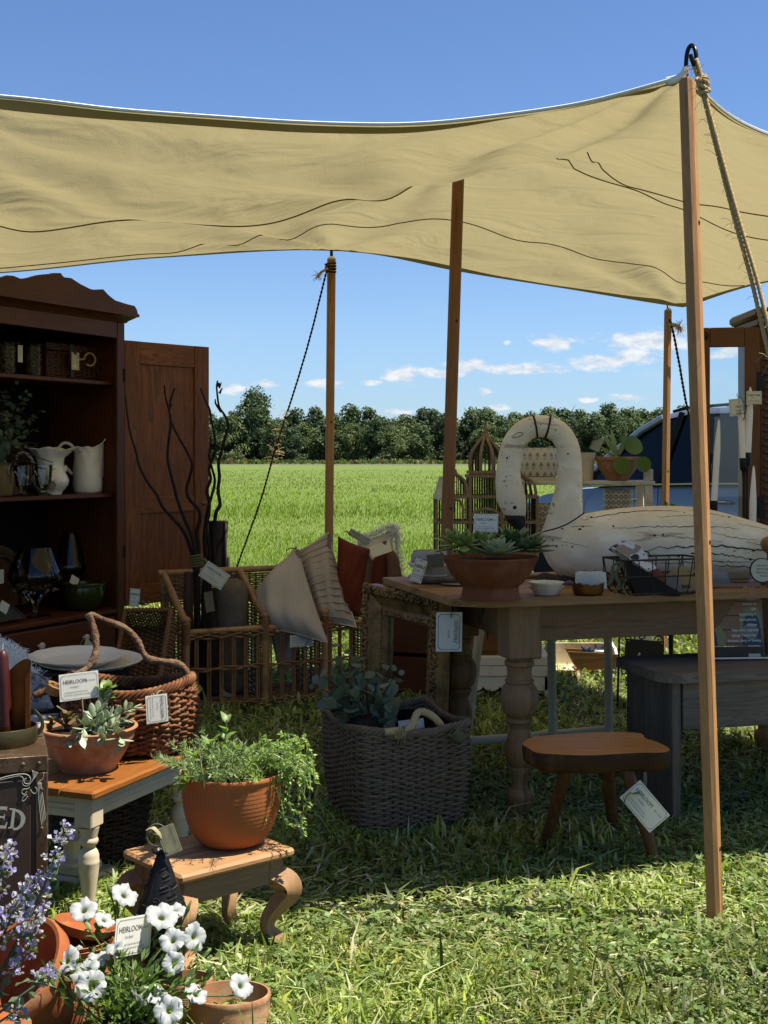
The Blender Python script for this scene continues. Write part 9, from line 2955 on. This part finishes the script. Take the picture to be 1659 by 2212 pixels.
# ---------------------------------------------------------------- terracotta saucers and pots
sdp = 3.10
K = sdp / FPX
sx0 = W(176, 985, sdp).x
up_ = thing('terracotta_pot', 'upturned terracotta pot under the stack of saucers', 'pot', Vector((sx0, sdp, 0)))
zb = 1.3 + (HY - 2078) * K
MB().lathe([(.078, 0), (.080, .025), (.074, .027), (.055, zb - .004), (0, zb - .003)], 36).build('pot', TERRA, up_)
for i in range(4):
 tilt = Matrix.Rotation(radians((4, -3, 2, 13)[i]), 4, 'Y') @ Matrix.Rotation(radians((2, -2, 3, -8)[i]), 4, 'X')
 zz = zb + .001 + i * .019
 sc_ = thing('saucer', ('lowest terracotta saucer of the stack of four', 'second saucer from the bottom of the terracotta stack', 'third saucer of the terracotta stack, just below the tilted top one', 'tilted terracotta saucer on top of the stack of four')[i], 'saucer', M=TR(sx0 + (0, .004, -.003, .004)[i], sdp, zz + (.012 if i == 3 else 0)) @ tilt, group='stack of terracotta saucers')
 R = 68 * K
 MB().lathe([(0, 0), (R * .78, 0), (R * .84, .003), (R * .98, .020), (R, .024), (R * .97, .025), (R * .92, .022), (R * .82, .007), (0, .006)], 48).build('saucer', TERRA, sc_)
pd_ = 2.82
K = pd_ / FPX
rc = W(22, 2096, pd_)
ax = Vector((-.46, -.50, .73)).normalized()
xx = ax.orthogonal().normalized()
M_ = frame(rc, xx, ax.cross(xx), ax)
bigp = thing('tipped_pot', 'large empty terracotta pot tipped on its side behind the catmint, bottom left', 'pot', M=M_ @ TR(0, 0, -.20))
R = .128
MB().lathe([(0, 0), (R * .62, 0), (R * .64, .006), (R * .90, .150), (R * .91, .156), (R * .99, .158), (R * 1.02, .165), (R * 1.03, .195), (R * 1.0, .202), (R * .93, .200), (R * .90, .16), (R * .58, .02), (0, .015)], 64).build('pot', TERRA, bigp)
for (px, py, dd, Rp_, hh, lab) in ((497, 2146, 2.93, 87, .085, 'wide shallow pale terracotta pan at the bottom, right of the petunias'), (398, 2140, 3.05, 60, .07, 'smaller pale terracotta pan half hidden behind the petunias')):
 K = dd / FPX
 R = Rp_ * K
 zt_ = 1.3 + (HY - py) * K
 pn = thing('terracotta_pan', lab, 'pot', M=TR((px - CX) * K, dd, max(.0, zt_ - hh)) @ Matrix.Rotation(radians(-5), 4, 'X'))
 pr = [(0, 0), (R * .90, 0), (R * .94, .005)]
 for i in range(9):
  pr += [(R * (.955 + .003 * i), .010 + (hh - .03) * i / 9), (R * (.965 + .003 * i), .014 + (hh - .03) * i / 9)]
 pr += [(R * .985, hh - .016), (R * 1.0, hh - .013), (R * 1.0, hh - .003), (R * .985, hh), (R * .93, hh), (R * .91, hh * .7), (R * .88, .014), (0, .012)]
 MB().lathe(pr, 60).build('pan', PTERRA, pn, angle=50)
# ---------------------------------------------------------------- petunias
PET = leafmat('petunia_white', (0.66, 0.67, 0.64), (0.60, 0.62, 0.58), 30, 0.55, 0.30, tt=(1, 1.0, .93), tb=1.2)
PETT = leafmat('petunia_tube', (0.50, 0.58, 0.24), (0.36, 0.46, 0.15), 30, 0.5, 0.35)
PGRN = leafmat('petunia_leaf', (0.20, 0.30, 0.065), (0.13, 0.21, 0.05), 30, 0.45, 0.35)
pbase = Vector((W(285, 985, 2.78).x, 2.78, 0))
pt = thing('petunia', 'white petunias in flower in the left foreground', 'flowering plant', pbase)
PIi = pt.matrix_basis.inverted()
MB().lathe([(0, 0), (.065, 0), (.088, .075), (.094, .076), (.096, .098), (.088, .098), (.08, .08), (0, .075)], 36).build('pot', TERRA, pt)
MB().lathe([(.086, .085), (0, .09)], 24).build('soil', SOIL, pt)
def trumpet(seed):
 r = np.random.default_rng(seed)
 ph = r.uniform(0, 6)
 prof = [(.09, -1.3), (.11, -.9), (.15, -.5), (.22, -.22), (.34, -.08), (.55, .0), (.78, .03), (1.0, .0), (1.06, -.05)]
 def f(r_, z, a, i):
  q = max(0, (r_ - .3) / .7)
  lob = 1 + .045 * q * cos(5 * a) + .03 * q * sin(13 * a + ph)
  zz = z + q * q * (.06 * cos(5 * a + .4) + .07 * sin(7 * a + ph) + .05 * cos(16 * a)) - .035 * q * abs(sin(5 * a * .5)) + .02 * sin(30 * a) * q
  return (r_ * lob * cos(a), r_ * lob * sin(a), zz)
 V, F = lathe_geo(prof, 50, f)
 F = [q for q in F if len(q) == 4]
 mb = MB()
 mb.add(V, F)
 mb.mi = [1 if max(q) < 50 * 4 else 0 for q in F]
 return mb.mesh('flower', [PET, PETT], angle=180)
fl_me = [trumpet(i) for i in range(6)]
FLW = [(270, 1932, 2.95, 32, (.2, -.5, .8)), (180, 1964, 2.92, 32, (-.3, -.4, .8)), (226, 1986, 2.86, 24, (.2, -.2, .9)), (350, 1978, 2.88, 38, (.0, -.5, .8)), (376, 1964, 2.93, 30, (.3, .0, .9)), (372, 2030, 2.82, 30, (-.3, -.6, .6)), (422, 2024, 2.84, 32, (.7, -.6, .4)),
       (375, 2080, 2.76, 26, (.1, -.8, .5)), (210, 2070, 2.80, 28, (.3, -.2, .9)), (142, 2074, 2.78, 34, (-.5, -.4, .6)), (184, 2096, 2.74, 34, (.1, -.5, .8)), (196, 2128, 2.70, 36, (.1, -.7, .6)), (248, 2044, 2.78, 24, (-.3, -.4, .9)), (300, 2156, 2.68, 24, (-.2, -.6, -.5)), (336, 2146, 2.70, 28, (.0, -.3, .9)),
       (364, 2182, 2.66, 34, (.3, -.8, .5)), (424, 2146, 2.72, 28, (.3, -.2, .9)), (522, 2128, 2.74, 30, (.5, -.4, .7)), (158, 2058, 2.82, 24, (-.2, -.2, .9))]
stb = MB()
rr = np.random.default_rng(13)
plme = MB().add(*leaf_geo(1, .36, .25, .15, nu=5)).mesh('leaf', PGRN, angle=180)
nleaf = 0
for i, (px, py, dd, R, nv) in enumerate(FLW):
 c = PIi @ W(px, py, dd)
 z = (Vector(nv) + Vector((rr.uniform(-.45, .45), rr.uniform(-.2, .2), 0))).normalized()
 x = z.orthogonal().normalized()
 s_ = .88 * R * dd / FPX
 o = link('flower', fl_me[i % 6], pt)
 o.matrix_basis = frame(c, x, z.cross(x), z) @ Matrix.Rotation(rr.uniform(0, 6), 4, 'Z') @ Matrix.Diagonal((s_, s_, s_ * 1.05, 1))
 neck = c - z * s_ * 1.3
 b0 = Vector((rr.uniform(-.05, .05), rr.uniform(-.05, .05), .085))
 P = spline([b0, b0.lerp(neck, .45) + Vector((rr.uniform(-.01, .01), 0, .03)), neck - z * .015, neck], 7)
 stb.tube(P, np.linspace(.0024, .0015, len(P)), 6)
 for q in range(5):
  a_ = q * 2 * pi / 5
  stb.tube([neck, neck + (x * cos(a_) + z.cross(x) * sin(a_)) * .007 + z * .010, neck + (x * cos(a_) + z.cross(x) * sin(a_)) * .010 + z * .020], [.0014, .0016, .0004], 4)
 for j in range(2, len(P) - 1):
  for w_ in range(1):
   if nleaf < 280 and rr.random() < .95:
    nleaf += 1
    dr = nrm(P[j + 1] - P[j])
    sd = nrm(np.cross(dr, rr.normal(size=3)))
    s2 = rr.uniform(.018, .034)
    lo = link('leaf', plme, pt)
    lo.matrix_basis = aim(Vector(tuple(P[j])), sd + dr * .6 + np.array([0, 0, .15])) @ Matrix.Diagonal((s2, s2, s2, 1))
# buds
for px, py, dd, up in ((237, 1925, 2.95, (-.3, 0, 1)), (405, 1965, 2.9, (.4, 0, 1)), (118, 2095, 2.75, (-.5, 0, .8)), (450, 2100, 2.78, (.5, 0, 1))):
 c = PIi @ W(px, py, dd)
 u_ = Vector(up).normalized()
 stb.tube([c - u_ * .06, c - u_ * .02, c, c + u_ * .022], [.0015, .002, .005, .0015], 7)
 b0 = Vector((rr.uniform(-.04, .04), 0, .085))
 stb.tube(spline([b0, b0.lerp(c - u_ * .05, .5) + Vector((0, 0, .03)), c - u_ * .05], 6), .0018, 5)
stb.build('stems', PGRN, pt, angle=180)
def pmass(r):
 a, q = r.uniform(0, 2 * pi), r.uniform(0, 1) ** .6
 z = r.uniform(.09, .22)
 k_ = (.05 + (z - .08) * .75)
 return (cos(a) * q * k_ * 1.35, sin(a) * q * k_ * .9 - .02, z), (cos(a), sin(a), .8)
link('foliage', leaf_cloud(800, pmass, .014, .030, HERBL, [(.14, .22, .05), (.22, .31, .08), (.09, .15, .04)], 15, .32), pt)['kind'] = 'stuff'
dc = 2.84
price_tag(W(288, 2021, dc), W(323, 1980, dc + .085) - W(253, 1992, dc), Vector((-.03, .05, 1)), 112 * dc / FPX, 80 * dc / FPX, 'def', 'white printed card on a stick among the white petunias', None, WCARD, stick=[W(285, 2058, dc + .003), W(288, 2150, dc + .003)], name='plant_card', cat='card')
# ---------------------------------------------------------------- catmint
CATF = leafmat('catmint_flower', None, None, attr=True, trans=0.3, rough=0.6, spec=0.2)
cbase = Vector((W(-40, 985, 2.66).x, 2.66, 0))
ct = thing('catmint', 'grey leaved catmint with mauve blue flower spikes at the left edge', 'flowering plant', cbase)
CI = ct.matrix_basis.inverted()
MB().lathe([(0, 0), (.07, 0), (.095, .10), (.10, .102), (.10, .125), (.09, .125), (0, .11)], 32).build('pot', TERRA, ct)
STM = leafmat('catmint_stem', (0.11, 0.13, 0.07), (0.08, 0.10, 0.055), 30, .6, .1)
sp_ = MB()
FV, FT = [], []
r = np.random.default_rng(77)
def floret(p, dr, s_, tint, wide=.5):
 dr = nrm(dr)
 for q in range(2):
  sd = nrm(np.cross(dr, r.normal(size=3))) * s_ * wide
  FV.extend([p, p + dr * s_ * .6 + sd, p + dr * s_, p + dr * s_ * .6 - sd])
  FT.extend([tint] * 4)
CD = 2.62
SPK = [([(-40, 2212), (0, 2120), (50, 2010), (95, 1915), (118, 1850), (140, 1790)], [.44, .56, .68, .80, .92, .98]), ([(-40, 2150), (-5, 2050), (35, 1960), (62, 1925), (78, 1895)], [.5, .68, .82, .95]),
       ([(-40, 2080), (-15, 1960), (2, 1890), (16, 1830)], [.5, .68, .84, .96]), ([(-30, 2190), (20, 2110), (60, 2050), (85, 2010)], [.45, .7, .95]), ([(-40, 2220), (20, 2170), (80, 2125), (108, 2100)], [.8, .97]), ([(-40, 2120), (-10, 2030), (20, 1970)], [.5, .75, .95]),
       ([(-40, 2200), (10, 2080), (60, 2000), (92, 1965)], [.6, .8, .95]), ([(-30, 2230), (10, 2200), (40, 2180)], [.9])]
for pts, cl in SPK:
 P = spline([CI @ W(x, y, CD + .03 * sin(i * 2.0 + pts[0][1])) for i, (x, y) in enumerate(pts)], 8)
 sp_.tube(P, np.linspace(.0032, .0014, len(P)), 6)
 nP = len(P)
 for f_ in cl:
  q = f_ * (nP - 1)
  a_ = int(min(q, nP - 2))
  p0 = P[a_]
  dr = nrm(P[a_ + 1] - P[a_])
  size = .0195 * (1.15 - .45 * f_)
  for i in range(15):
   v = r.normal(size=3)
   v /= np.linalg.norm(v)
   p = p0 + v * size * r.uniform(.25, 1) * np.array([1, 1, .75])
   tint = np.array([(.62, .58, .56), (.52, .50, .42), (.40, .43, .28), (.66, .60, .68)][int(r.integers(0, 4))]) * r.uniform(.8, 1.25)
   floret(p, v + dr * .5, r.uniform(.007, .012), tint, .35)
  for i in range(6):
   v = r.normal(size=3)
   v /= np.linalg.norm(v)
   p = p0 + v * size * r.uniform(.7, 1.15)
   tint = np.array([(.50, .42, .84), (.62, .55, .92), (.80, .74, .98)][int(r.integers(0, 3))]) * r.uniform(.8, 1.15)
   for q2 in range(3):
    floret(p + r.normal(size=3) * .003, v + r.normal(size=3) * .6, r.uniform(.008, .013), tint, .5)
 for i in range(6):
  q = r.uniform(.1, .9) * (nP - 1)
  p = P[int(q)]
  v = r.normal(size=3)
  floret(p, v + np.array([0, 0, -.1]), r.uniform(.02, .032), np.array((.24, .30, .16)) * r.uniform(.7, 1.2), .3)
FV = np.array(FV)
link('flowers', raw_mesh('flowers', FV, np.arange(len(FV)).reshape(-1, 4), CATF, np.array(FT)), ct)['kind'] = 'stuff'
sp_.build('stems', STM, ct)
cml = MB().add(*leaf_geo(1, .6, .2, .2, nu=7, wave=.06)).mesh('leaf', leafmat('catmint_leaf', (.28, .34, .20), (.20, .26, .14), 40, .6, .3), angle=180)
for px, py, s_, up in ((35, 2130, 34, (.6, -.3, .5)), (60, 2122, 28, (1, -.2, .3)), (20, 2150, 30, (-.5, -.5, .3)), (40, 2150, 26, (.3, -.6, -.6)), (10, 2200, 34, (.8, -.4, .2)), (80, 2120, 26, (.7, 0, .6)), (38, 2196, 26, (1, -.3, 0))):
 o = link('leaf', cml, ct)
 z_ = s_ * CD / FPX * 1.3
 o.matrix_basis = aim(CI @ W(px, py, CD), Vector(up)) @ Matrix.Diagonal((z_, z_, z_, 1))
